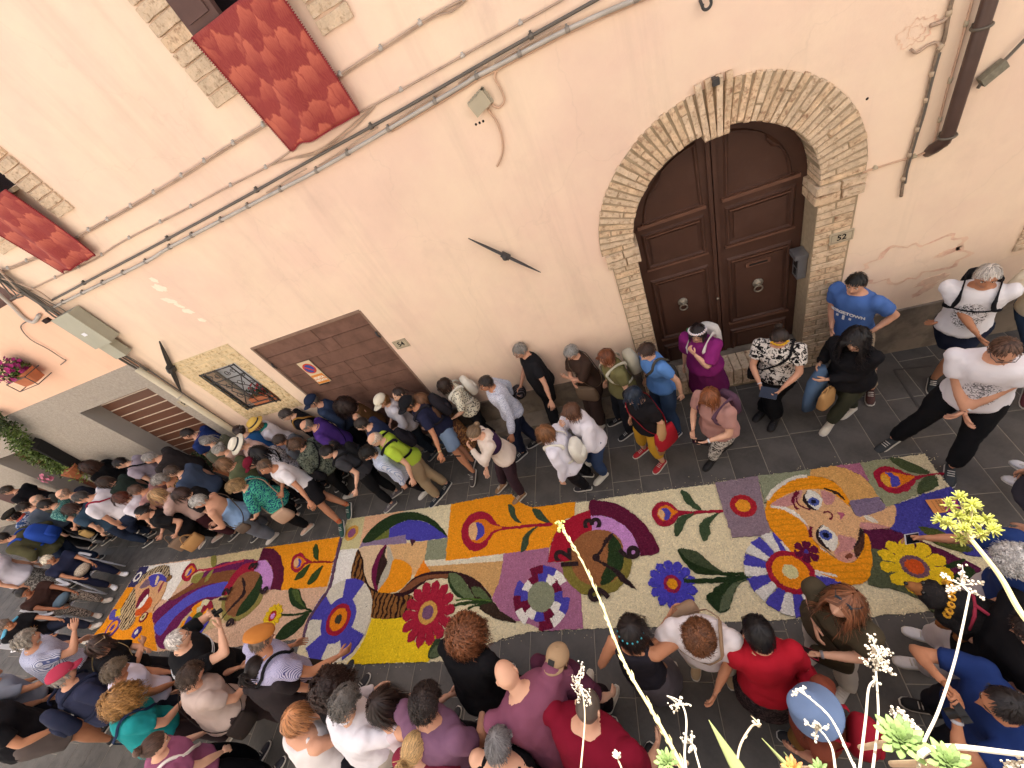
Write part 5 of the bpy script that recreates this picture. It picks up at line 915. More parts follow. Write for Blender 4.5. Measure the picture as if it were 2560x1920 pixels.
for row, (a, wd_) in enumerate(((.28, .012), (.52, .03), (.70, .03))):      # unreadable dark lettering, three short lines
    t = .12
    while t < .86:
        l = r.uniform(.03, .07); p0, p1 = q[0] + u_ * a + v_ * t, q[0] + u_ * (a + (.05 if row == 0 else .12)) + v_ * (t + l * .3); g.obox(zup((p0 + p1) / 2, .0535) - c0, (p1 - p0) / 2, v_ * l * .22, (0, 0, .0008)); t += l * 1.5
g.obj('lettering', ink, card, smooth=False, kind='stuff')
p_ = (q2[0] + q2[1] + q2[2] + q2[3]) / 4; g = Geo(); g.obox(zup(p_, .0535) - c0, (q2[1] - q2[0]) * .3, (q2[3] - q2[0]) * .18, (0, 0, .0008)); g.obj('white_panel', white_pl, card, smooth=False)
# ------------------------------------------------------------------ people
SKN_T = {'l': '#d6a78c', 'm': '#c8957a', 't': '#b67f60', 'd': '#9a6448'}
SKIN = {k: mat('skin_' + k, v, .55, .3, var=.07, vs=9, bump=.12, bs=120, bd=.002, sub=.0) for k, v in SKN_T.items()}
LIP = mat('lips', '#a85a50', .5); EYEW = mat('eye_white', '#d8d2cc', .3, .5, var=0, bump=0); IRIS = mat('eye_iris', '#2a1c16', .2, .5, var=0, bump=0); BROWM = mat('eyebrow', '#4a372c', .9)
def hairmat(c): return mat('hair_' + c.strip('#'), c, .48, .4, var=.18, vs=14, bump=.25, bs=90, bd=.003, island=.5)
def unit(v): v = np.asarray(v, float); return v / (np.linalg.norm(v) + 1e-9)
def rotx(a): c, s = math.cos(a), math.sin(a); return np.array([[1, 0, 0], [0, c, -s], [0, s, c]])
def rotz(a): c, s = math.cos(a), math.sin(a); return np.array([[c, -s, 0], [s, c, 0], [0, 0, 1]])
PEND = []                                  # (object, modifiers..., after)
def remesh_later(g, name, mats, parent, voxel, after=None, sm=3):
    o = g.obj(name, mats, parent); m = o.modifiers.new('remesh', 'REMESH'); m.mode = 'VOXEL'; m.voxel_size = voxel; m.use_smooth_shade = True
    s = o.modifiers.new('smooth', 'SMOOTH'); s.factor = .5; s.iterations = sm; PEND.append((o, after)); return o
def mesh_arrays(me):
    V = np.zeros(len(me.vertices) * 3, np.float32); me.vertices.foreach_get('co', V); L_ = np.zeros(len(me.loops), np.int32); me.loops.foreach_get('vertex_index', L_)
    T = np.zeros(len(me.polygons), np.int32); me.polygons.foreach_get('loop_total', T); return V.reshape(-1, 3).astype(float), L_, T
def vnormals(V, L_, T):
    s = np.cumsum(T) - T; a, b, c = V[L_[s]], V[L_[s + 1]], V[L_[s + 2]]; fn = np.cross(b - a, c - a); n = np.zeros_like(V); np.add.at(n, L_, np.repeat(fn, T, axis=0)); return n / (np.linalg.norm(n, axis=1)[:, None] + 1e-12)
def flush():
    dg = bpy.context.evaluated_depsgraph_get(); dg.update()
    new = [(o, a, bpy.data.meshes.new_from_object(o.evaluated_get(dg))) for o, a in PEND]
    for o, a, me in new:
        V, L_, T = mesh_arrays(me); mats = [m for m in o.data.materials]; g = Geo(); g.V = [V]; g.L = [L_]; g.T = [T]; g.M = [np.zeros(len(T), int)]; g.n = len(V)
        if a: g = a(g) or g
        old = o.data; o.modifiers.clear(); o.data = g.mesh(old.name, mats); bpy.data.meshes.remove(old); bpy.data.meshes.remove(me)
    PEND.clear()
def folds(seed, amp=.006, k=5.0, low=None):
    def f(g):
        V = g.V[0]; n = vnormals(V, g.L[0], g.T[0]); P = V * np.array([1.2, 1.2, .8]); d = noise3(P, k, seed, 3); d = np.sign(d) * np.abs(d) ** .8
        ridge = 1 - np.abs(noise3(V * np.array([1.0, 1.0, .55]), k * .55, seed + 5, 2)) * 2
        g.V[0] = V + n * (amp * (d + .8 * ridge + .45))[:, None]; return g
    return f

# --- the head: a ball shaped by its features (metres, face towards +Y, centre of the skull at 0)
def head_geo(n=40, m=30, female=False, seed=0):
    th = np.linspace(0, 2 * PI, n, endpoint=False); ph = np.linspace(-PI / 2 + .06, PI / 2 - .06, m); T_, P_ = np.meshgrid(th, ph); x = np.cos(P_) * np.sin(T_); y = np.cos(P_) * np.cos(T_); z = np.sin(P_)
    X, Y, Z = x * .076, y * .096, z * .115
    low = np.clip(-Z / .115, 0, 1); X *= 1 - (.26 if not female else .32) * low ** 1.5; back = Y < 0; Y = np.where(back, Y * (1 - .42 * low), Y * (1 - .08 * low)); Y += .012 * low
    front = np.clip(Y / .09, 0, 1) ** 2
    def gs(cx, cz, sx, sz): return np.exp(-((X - cx) / sx) ** 2 - ((Z - cz) / sz) ** 2) * front
    Y += .024 * gs(0, -.022, .012, .013) + .012 * gs(0, .0, .010, .022) + .008 * gs(0, -.055, .022, .012) + .010 * gs(0, -.098, .024, .018)
    Y += -.010 * gs(.031, .012, .016, .013) - .010 * gs(-.031, .012, .016, .013) + .006 * gs(.028, .034, .024, .009) + .006 * gs(-.028, .034, .024, .009) + .004 * gs(.04, -.03, .02, .02) + .004 * gs(-.04, -.03, .02, .02)
    V = np.stack([X, Y, Z], 2).reshape(-1, 3); i, j = np.meshgrid(np.arange(n), np.arange(m - 1)); a = (j * n + i).ravel(); b = (j * n + (i + 1) % n).ravel(); F = np.stack([b, a, a + n, b + n], 1)
    g = Geo(); g.add(V, F); ctr = V[F].mean(1); lips = (np.abs(ctr[:, 0]) < .024) & (np.abs(ctr[:, 2] + .056) < .009) & (ctr[:, 1] > .05); g.M[0] = np.where(lips, 1, 0)
    for r_, o_ in ((np.arange(n), False), (np.arange(n) + (m - 1) * n, True)): g.L.append(r_ if not o_ else r_[::-1]); g.T.append(np.array([n])); g.M.append(np.array([0]))
    for s in (-1, 1):
        g.ball((s * .031, .076, .012), (.0135, .010, .0075), 10, 2, 6); g.ball((s * .031, .0815, .0115), (.0062, .0062, .0062), 8, 3, 5)
        g.tube([(s * .014, .094, .030), (s * .031, .093, .036), (s * .047, .080, .031)], .0032, 5, 4)
        g.tube([(s * .069, -.004, .026), (s * .078, -.012, .022), (s * .080, -.012, .0), (s * .072, -.004, -.026), (s * .067, .0, -.022)], [.007, .009, .009, .007, .005], 6, 0)
    return g
HEAD = {f: head_geo(40, 30, f) for f in (False, True)}; HEADLO = {f: head_geo(26, 20, f) for f in (False, True)}
def hand_geo(kind='relax'):
    """right hand: wrist at 0, fingers along -Z, palm towards -X (the thigh), thumb towards +Y"""
    g = Geo(); curl = {'relax': .42, 'grip': 1.25, 'flat': .12, 'hold': .75}[kind]
    y = np.array([0, 1., 0]); x = np.array([1., 0, 0]); g.loft([((0, 0, .012), y, x, .024, .018), ((0, .0, -.015), y, x, .028, .017), ((0, .002, -.05), y, x, .040, .015), ((0, .003, -.082), y, x, .041, .013), ((0, .003, -.094), y, x, .036, .010)], 10)
    for i, (yy, L_) in enumerate(((.031, .072), (.011, .080), (-.010, .074), (-.029, .058))):
        p = np.array([0, yy, -.082]); a = .08; P = [p.copy()]; sp = (yy - .002) * 2.2
        for k, f in enumerate((.45, .32, .23)):
            a += curl * (.55, 1.0, .8)[k] * (1 + .08 * (i - 1)); d = np.array([-math.sin(a), sp * (1 if k == 0 else .4), -math.cos(a)]); p = p + unit(d) * L_ * f; P.append(p.copy())
        g.tube(P, [.0095, .0088, .0080, .0062], 6)
    t = curl * .35; P = [np.array([-.004, .020, -.018]), np.array([-.014, .046, -.040]), np.array([-.022 - .01 * t, .058, -.066]), np.array([-.032 - .02 * t, .056 - .01 * t, -.088])]; g.tube(P, [.015, .0125, .0100, .0078], 6); return g
HANDS = {k: hand_geo(k) for k in ('relax', 'grip', 'flat', 'hold')}
def shoe_geo():
    g = Geo(); x = np.array([1., 0, 0]); z = np.array([0, 0, 1.])
    def ring(y, w_, z0, z1): return (np.array([0, y, (z0 + z1) / 2]), x, z, w_, (z1 - z0) / 2)
    g.loft([ring(-.075, .020, .012, .045), ring(-.06, .033, .012, .075), ring(-.02, .038, .012, .088), ring(.03, .039, .012, .078), ring(.08, .044, .012, .062), ring(.13, .045, .012, .052), ring(.165, .036, .012, .044), ring(.185, .018, .014, .032)], 12, 0)
    g.loft([ring(-.083, .022, .0, .022), ring(-.06, .038, .0, .022), ring(0, .041, .0, .02), ring(.08, .048, .0, .02), ring(.13, .049, .0, .022), ring(.172, .040, .002, .024), ring(.194, .02, .005, .025)], 12, 1, p=3)
    for k in range(3): g.box((-.026, .035 + k * .022, .072 - k * .006), (.026, .041 + k * .022, .080 - k * .006), 1)
    return g
SHOE = shoe_geo()

class Body: pass
def ik(a, b, l1, l2, pole):
    d = b - a; D_ = np.linalg.norm(d); D_ = min(max(D_, .2 * (l1 + l2)), (l1 + l2) * .995); u = unit(d); b = a + u * D_; c = (l1 * l1 - l2 * l2 + D_ * D_) / (2 * D_); h = math.sqrt(max(l1 * l1 - c * c, 0)); p = np.asarray(pole, float); p = unit(p - (p @ u) * u); return a + u * c + p * h, b
TP = {'m': [(-.19, .060, .055), (-.10, .088, .072), (0, .098, .068), (.18, .090, .063), (.36, .086, .060), (.55, .096, .064), (.72, .106, .066), (.86, .108, .060), (.95, .088, .050), (1.01, .050, .040)],
      'f': [(-.19, .062, .055), (-.10, .094, .074), (0, .102, .072), (.18, .090, .062), (.36, .077, .054), (.55, .085, .060), (.70, .092, .068), (.86, .094, .055), (.95, .076, .046), (1.01, .044, .036)]}
def build_person(hx, hy, h, yaw, label, top=('tee', '#dddde0'), bot=('trousers', '#22222a'), shoe='#2a2a2e', hair=('short', '#3a2c24'), arms='down', look=30, lean=6, sex='f', g_=1.0, skin='m', feet=None, walk=0.0, turn=0, twist=0, extra='', group='people gathered round the flower carpet', hands=None, sit=False, near=None, tilt=0, cat='person', top2=None):
    B = Body(); r = np.random.default_rng(abs(int(hx * 7 + hy * 13))); bottom = 30 <= yaw <= 135; farl = hx < 620 and not bottom and not sit; big = bottom and hx < 1500; h = h * (1.06 if big or farl else 1.0); gth = g_ * (1.27 if big and not sit else 1.18 if farl else 1.1); lean = lean + (10 if bottom and not sit else 0); ya = math.radians(yaw - 90); R = rotz(ya); Ri = R.T
    headpos = None; L0 = math.radians(lean)
    hz = (.53 if not sit else .30) * h
    if sit: hz = .50
    elif walk > .1: hz -= .03 * h * walk
    sl = .305 * h
    spine = []; p = np.array([0, -.05 * math.sin(L0) * h * (1 if lean < 20 else 1.6), hz]); a = L0 * .55; n = 12
    S0 = p.copy(); spine.append((p.copy(), a))
    for i in range(n): a = L0 * (.55 + .75 * (i + .5) / n); p = p + np.array([0, math.sin(a), math.cos(a)]) * sl / n; spine.append((p.copy(), a))
    def sp(s):
        q = s * n
        if q <= 0: p0, a0 = spine[0]; return p0 + np.array([0, math.sin(a0 * .3), math.cos(a0 * .3)]) * (s * sl), a0 * .3
        if q >= n: p0, a0 = spine[-1]; return p0 + np.array([0, math.sin(a0), math.cos(a0)]) * ((s - 1) * sl), a0
        i = int(q); f = q - i; return spine[i][0] * (1 - f) + spine[i + 1][0] * f, spine[i][1] * (1 - f) + spine[i + 1][1] * f
    tw = math.radians(twist)
    def axes(s):
        p, a = sp(s); t = max(0, min(1, s)) * tw; x = np.array([math.cos(t), math.sin(t), 0]); up = np.array([0, math.sin(a), math.cos(a)]); f = np.cross(up, x); return p, x, unit(f), up
    tp = np.array(TP[sex]); wid = lambda s: np.interp(s, tp[:, 0], tp[:, 1]) * h * gth; dep = lambda s: np.interp(s, tp[:, 0], tp[:, 2]) * h * (1 + (gth - 1) * 1.05) * (1 + .10 * math.exp(-((s - .25) / .25) ** 2) * (gth - .9) * 4)
    def surf(s, phi, off=0.0):
        p, x, f, up = axes(s); bias = (.012 * h if sex == 'f' and .5 < s < .85 and math.sin(phi) > 0 else 0); return p + x * (wid(s) + off) * math.cos(phi) + f * ((dep(s) + off + bias) * math.sin(phi) + .004)
    B.surf, B.axes, B.wid, B.dep = surf, axes, wid, dep
    nb, nx_, nf, nu = axes(1.0); hp = math.radians(look); hd = .082 * h
    neckdir = unit(nu * .8 + np.array([0, math.sin((a + hp) * .5), math.cos((a + hp) * .5)]) * .7); hc = nb + neckdir * hd + nf * .012 * h
    # world placement from the head
    z_t = hc[2]; HW = G(hx, hy, z_t); hl = R @ hc; root = np.array([HW[0] - hl[0], HW[1] - hl[1], 0]); root[2] = GK * root[0]
    B.root, B.R = root, R
    e = empty(cat, tuple(root), ya, label=label, cat=cat, group=group); B.e = e
    cd_ = np.linalg.norm(np.array([root[0], root[1], 1.2]) - CAM); lod = near if near is not None else (0 if cd_ < 5.6 else (1 if cd_ < 8 else 2))
    vox = (.020, .025, .032)[lod]; hlod = 0 if cd_ < 4.7 else (1 if cd_ < 8 else 2)
    # legs
    hj = .052 * h * (1 + (gth - 1) * .8); AN = .045 * h; l1, l2 = .243 * h, .243 * h; legs = []
    for k, s in enumerate((-1, 1)):
        H0 = np.array([s * hj, S0[1], hz - .01 * h])
        if feet is not None and feet[k] is not None:
            q = G(*feet[k]); fl = Ri @ (q - root); tgt = np.array([fl[0], fl[1], AN]); fy = math.radians(0)
        elif sit: tgt = np.array([s * hj * 1.3, S0[1] + .44, AN])
        else: tgt = np.array([s * hj * (1.05 + .25 * r.random()), (walk * .15 * s * h if walk else r.uniform(-.03, .05)) - .0, AN])
        kn, an = ik(H0, tgt, l1, l2, (s * .12, 1, .15 if sit else 0)); legs.append((H0, kn, an))
    B.legs = legs
    # arms
    if isinstance(arms, str): arms = (arms, arms)
    sh_p, sh_x, sh_f, sh_u = axes(.90); ua, fa = .172 * h, .148 * h; armj = []
    PR = {'down': ((.045, .015, -.31), (.3, -1, 0)), 'relaxed': ((.035, .05, -.285), (.4, -1, 0)), 'phone': ((-.055, .145, -.17), (.9, -.5, -.8)), 'read': ((-.04, .17, -.19), (1, -.5, -.6)), 'cross': ((-.15, .125, -.12), (1, -.1, -.6)), 'clasp': ((-.075, .115, -.25), (1, -.5, 0)), 'behind': ((-.08, -.10, -.27), (1, -.3, 0)),
          'chin': ((-.08, .105, .035), (.6, .2, -1)), 'camera': ((-.060, .125, .065), (1, .1, -.8)), 'hip': ((.01, .02, -.23), (1, -.8, 0)), 'fwd': ((.0, .22, -.16), (.4, -.4, -1)), 'bag': ((.03, .06, -.20), (.5, -1, -.2)), 'up': ((.04, .25, .02), (.5, 0, -1)), 'out': ((.16, .12, -.14), (.2, -.6, -1)), 'elbow': ((-.02, .07, -.03), (1.2, .1, .25)), 'knees': ((-.02, .25, -.25), (.7, -.4, -.4)), 'swing': ((.05, -.08, -.28), (.2, -1, 0)), 'neck': ((-.06, .045, .045), (.8, .6, -.8))}
    for k, s in enumerate((-1, 1)):
        S_ = sh_p + sh_x * s * (wid(.86) * .97) - sh_u * .004 * h; nm = arms[k]
        if isinstance(nm, tuple):                        # wrist given as pixel + height
            q = G(nm[0], nm[1], nm[2]); T_ = Ri @ (q - root); pole = (s * .4, -.4, -1)
        else:
            d, pole = PR[nm]; vert = nm in ('down', 'swing', 'relaxed', 'knees'); bx = sh_x if not vert else np.array([1., 0, 0]); bf = sh_f if not vert else np.array([0, 1., 0]); bu = sh_u if not vert else np.array([0, 0, 1.])
            base = S_; T_ = base + bx * s * d[0] * h + bf * (d[1] + (0.02 * (gth - 1) * 8 if d[1] > .1 else 0)) * h + bu * d[2] * h; T_ = T_ + r.normal(0, .008, 3); pole = np.array([s * pole[0], pole[1], pole[2]]); pole = bx * pole[0] + bf * pole[1] + bu * pole[2]
        el, wr = ik(S_, T_, ua, fa, pole); armj.append((S_, el, wr, nm))
    B.arms = armj
    # ---- body mesh
    bg_ = Geo(); rings = []; tk0 = top[0]
    for s in (-.19, -.08, .0, .15, .3, .45, .6, .75, .86, .95, 1.01):
        p, x, f, up = axes(s); kk = (.93 if tk0 in ('tank', 'halter') else .84) if s < .84 else (1 if tk0 in ('tank', 'halter') else .92 if s < 1 else .86); rings.append((p + f * .004, x, f, wid(s) * kk, dep(s) * (kk if s < .9 else .9)))
    bg_.loft(rings, 16)
    af = math.sqrt(gth)
    for (S_, el, wr, nm) in armj:
        bg_.ball(S_, (.034 if tk0 in ('tank', 'halter') else .029) * h * af, 10); bg_.tube([S_, S_ * .5 + el * .5, el], [(.031 if tk0 in ('tank', 'halter') else .028) * h * af, .028 * h * af, .022 * h * af], 10); bg_.ball(el, .0225 * h * af, 8); bg_.tube([el, el * .65 + wr * .35, wr], [.022 * h * af, .0225 * h * af, .0155 * h], 10); bg_.ball(wr, .0155 * h, 8, k=5)
    for (H0, kn, an) in legs:
        bg_.ball(H0, .055 * h * gth, 10); bg_.tube([H0, H0 * .5 + kn * .5, kn], [.055 * h * gth, .046 * h * gth, .033 * h * af], 10); bg_.ball(kn, .034 * h * af, 8); bg_.tube([kn, kn * .65 + an * .35, an], [.032 * h * af, .034 * h * af, .022 * h], 10); bg_.ball(an, .024 * h, 8, k=5)
    bg_.tube([nb - nu * .03 * h, nb + neckdir * .02 * h, hc - neckdir * .025 * h], [.040 * h if sex == 'm' else .035 * h, .034 * h if sex == 'm' else .029 * h, .032 * h if sex == 'm' else .028 * h], 12)
    HR = rotz(math.radians(turn)) @ rotx(-hp)
    if tilt: HR = HR @ np.array([[math.cos(math.radians(tilt)), 0, math.sin(math.radians(tilt))], [0, 1, 0], [-math.sin(math.radians(tilt)), 0, math.cos(math.radians(tilt))]])
    hs_ = h / 1.72 * (1.0 if sex == 'm' else 1.02); HM = HR * hs_; B.HM, B.hc, B.HR = HM, hc, HR
    hg = (HEAD if hlod == 0 or cd_ < 6.3 else HEADLO)[sex == 'f']
    hk = hands or ('relax', 'relax'); hk = (hk, hk) if isinstance(hk, str) else hk
    parts = []
    for k, s in enumerate((-1, 1)):
        S_, el, wr, nm = armj[k]; fd = unit(wr - el); kind = hk[k]
        if hk[k] == 'relax' and nm in ('phone', 'read', 'camera', 'bag', 'fwd'): kind = 'hold'
        if nm in ('clasp', 'behind', 'hip', 'chin', 'neck'): kind = 'hold'
        inward = np.array([-s, 0, 0.]) if nm not in ('phone', 'read', 'cross', 'camera', 'fwd', 'up') else np.array([-s * .8, -.1, .6]) if nm != 'cross' else np.array([0, -1, 0.])
        if nm in ('chin', 'neck'): inward = np.array([0, -1, .3])
        if nm == 'clasp': inward = np.array([-s * .3, -1, 0.])
        zz = -fd; xx = -unit(inward - (inward @ zz) * zz); yy = np.cross(zz, xx); M_ = np.stack([xx, yy, zz], 1) * hs_ * (.98 if sex == 'm' else .88)
        if s < 0: M_ = M_ @ np.diag([1, -1, 1.])
        parts.append((HANDS[kind], M_, wr + fd * .008)); armj[k] = armj[k] + (M_, kind)
    def after(g):
        o = Geo(); o.V = g.V; o.L = g.L; o.T = g.T; o.M = g.M; o.n = g.n; o.join(hg, (HM, hc))
        for hgo, M_, t in parts:
            q = Geo(); q.join(hgo, (M_, t))
            if np.linalg.det(M_) < 0:
                for i_, (L_, T_) in enumerate(zip(q.L, q.T)): 
                    off = np.cumsum(T_) - T_; idx = np.concatenate([np.arange(o_ + t_ - 1, o_ - 1, -1) for o_, t_ in zip(off, T_)]); q.L[i_] = L_[idx]
            o.join(q)
        return o
    remesh_later(bg_, 'body', [SKIN[skin], LIP, EYEW, IRIS, BROWM], e, vox * 1.18, after)
    # ---- garments
    tk, tc = top[0], top[1]; tm = tc if not isinstance(tc, str) else fabric(tc, *(top[2:] if len(top) > 2 else ())); loose = {'tank': .006, 'tee': .013, 'polo': .013, 'shirt': .017, 'long': .013, 'jacket': .026, 'blouse': .020, 'dress': .012, 'halter': .006}[tk]
    hem = {'jacket': -.17, 'dress': -.19, 'tank': -.12, 'halter': -.12}.get(tk, -.15)
    gg = Geo(); rings = []
    topS = {'tank': .93, 'halter': .72}.get(tk, 1.0)
    for s in [q for q in (hem, -.06, .05, .2, .35, .5, .62, .75, .86, .93, .975, 1.0) if q <= topS]:
        p, x, f, up = axes(s); fl = (.030 if tk != 'tank' else .016) * max(0, .15 - s) / .3; k = 1 if s < .93 else 1 - (s - .93) * 1.2
        rings.append((p + f * (.006 + (.012 * h if sex == 'f' and .5 < s < .85 else 0) * .6), x, f, (wid(s) + loose + fl) * k, (dep(s) + loose + fl) * k))
    gg.loft(rings, 20); sl_ = {'tee': .62, 'polo': .6, 'shirt': 2.0, 'long': 2.0, 'jacket': 2.0, 'blouse': 1.5, 'dress': .5, 'tank': 0, 'halter': 0}[tk]
    if top2 == 'half': sl_ = .9
    if top2 == 'short': sl_ = .6
    if tk == 'tank':
        for s in (-1, 1):
            p, x, f, up = axes(.9); q0 = p + x * s * wid(.9) * .62; gg.tube([q0 + f * dep(.9) * .8 - up * .03 * h, q0 + up * .035 * h, q0 - f * dep(.9) * .8 - up * .03 * h], .018, 8)
    if sl_ > 0:
        ex = {'tee': 1.36, 'polo': 1.36, 'shirt': 1.42, 'long': 1.28, 'jacket': 1.6, 'blouse': 1.62, 'dress': 1.35}[tk]
        for (S_, el, wr, nm, *_) in armj:
            gg.ball(S_ + unit(sh_u) * .002, .037 * h * af * (1 + (ex - 1) * .35), 12)
            if sl_ <= 1: gg.tube([S_, S_ * .5 + (S_ + (el - S_) * sl_) * .5, S_ + (el - S_) * sl_], [.034 * h * af * 1.1, .030 * h * af * ex * .98, .028 * h * af * ex], 12)
            else:
                f2_ = min(sl_ - 1, .95); end = el + (wr - el) * f2_; gg.tube([S_, S_ * .5 + el * .5, el], [.034 * h * af * 1.08, .029 * h * af * (ex * .92), .0235 * h * af * ex], 12); gg.ball(el, .0235 * h * af * ex, 10); gg.tube([el, (el + end) / 2, end], [.0235 * h * af * ex, .022 * h * af * ex, .0175 * h * ex], 12)
    if tk == 'dress':
        p0, x, f, up = axes(-.1); zk = .30 * h; gg.loft([(np.array([0, S0[1], zk]), np.array([1., 0, 0]), np.array([0, 1., 0]), .16 * h * gth, .13 * h * gth), (p0 * .5 + np.array([0, S0[1], zk]) * .5, np.array([1., 0, 0]), np.array([0, 1., 0]), .125 * h * gth, .105 * h * gth), (p0, x, f, wid(-.1) + .014, dep(-.1) + .014)], 20)
    so_ = remesh_later(gg, {'tee': 't_shirt', 'polo': 'polo_shirt', 'shirt': 'shirt', 'long': 'long_sleeved_top', 'jacket': 'jacket', 'blouse': 'blouse', 'dress': 'dress', 'tank': 'tank_top', 'halter': 'halter_top'}[tk], [tm], e, vox * .92, folds(int(hx), .0058 if tk in ('tank', 'tee', 'polo') else .0085), 3)
    if tk in ('tee', 'long', 'blouse', 'dress', 'jacket'):
        cg = Geo(); p, x, f, up = axes(.985); cg.tube([p + up * (.006 - .018 * max(0, math.sin(t))) + x * math.cos(t) * .066 * hs_ * af + f * (math.sin(t) * .062 * hs_ + .004) for t in np.linspace(0, 2 * PI, 24)], .0095, 6, flat=1.5, up=up, caps=False); cg.obj('neckband', [tm], e)
    if tk in ('polo', 'shirt'):
        cg = Geo(); p, x, f, up = axes(1.0); P = [p + up * .012 + x * math.cos(t) * .060 * hs_ + f * math.sin(t) * .056 * hs_ - up * (.030 * max(0, math.sin(t)) ** 2) for t in np.linspace(PI / 2 + .25, PI / 2 + 2 * PI - .25, 20)]; cg.tube(P, .018, 6, flat=.55, up=up); cg.obj('collar', [tm], e)
    bk, bc = bot[0], bot[1]; bm_ = fabric(bc, *(bot[2:] if len(bot) > 2 else ()))
    gg = Geo(); rings = []
    for s in (-.2, -.1, .02, .12): p, x, f, up = axes(s); q_ = .006 if s < -.05 else -.010; rings.append((p, x, f, wid(s) + q_, dep(s) + q_))
    gg.loft(rings, 18)
    if bk in ('skirt', 'longskirt') and not sit:
        zk = {'skirt': .33, 'longskirt': .09}[bk] * h; p0 = axes(-.1)[0]; fx = (legs[0][2] + legs[1][2]) / 2; c1 = np.array([fx[0] * .6, S0[1] + (fx[1] - S0[1]) * .6, zk]); X_, Y_ = np.array([1., 0, 0]), np.array([0, 1., 0])
        gg.loft([(c1, X_, Y_, .135 * h * gth, .125 * h * gth), (c1 * .5 + p0 * .5, X_, Y_, .118 * h * gth, .10 * h * gth), (p0, X_, Y_, wid(-.1) + .01, dep(-.1) + .01)], 20)
    else:
        endf = {'shorts': .95, 'capri': 1.55, 'trousers': 1.93, 'wide': 1.93, 'slim': 1.9}.get(bk, 1.93); ek = {'shorts': 1.28, 'capri': 1.12, 'trousers': 1.20, 'wide': 1.75, 'slim': 1.08}.get(bk, 1.2)
        if bk == 'shorts': endf = .86
        for (H0, kn, an) in legs:
            gg.ball(H0, .058 * h * gth * 1.05, 12)
            if endf <= 1: en = H0 + (kn - H0) * endf; gg.tube([H0, (H0 + en) / 2, en], [.058 * h * gth * 1.06, .054 * h * gth * 1.08, .043 * h * gth * ek], 14)
            else:
                en = kn + (an - kn) * (endf - 1); w2_ = 1 if bk != 'wide' else 1.35; gg.tube([H0, (H0 + kn) / 2, kn], [.058 * h * gth * 1.05, .050 * h * gth * 1.05 * w2_ ** .5, .037 * h * af * ek ** .6], 14); gg.ball(kn, .038 * h * af * ek ** .6, 10); gg.tube([kn, (kn + en) / 2, en], [.037 * h * af * ek ** .6, .037 * h * af * ek ** .7, .031 * h * ek], 14)
    remesh_later(gg, {'shorts': 'shorts', 'skirt': 'skirt', 'longskirt': 'skirt'}.get(bk, 'trousers'), [bm_], e, vox * 1.15, folds(int(hy), .0065), 3)
    # ---- shoes
    sm_ = [mat('shoe_' + shoe.strip('#'), shoe, .6, .3, var=.1, vs=20, bump=.2), mat('shoe_sole_pale', '#c9c4bc', .7, var=.06) if 'darksole' not in extra else mat('shoe_sole_dark', '#2a2624', .7)]
    if any(G_ is not None for G_ in (0,)):
        for k, (H0, kn, an) in enumerate(legs):
            lg = an - kn; fy = math.atan2(-(an[0] - H0[0]) * .0, 1); dirv = np.array([0, 1.]); 
            if feet is not None and feet[k] is not None and abs(an[0] - H0[0]) > .2: dirv = unit(np.array([an[0] - H0[0], .5 * 1.0]))
            a_ = math.atan2(-dirv[0], dirv[1]) + (-.12 if k else .12); o = SHOE_OBJ(sm_, e); o.rotation_euler = (0, 0, a_); o.location = (an[0], an[1] + .015, 0.0); o.scale = (h / 1.7,) * 3
            if an[2] > AN + .04: o.location[2] = an[2] - AN; o.rotation_euler = (-.35, 0, a_)
    B.hat = any(q in extra for q in ('cap', 'hat', 'panama', 'bucket', 'beret')); B.hs, B.h, B.sex, B.lod, B.yaw = hs_, h, sex, hlod, yaw
    make_hair(B, hair, r, e)
    acc = extra.split()
    for a_ in acc: wear(B, a_, e)
    return B
_SHM = {}
def SHOE_OBJ(mats, parent):
    k = tuple(m.name for m in mats)
    if k not in _SHM: _SHM[k] = SHOE.mesh('shoe', mats)
    return link(bpy.data.objects.new('shoe', _SHM[k]), parent)

# --- hair: a close cap over the scalp and many strands lying on it
def scalp(D, off):                        # point on the skull in direction D (n,3), off metres above it
    x, y, z = D[:, 0], D[:, 1], D[:, 2]; low = np.clip(-z, 0, 1); X = x * .076 * (1 - .26 * low ** 1.5); Y = np.where(y < 0, y * .096 * (1 - .42 * low), y * .096 * (1 - .08 * low)) + .012 * low; P = np.stack([X, Y, z * .115], 1); return P + D * off
def hairline(D, kind):
    """how far inside the hair area a direction lies (positive = hair)"""
    x, y, z = D[:, 0], D[:, 1], D[:, 2]; az = np.arctan2(np.abs(x), y)            # 0 front, pi back
    lim = np.interp(az, [0, .6, 1.1, 1.5, 1.75, 2.3, PI], [.62, .52, .10, -.02, -.22, -.50, -.58]) if kind != 'receding' else np.interp(az, [0, .6, 1.1, 1.5, 1.75, 2.3, PI], [.86, .72, .25, .0, -.2, -.46, -.52])
    v = z - lim
    if kind in ('bald', 'ring'): v = np.minimum(v, .50 - z + .25 * np.clip(-y, 0, 1))
    return v
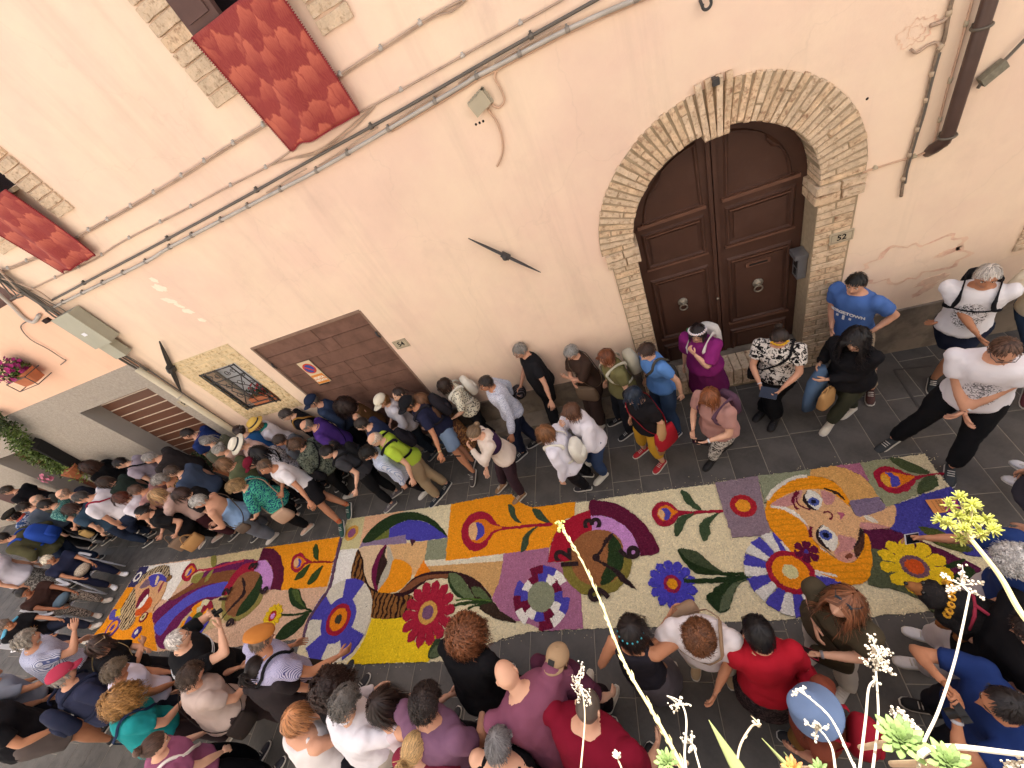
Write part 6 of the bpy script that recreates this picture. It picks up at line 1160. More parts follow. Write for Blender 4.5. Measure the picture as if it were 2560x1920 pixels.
def make_hair(B, hair, r, e):
    st, c = hair[0], hair[1]; 
    if st == 'none': return
    m = hairmat(c); kind = 'receding' if 'receding' in st else ('ring' if 'ring' in st else 'full'); lod = B.lod; g = Geo(); HM, hc = B.HM, B.hc
    thick = {'buzz': .002, 'short': .010, 'ring': .005, 'receding': .007, 'curlyshort': .020, 'bob': .016, 'long': .014, 'curlylong': .026, 'curlybig': .045, 'pony': .009, 'bun': .009, 'pixie': .013}.get(st, .01)
    n, k = (36, 22) if lod < 2 else (24, 16); th = np.linspace(0, 2 * PI, n, endpoint=False); zz = np.sin(np.linspace(-.75, PI / 2 - .05, k)); T_, Z_ = np.meshgrid(th, zz); c_ = np.sqrt(1 - Z_ ** 2); D = np.stack([c_ * np.sin(T_), c_ * np.cos(T_), Z_], 2).reshape(-1, 3); v = hairline(D, kind)
    wob = noise3(D, 1.2, int(r.integers(99)), 3); off = np.where(v > 0, np.minimum(thick * .62, .002 + v * .10) * (1 + .3 * wob), -.006 + np.clip(v, -.1, 0) * .05)
    off = np.where(B.hat & (D[:, 2] > .2), np.minimum(off, .002), off); P = scalp(D, np.asarray(off)[:, None]); i, j = np.meshgrid(np.arange(n), np.arange(k - 1)); a = (j * n + i).ravel(); b = (j * n + (i + 1) % n).ravel(); F = np.stack([b, a, a + n, b + n], 1); keep = (v[F] > -.06).any(1); gq = Geo(); gq.add(P, F[keep]); 
    if kind == 'full' or kind == 'receding': gq.L.append(np.arange(n) + (k - 1) * n); gq.T.append(np.array([n])); gq.M.append(np.array([0]))
    g.join(gq, (HM, hc))
    if st in ('buzz',): g.obj('hair', [m], e); return
    ns = {0: 820, 1: 420, 2: 200}[lod]; ns = int(ns * {'ring': .5, 'short': .8, 'receding': .7, 'curlybig': 1.5, 'curlylong': 1.3, 'long': 1.1}.get(st, 1)); wd = (.0026, .0036, .0065)[lod] * (1.25 if 'curly' in st else 1)
    D = r.normal(size=(ns * 3, 3)); D /= np.linalg.norm(D, axis=1)[:, None]; D[:, 2] = np.abs(D[:, 2]) * np.where(r.random(len(D)) < .7, 1, -1); D = D[(hairline(D, kind) > .02) & ((D[:, 2] < .15) | (not B.hat))][:ns]; ns = len(D)
    crown = unit([0, -.35, .94]); flow0 = D - crown; fl = flow0 - (flow0 * D).sum(1)[:, None] * D; fl /= np.linalg.norm(fl, axis=1)[:, None] + 1e-9
    if st in ('pony', 'bun'): tgt = unit([0, -.9, .25]); q = tgt - D; fl = q - (q * D).sum(1)[:, None] * D; fl /= np.linalg.norm(fl, axis=1)[:, None] + 1e-9
    L_ = {'short': .05, 'pixie': .06, 'ring': .03, 'receding': .04, 'curlyshort': .06, 'bob': .17, 'long': .36, 'curlylong': .33, 'curlybig': .22, 'pony': .10, 'bun': .10}.get(st, .05); L_ = L_ * r.uniform(.75, 1.1, ns)
    curl = {'curlyshort': .012, 'curlylong': .016, 'curlybig': .022, 'pixie': .004, 'short': .0025, 'bob': .003, 'long': .005}.get(st, .0012); steps = {0: 10, 1: 8, 2: 6}[lod] if L_.mean() > .1 else {0: 7, 1: 5, 2: 4}[lod]
    if 'curly' in st: steps += 3
    lk = noise3(D * 1.0, 2.4, int(r.integers(99)), 2); lk2 = noise3(D, 2.0, int(r.integers(99)), 2); base_off = .002 + thick * (r.uniform(.7, 1.15, ns) + .38 * lk); Pp = scalp(D, base_off[:, None]); pos = Pp.copy(); path = [pos.copy()]; dirs = fl.copy(); gl = np.linalg.inv(B.HR) @ np.array([0, 0, -1.0]); mess = r.normal(0, .16 if 'curly' in st else .07, (ns, 3)) + np.stack([lk, lk2, -lk], 1) * (.55 if 'curly' in st else .28); stp = (L_ / steps)[:, None]
    for q in range(steps):
        rel = pos / np.array([.076, .096, .115]); rr = np.linalg.norm(rel, axis=1)[:, None]; nrm = rel / (rr + 1e-9); out = thick + .004
        hang = (pos[:, 2:3] < .03) | (rr > 1.5); dn = dirs + mess * .3 + (0.75 if L_.mean() > .12 else .15) * gl * (1.0 if L_.mean() > .12 else .6); dn = dn - (dn * nrm).sum(1)[:, None] * nrm * np.where(rr < 1.25, 1, .0); dn /= np.linalg.norm(dn, axis=1)[:, None] + 1e-9
        pos = pos + dn * stp; dirs = dn
        rel = pos / (np.array([.076, .096, .115]) + base_off[:, None]); rr = np.linalg.norm(rel, axis=1)[:, None]; face = (pos[:, 1:2] > .02) & (pos[:, 2:3] < .05)
        pos = np.where((rr < 1.0) & (pos[:, 2:3] > -.07), pos / rr, pos); 
        pos[:, 0] = np.where((pos[:, 1] > .045) & (pos[:, 2] < .045) & (np.abs(pos[:, 0]) < .062), np.sign(pos[:, 0] + 1e-6) * .074, pos[:, 0]) if L_.mean() > .12 else pos[:, 0]
        if L_.mean() < .12: pos[:, 2] = np.where((pos[:, 1] > .03) & (pos[:, 2] < .058), .058, pos[:, 2])
        path.append(pos.copy())
    path = np.array(path); m_ = len(path); ph = 7 * lk2 + r.normal(0, .5, ns); t = np.linspace(0, 1, m_)[:, None]
    if curl > .001:
        fr = (3.2 if 'curly' in st else 1.2); w1_ = np.sin(t * fr * 6.28 + ph) * curl * np.minimum(t * 3, 1); w2_ = np.cos(t * fr * 6.28 + ph) * curl * np.minimum(t * 3, 1); u_ = path / (np.linalg.norm(path, axis=2)[..., None] + 1e-6); tv = np.cross(u_, np.gradient(path, axis=0)); tv /= np.linalg.norm(tv, axis=2)[..., None] + 1e-9; path = path + tv * w1_[..., None] + u_ * (w2_[..., None] * .8 + (curl * .6 if 'curly' in st else 0))
    tan = np.gradient(path, axis=0); u_ = path / (np.linalg.norm(path, axis=2)[..., None] + 1e-6); sd_ = np.cross(tan, u_); sd_ /= np.linalg.norm(sd_, axis=2)[..., None] + 1e-9; wv = (wd * (1 - .75 * t ** 2))[..., None]; A_, B_ = path + sd_ * wv, path - sd_ * wv
    V = np.stack([A_, B_], 2).transpose(1, 0, 2, 3).reshape(-1, 3); q = (np.arange(ns)[:, None] * m_ + np.arange(m_ - 1)[None]).ravel() * 2; F = np.stack([q, q + 1, q + 3, q + 2], 1); gq = Geo(); gq.add(V, F); g.join(gq, (HM, hc))
    if st in ('pony', 'bun'):
        gq = Geo(); c0 = np.array([0, -.105, .03])
        if st == 'bun':
            gq.ball(c0 + [0, -.02, .02], (.036, .034, .036), 14)
            for q in range(26): a0, b0 = r.uniform(0, 6.28), r.uniform(-.8, .8); gq.tube([c0 + [0, -.02, .02] + np.array([math.cos(a0 + t_) * .038, math.sin(b0) * .03 + math.sin(t_) * .02, math.sin(a0 + t_) * .038]) for t_ in np.linspace(0, 1.6, 6)], .003, 4)
            g.join(gq, (HM, hc))
        else:
            gq.ball(c0, (.016, .014, .016), 8); g.join(gq, (HM, hc)); p0 = hc + HM @ c0; gq = Geo(); back = B.HR @ np.array([0, -1, 0])
            for q in range(90 if lod == 0 else 40):
                sp_ = r.normal(0, 1, 3) * .022; Pq = [p0, p0 + back * .05 + sp_ * .6 + np.array([0, 0, .008]), p0 + back * .075 + np.array([0, 0, -.06]) + sp_ * 1.2, p0 + back * .07 + np.array([0, 0, -.14 - .03 * r.random()]) + sp_ * 1.3]; gq.tube(smooth_pts(Pq, 3, False), .0035 if lod else .0025, 4)
            g.join(gq)
    g.obj('hair', [m], e)

# --- things worn on the body
def ringpath(B, s0, s1, off, xmax=.62):
    P = []
    for phi in np.linspace(0, 2 * PI, 37)[:-1]:
        c = math.cos(phi); s = s0 + (s1 - s0) * (1 - c) / 2; p, x, f, up = B.axes(min(s, 1.0)); cc = max(c, -xmax); P.append(p + up * max(0, s - 1.0) * .3 * B.h * 1.0 + x * (B.wid(min(s, .9)) + off) * cc + f * (B.dep(min(s, .9)) + off + .004) * math.sin(phi))
    return P
def wear(B, a, e):
    nm, _, arg = a.partition(':'); HM, hc, hs = B.HM, B.hc, B.hs; g = Geo(); c = arg or '#1c1c1e'
    if nm in ('glasses', 'shades', 'headshades'):
        y, z = (.102, .012) if nm != 'headshades' else (.085, .085)
        for s in (-1, 1):
            if nm == 'glasses': g.tube([(s * .031 + .020 * math.cos(t), y - abs(.0), z + .015 * math.sin(t)) for t in np.linspace(0, 2 * PI, 13)], .0022, 4, caps=False)
            else: g.loft([(np.array([s * .031, y - .003, z]), np.array([1., 0, 0]), np.array([0, 0, 1.]), .025, .018), (np.array([s * .031, y + .003, z]), np.array([1., 0, 0]), np.array([0, 0, 1.]), .023, .016)], 12)
            g.tube([(s * .050, y, z + .005), (s * .076, y - .04, z + .004 + (.01 if nm == 'headshades' else 0)), (s * .080, -.01, z + .006)], .0022, 4)
        g.tube([(-.011, y + .002, z + .004), (.011, y + .002, z + .004)], .002, 4); G2 = Geo(); G2.join(g, (HM, hc)); G2.obj('glasses', [mat('glasses_frame', c, .3, .5, var=0, bump=0)], e, smooth=False)
    elif nm in ('cap', 'backcap', 'strawhat', 'panama', 'bucket', 'beret'):
        band = mat('hat_band', '#3a3a40', .8)
        m = fabric(c)
        def R_(z, rx, ry, yo=0): return (np.array([0, -.006 + yo, z]), np.array([1., 0, 0]), np.array([0, 1., 0]), rx, ry)
        if nm in ('cap', 'backcap'):
            g.loft([R_(.030, .090, .110), R_(.050, .091, .111), R_(.085, .083, .100), R_(.115, .058, .068), R_(.128, .022, .024)], 24); s = 1 if nm == 'cap' else -1; V = []
            for i in range(13):
                t = -1.15 + 2.3 * i / 12; V += [(math.sin(t) * .086, s * (math.cos(t) * .106 - .006), .036), (math.sin(t) * .086 * 1.0, s * (math.cos(t) * .106 - .006 + .075 * math.cos(t) ** .5 if math.cos(t) > 0 else 0), .028 - .018 * math.sin(t) ** 2), ]
            n = len(V); V += [(a_, b_, c_ - .005) for a_, b_, c_ in V]; F = []
            for i in range(12): q = 2 * i; F += [(q, q + 1, q + 3, q + 2), (n + q, n + q + 2, n + q + 3, n + q + 1), (q + 1, n + q + 1, n + q + 3, q + 3)]
            g.add(V, F); g.ball((0, -.006, .129), .007, 6, k=4)
        elif nm == 'beret': g.loft([R_(.035, .085, .105), R_(.06, .105, .125, -.01), R_(.09, .10, .118, -.012), R_(.112, .05, .06, -.01)], 24)
        else:
            br = {'strawhat': .055, 'panama': .062, 'bucket': .058}[nm]; dp = .012 if nm != 'bucket' else .038
            g.loft([R_(.030 - dp, .088 + br, .108 + br), R_(.037 - dp, .088 + br, .108 + br), R_(.050, .091, .111), R_(.095, .084, .102), R_(.118 if nm != 'bucket' else .108, .074, .09), R_(.124, .05, .06), R_(.117 if nm != 'bucket' else .12, .015, .02)], 28)
            g.loft([R_(.026 - dp, .088 + br, .108 + br), R_(.036, .086, .106)], 28, caps=False)
            if nm != 'bucket': g.loft([R_(.050, .0925, .1125), R_(.076, .089, .1085)], 28, 1, caps=False)
        G2 = Geo(); G2.join(g, (HM * (1.07 if nm != 'beret' else 1.1), hc + HM @ np.array([0, 0, .004]))); G2.obj('hat' if nm not in ('cap', 'backcap') else 'cap', [m, band], e)
    elif nm in ('flowers', 'flowerband'):
        n = 16 if nm == 'flowers' else 7
        cm = mat('band_flower', c, .8); ce = mat('flower_eye', '#c89a30', .8)
        for i in range(n):
            t = (-PI * .8 + 1.6 * PI * i / (n - 1)) if nm == 'flowers' else -.9 + 1.8 * i / 6; p = np.array([math.sin(t) * .092, math.cos(t) * .108, .055 + .02 * math.cos(t)])
            for q in range(5): a_ = q * 1.256; g.ball(p + np.array([math.cos(a_) * .011, .006, math.sin(a_) * .011]), .009, 6, 0, 4)
            g.ball(p + [0, .012, 0], .006, 6, 1, 4)
        G2 = Geo(); G2.join(g, (HM, hc)); G2.obj('flower_headband', [cm, ce], e)
    elif nm == 'scarf':
        p, x, f, up = B.axes(1.0); P = [p + x * .065 * math.cos(t) + f * (.07 * math.sin(t)) + up * .012 for t in np.linspace(0, 2 * PI, 20)]; g.tube(P, .028, 8, caps=False); g.tube([p - x * .02 + f * .08, p - x * .04 + f * .13 - up * .12, p - x * .05 + f * .14 - up * .26], [.025, .03, .02], 8, flat=.5); g.obj('scarf', [fabric(c)], e)
    elif nm == 'hairclip':
        for q in range(6): a_ = q * 1.05; g.ball((math.cos(a_) * .018, -.10, .06 + math.sin(a_) * .018), .011, 6, k=4)
        G2 = Geo(); G2.join(g, (HM, hc)); G2.obj('hair_clip', [mat('clip', c, .5)], e)
    elif nm == 'watch':
        S_, el, wr = B.arms[0][:3]; d = unit(wr - el); g.tube([wr - d * .030, wr - d * .012], .0205 * B.h / 1.7 * 1.35, 10); g.obj('wrist_watch', [mat('watch', c, .4)], e)
    elif nm == 'bracelet':
        S_, el, wr = B.arms[1][:3]; d = unit(wr - el); g.tube([wr - d * .022, wr - d * .012], .020 * B.h / 1.7 * 1.35, 10); g.obj('bracelet', [mat('bracelet', c, .4)], e)
    elif nm == 'beard':
        D = np.array([[math.sin(a_) * math.cos(b_), math.cos(a_) * math.cos(b_), math.sin(b_)] for a_ in np.linspace(-1.1, 1.1, 12) for b_ in np.linspace(-1.1, -.52, 6)]); P = scalp(D, .012); F = [(i * 6 + j, i * 6 + j + 1, (i + 1) * 6 + j + 1, (i + 1) * 6 + j) for i in range(11) for j in range(5)]; g.add(P, F); G2 = Geo(); G2.join(g, (HM, hc)); G2.obj('beard', [hairmat(c)], e)

# --- things carried: each a thing of its own
def carried(B, name, g, mats, label, cat, smooth=True, group=None):
    """g is in the person's own frame"""
    c = np.concatenate(g.V).mean(0); g.V = [v - c for v in g.V]; o = g.obj(name, mats, None, smooth); o.location = tuple(B.R @ c + B.root); o.rotation_euler = B.e.rotation_euler; return tag(o, label, cat, group)
def strap_tube(g, P, r=.018, flat=.22, m=1):
    P = [np.asarray(p) for p in P]; ctr = sum(P) / len(P); n = len(P)
    for i, p in enumerate(P):
        pass
    rings = []
    for i in range(n):
        t = unit(P[(i + 1) % n] - P[i - 1]); o = P[i] - ctr; o = unit(o - (o @ t) * t); u = np.cross(t, o); rings.append((P[i], u, o, r, r * flat))
    g.loft(rings + [rings[0]], 6, m, caps=False)
def crossbag(B, label, c='#222224', s0=.05, side=1, size=(.13, .06, .11), back=0, strapc=None, cat='bag', sd=None):
    P = ringpath(B, s0, 1.08, .030); 
    g = Geo(); 
    if side < 0: 
        P = []
        for phi in np.linspace(0, 2 * PI, 37)[:-1]:
            cph = math.cos(phi); s = s0 + (1.08 - s0) * (1 - cph) / 2; p, x, f, up = B.axes(min(s, 1.0)); cc = max(cph, -.62); P.append(p + up * max(0, s - 1.0) * .3 * B.h - x * (B.wid(min(s, .9)) + .03) * cc + f * (B.dep(min(s, .9)) + .034) * math.sin(phi))
    strap_tube(g, P, .016); p, x, f, up = B.axes(s0 - .05); cph = math.radians({0: 0, 1: -55, 2: 60}[back]); ctr = p + (x * side * math.cos(cph) * (B.wid(0) + .05) + f * math.sin(cph) * (B.dep(0) + .06)) - up * size[2] * .3
    out = unit(x * side * math.cos(cph) + f * math.sin(cph)); tg = np.cross(up, out); g.loft([(ctr - up * size[2], tg, out, size[0] * .85, size[1] * .8), (ctr - up * size[2] * .8, tg, out, size[0], size[1]), (ctr, tg, out, size[0] * .98, size[1] * .95), (ctr + up * size[2] * .8, tg, out, size[0] * .9, size[1] * .6), (ctr + up * size[2], tg, out, size[0] * .85, size[1] * .35)], 16, 0, p=3.5)
    return carried(B, 'shoulder_bag', g, [fabric(c), fabric(strapc or c)], label, cat)
def backpack(B, label, c='#1e1e22', size=(.14, .08, .20), s=.58, sc2=None):
    g = Geo(); p, x, f, up = B.axes(s); d = B.dep(s) + .02 + size[1]; ctr = p - f * d
    g.loft([(ctr - up * size[2], x, -f, size[0] * .8, size[1] * .7), (ctr - up * size[2] * .85, x, -f, size[0], size[1]), (ctr + up * size[2] * .2, x, -f, size[0], size[1] * 1.0), (ctr + up * size[2] * .8, x, -f, size[0] * .85, size[1] * .8), (ctr + up * size[2], x, -f, size[0] * .5, size[1] * .5)], 18, 0, p=3)
    c2 = ctr - f * (size[1] * .9) - up * size[2] * .35; g.loft([(c2 - up * size[2] * .42, x, -f, size[0] * .62, size[1] * .35), (c2 + up * size[2] * .1, x, -f, size[0] * .7, size[1] * .45), (c2 + up * size[2] * .35, x, -f, size[0] * .6, size[1] * .3)], 14, 0, p=3.5)
    for sgn in (-1, 1):
        P = []
        for s_, ph in ((.30, -1.2), (.34, -.55), (.45, .1), (.62, .85), (.80, 1.15), (.93, 1.35), (1.03, 1.6), (.97, -1.8), (.85, -1.57)):
            q, xx, ff, uu = B.axes(min(s_, 1.0)); ph2 = ph; P.append(q + uu * max(0, s_ - 1) * .28 * B.h + xx * sgn * (B.wid(min(s_, .88)) + .024) * (math.cos(ph2) if abs(ph2) < 1.1 else .52) + ff * (B.dep(min(s_, .88)) + .028) * (math.sin(ph2) if s_ < 1.02 else 0))
        P = smooth_pts(P, 3, False); rings = []
        for i in range(len(P)):
            t = unit(P[min(i + 1, len(P) - 1)] - P[max(i - 1, 0)]); q, xx, ff, uu = B.axes(.6); o = P[i] - (q + uu * ((P[i] - q) @ uu)); o = unit(o - (o @ t) * t); rings.append((P[i], np.cross(t, o), o, .022, .006))
        g.loft(rings, 6, 1)
    return carried(B, 'backpack', g, [fabric(c), fabric(sc2 or c)], label, 'backpack')
def in_hand(B, k, g, name, mats, label, cat, smooth=False, off=(0, 0, 0)):
    """g in hand frame: wrist at 0, fingers towards -Z, palm towards -X"""
    M_, wr = B.arms[k][4], B.arms[k][2]; H = Geo(); Mn = M_ if np.linalg.det(M_) > 0 else M_ @ np.diag([1, -1, 1.]); H.join(g, (Mn, wr)); return carried(B, name, H, mats, label, cat, smooth)
PH_S = mat('phone_screen', '#15171c', .15, .5, var=0, bump=0)
def phone(B, k, label, c='#1a1a1e', big=1.0, screen=None):
    M_, wr = B.arms[k][4], B.arms[k][2]; S_, el = B.arms[k][:2]; d = unit(wr - el); p = wr + d * .085 * B.hs; eye = B.hc; n = unit(eye - p); u = unit(np.cross(n, d)) if abs(n @ d) < .95 else np.array([1., 0, 0]); v = np.cross(n, u); g = Geo(); p = p + n * .02
    g.obox(p, u * .037 * big, v * .075 * big, n * .004, 0); g.obox(p + n * .0046, u * .034 * big, v * .071 * big, n * .0006, 1); g.obox(p - n * .0055 + v * .055 * big, u * .012, v * .012, n * .0015, 0)
    return carried(B, 'smartphone', g, [mat('phone_case_' + c.strip('#'), c, .4), screen or PH_S], label, 'phone', False)
def camera_dev(B, k, label):
    p = (B.arms[0][2] + B.arms[1][2]) / 2 + unit(B.arms[k][2] - B.arms[k][1]) * .07; q = unit(p - B.hc); x = unit(np.cross(q, [0, 0, 1.])); v = np.cross(x, q); g = Geo(); g.obox(p, x * .052, q * .02, v * .034, 0); g.tube([p + q * .02, p + q * .07], .026, 14, 0); g.tube([p + q * .068, p + q * .072], .021, 14, 1); g.obox(p + v * .05, x * .02, q * .02, v * .012, 0)
    return carried(B, 'camera', g, [black_c, PH_S], label, 'camera', False)
def tote(B, k, label, c='#c8a070', w_=.12, hgt=.28, dpt=.05, hl=.16, name='tote_bag', pat=None, drop=.06, out=.06):
    wr = B.arms[k][2]; s = -1 if k == 0 else 1; p = wr + np.array([s * out * .5, .02, -drop - .03]); g = Geo(); y = np.array([0, 1., 0]); x = np.array([1., 0, 0]); top_ = p - np.array([0, 0, hl])
    g.loft([(top_ - [0, 0, hgt], y, x, w_ * .95, dpt), (top_ - [0, 0, hgt * .9], y, x, w_, dpt * 1.1), (top_ - [0, 0, hgt * .3], y, x, w_ * .98, dpt * .9), (top_, y, x, w_, dpt * .45)], 14, 0, p=3.5)
    for q in (-1, 1): g.tube(smooth_pts([top_ + [q * dpt * .4, -w_ * .6, 0], p + [q * .01, -w_ * .25, -.02], p + [0, 0, .0], p + [q * .01, w_ * .25, -.02], top_ + [q * dpt * .4, w_ * .6, 0]], 3, False), .006, 6, 1)
    return carried(B, name, g, [pat or fabric(c), fabric(c)], label, 'bag')
P_ = build_person
BLKT, JEAN, NAVY, WHTC = '#222024', '#33435c', '#262a3c', '#dcdadf'
# ================= walkway between the wall and the carpet, from the right edge leftwards
b = P_(2140, 708, 1.76, 212, 'young man in a blue lettered t-shirt holding a water bottle beside the right door jamb', ('tee', '#4a6aa8'), ('trousers', '#9a8a78'), '#4a2c28', ('short', '#15120f'), arms=('bag', (2079, 822, 1.0)), turn=16, look=8, sex='m', g_=1.03, feet=((2178, 985), (2190, 945)), skin='m', near=0)
g = Geo(); M_, wr = b.arms[0][4], b.arms[0][2]; p = wr + unit(b.arms[0][2] - b.arms[0][1]) * .07 + np.array([0, .03, 0]); g.tube([p + [0, 0, -.10], p + [0, 0, -.09], p + [0, 0, .05], p + [0, 0, .08], p + [0, 0, .10]], [.028, .032, .032, .016, .013], 12); g.tube([p + [0, 0, .10], p + [0, 0, .12]], .016, 10, 1); carried(b, 'water_bottle', g, [mat('clear_plastic', '#b9c6cf', .15, .6, var=.05, bump=0), mat('bottle_cap', '#e8eaf0', .5)], 'clear plastic water bottle in the hand of the man in the blue lettered t-shirt', 'bottle')
# lettering bent over the chest
me = text_mesh('GEORGETOWN', .062, mat('college_letters', '#e6e6ea', .8, var=0, bump=0), bold=.003); co = np.zeros(len(me.vertices) * 3); me.vertices.foreach_get('co', co); co = co.reshape(-1, 3); out = []
for v in co:
    r_ = .16; a_ = v[0] / r_; xx = v[0] * .95; zz = v[1] - (v[0] ** 2) * 1.2; s = .66 + zz / (.305 * b.h); phi = PI / 2 + xx / (b.wid(s) + .02) * .95; out.append(b.surf(s, phi, .030 + v[2]))
g = Geo(); g.add(out, [tuple(p.vertices) for p in me.polygons]); g.obj('lettering', [me.materials[0]], b.e)
g = Geo()
for q in (-.045, 0, .05):
    p = b.surf(.52, PI / 2 - q / .15, .030); g.obox(p, (.012, 0, 0), (0, .003, 0), (0, 0, .03 if q == 0 else .014))
g.obj('shirt_print', [me.materials[0]], b.e, smooth=False)
b = P_(2467, 690, 1.74, 235, 'grey-haired man in a white printed t-shirt and navy shorts with a black backpack', ('tee', '#e2e0e4', 'print', '#4a4a4e'), ('shorts', '#23283a'), '#26292b', ('short', '#b9b2aa'), arms=((2322, 812, .85), (2452, 850, .95)), look=12, sex='m', g_=1.05, feet=((2330, 955), (2385, 930)), skin='t', turn=10, near=0)
backpack(b, 'black backpack on the grey-haired man in the white printed t-shirt', '#1d1d21'); g = Geo(); g.tube([b.surf(.62, t, .03) for t in np.linspace(.6, 2.5, 10)], .010, 6, flat=.5); g.obj('chest_strap', [fabric('#1d1d21')], b.e)
b = P_(2510, 874, 1.80, 236, 'tall man in white t-shirt and black trousers striding with hands clasped, right edge', ('tee', '#dddae0', 'print', '#5c5c62'), ('trousers', '#18181b'), '#303438', ('receding', '#5a4032'), arms=((2396, 1036, .9), (2412, 1040, .9)), turn=16, look=28, sex='m', g_=1.12, feet=((2372, 1178), (2225, 1108)), skin='m', extra='watch:#d8d8dc bracelet:#1c1c20 glasses:#3a3a40', near=0)
b = P_(2700, 640, 1.70, 232, 'person in beige top and jeans cut off at the right edge, holding a camera', ('shirt', '#cfc4ae'), ('trousers', JEAN), '#5a2a30', ('short', '#6a4a34'), arms=('down', 'camera'), sex='m', feet=((2545, 1045), (2590, 1010)), near=1); camera_dev(b, 1, 'black camera held by the person cut off at the right edge')
b = P_(2139, 848, 1.64, 217, 'woman with dark curly hair in a long black cardigan carrying a paper bag', ('jacket', '#1b1a1d'), ('trousers', '#3e4034'), '#cfc6b6', ('curlylong', '#181314'), arms=((2070, 948, .98), (2052, 905, 1.05)), turn=16, look=0, g_=1.05, feet=((2075, 1062), (2130, 1026)), skin='l', extra='glasses:#16161a', near=0)
tote(b, 0, 'brown paper bag hanging from the hand of the woman in the long black cardigan', '#b98f5e', .11, .26, .05, .06, 'paper_bag')
g = Geo(); p = b.arms[1][2] + np.array([-.05, .08, 0]); g.loft([(p + [0, .06, -.62], np.array([0, 1., 0]), np.array([1., 0, 0]), .12, .05), (p + [0, .04, -.4], np.array([0, 1., 0]), np.array([1., 0, 0]), .17, .07), (p + [0, .02, -.15], np.array([0, 1., 0]), np.array([1., 0, 0]), .13, .07), (p + [0, 0, .02], np.array([0, 1., 0]), np.array([1., 0, 0]), .05, .04)], 16); g.V = [v + (noise3(v, 5, 3)[:, None] * .015) for v in g.V]; carried(b, 'denim_jacket', g, [fabric('#4f6684')], 'folded blue denim jacket carried by the woman in the long black cardigan', 'jacket')
b = P_(1947, 845, 1.63, 240, 'woman with yellow flower headband in black and white top, looking at a tablet', ('tee', '#dcd6cf', 'blotch', '#1a191b'), ('wide', '#17171a'), '#17161a', ('bun', '#2a1e18'), arms='read', turn=16, look=22, g_=1.12, feet=((1905, 1030), (1938, 1052)), skin='m', extra='flowerband:#e0b032 bracelet:#c9c9d0 darksole', near=0)
p = (b.arms[0][2] + b.arms[1][2]) / 2 + np.array([0, .09, .0]); g = Geo(); g.obox(p, (.085, 0, 0), (0, .055, -.03), (0, .003, .005), 0); carried(b, 'tablet', g, [mat('tablet_case', '#20283c', .4)], 'small dark tablet held by the woman with the yellow flower headband', 'tablet', False); crossbag(b, 'black shoulder bag of the woman in the black and white patterned top', '#1a1a1d', .1, 1)
b = P_(1744, 832, 1.60, 232, 'woman in a magenta blouse with white flower crown standing on the door step', ('blouse', '#86286f'), ('longskirt', '#7a2a66'), '#20233a', ('bob', '#241a1a'), arms=('chin', 'down'), turn=16, look=0, g_=1.15, skin='l', extra='glasses:#141418 flowers:#efe6ee', feet=((1765, 965), (1790, 955)), near=0, top2='half')
backpack(b, 'white backpack with a green bottle on the woman in the magenta blouse', '#d8d2cc', (.13, .07, .18), .66); g = Geo(); p = b.surf(.5, -PI / 2 + .9, .16); g.tube([p, p + [0, 0, .1], p + [0, 0, .14]], [.03, .03, .012], 10); carried(b, 'green_bottle', g, [mat('green_bottle', '#2c6a3c', .25, .6, var=.05)], 'green bottle in the side pocket of the white backpack', 'bottle')
b = P_(1617, 878, 1.68, 207, 'person with short brown hair in a sky blue polo shirt and jeans', ('polo', '#5a86c4'), ('trousers', '#34455e'), '#2c3a50', ('pixie', '#3c2a22'), arms=((1703, 985, .85), 'down'), turn=16, look=16, g_=1.03, feet=((1695, 1088), (1668, 1048)), skin='l', near=0)
crossbag(b, 'dark grey cloth bag behind the person in the sky blue polo shirt', '#4a4742', .0, 1, (.15, .07, .15), 1)
b = P_(1775, 992, 1.58, 217, 'woman with auburn bob in a dusty pink top holding a black phone, below the door', ('tee', '#ab8078'), ('trousers', '#d8d4cc', 'blotch', '#1a1a1c'), '#1c1a1c', ('bob', '#7d4a2c'), arms='phone', turn=16, look=18, g_=1.15, feet=((1782, 1152), (1822, 1112)), skin='l', extra='watch:#d8d8dc darksole', near=0)
phone(b, 0, 'black phone in the hands of the woman in the dusty pink top', big=1.1); backpack(b, 'purple patterned drawstring backpack on the woman in the dusty pink top', '#5a4152', (.12, .06, .16), .5)
b = P_(1584, 988, 1.60, 217, 'woman with blue-tinted dark hair in a black top and mustard trousers with red shoes', ('tee', '#1d1b1e'), ('capri', '#c79a34'), '#a3242c', ('bob', '#1f2a3a'), arms=('down', 'down'), turn=16, look=20, g_=1.12, feet=((1658, 1160), (1612, 1126)), skin='l', near=0)
crossbag(b, 'bright red shoulder bag of the woman with blue-tinted hair', '#a82430', -.05, -1, (.16, .06, .17), 0)
g = Geo(); p = b.arms[0][1]; w_ = b.arms[0][2]; g.tube([p + [0, 0, .02], (p + w_) / 2 + [-.03, .02, -.02], w_ + [0, .02, -.12], w_ + [0, .03, -.3]], [.05, .07, .075, .05], 10, flat=.6); carried(b, 'folded_cloth', g, [fabric('#b08a60')], 'tan garment draped over the arm of the woman with the red shoulder bag', 'cloth')
b = P_(1516, 893, 1.62, 202, 'woman with auburn bob in an olive green t-shirt with a pale rucksack against the wall', ('tee', '#6f6a46'), ('trousers', '#23242a'), '#18181b', ('bob', '#6f4028'), arms=('down', 'relaxed'), turn=16, look=0, g_=1.12, feet=((1575, 1084), (1550, 1052)), skin='l', near=0, extra='headshades:#5a3424')
backpack(b, 'pale grey rucksack on the woman in the olive green t-shirt', '#b9b4a2', (.12, .09, .18), .66)
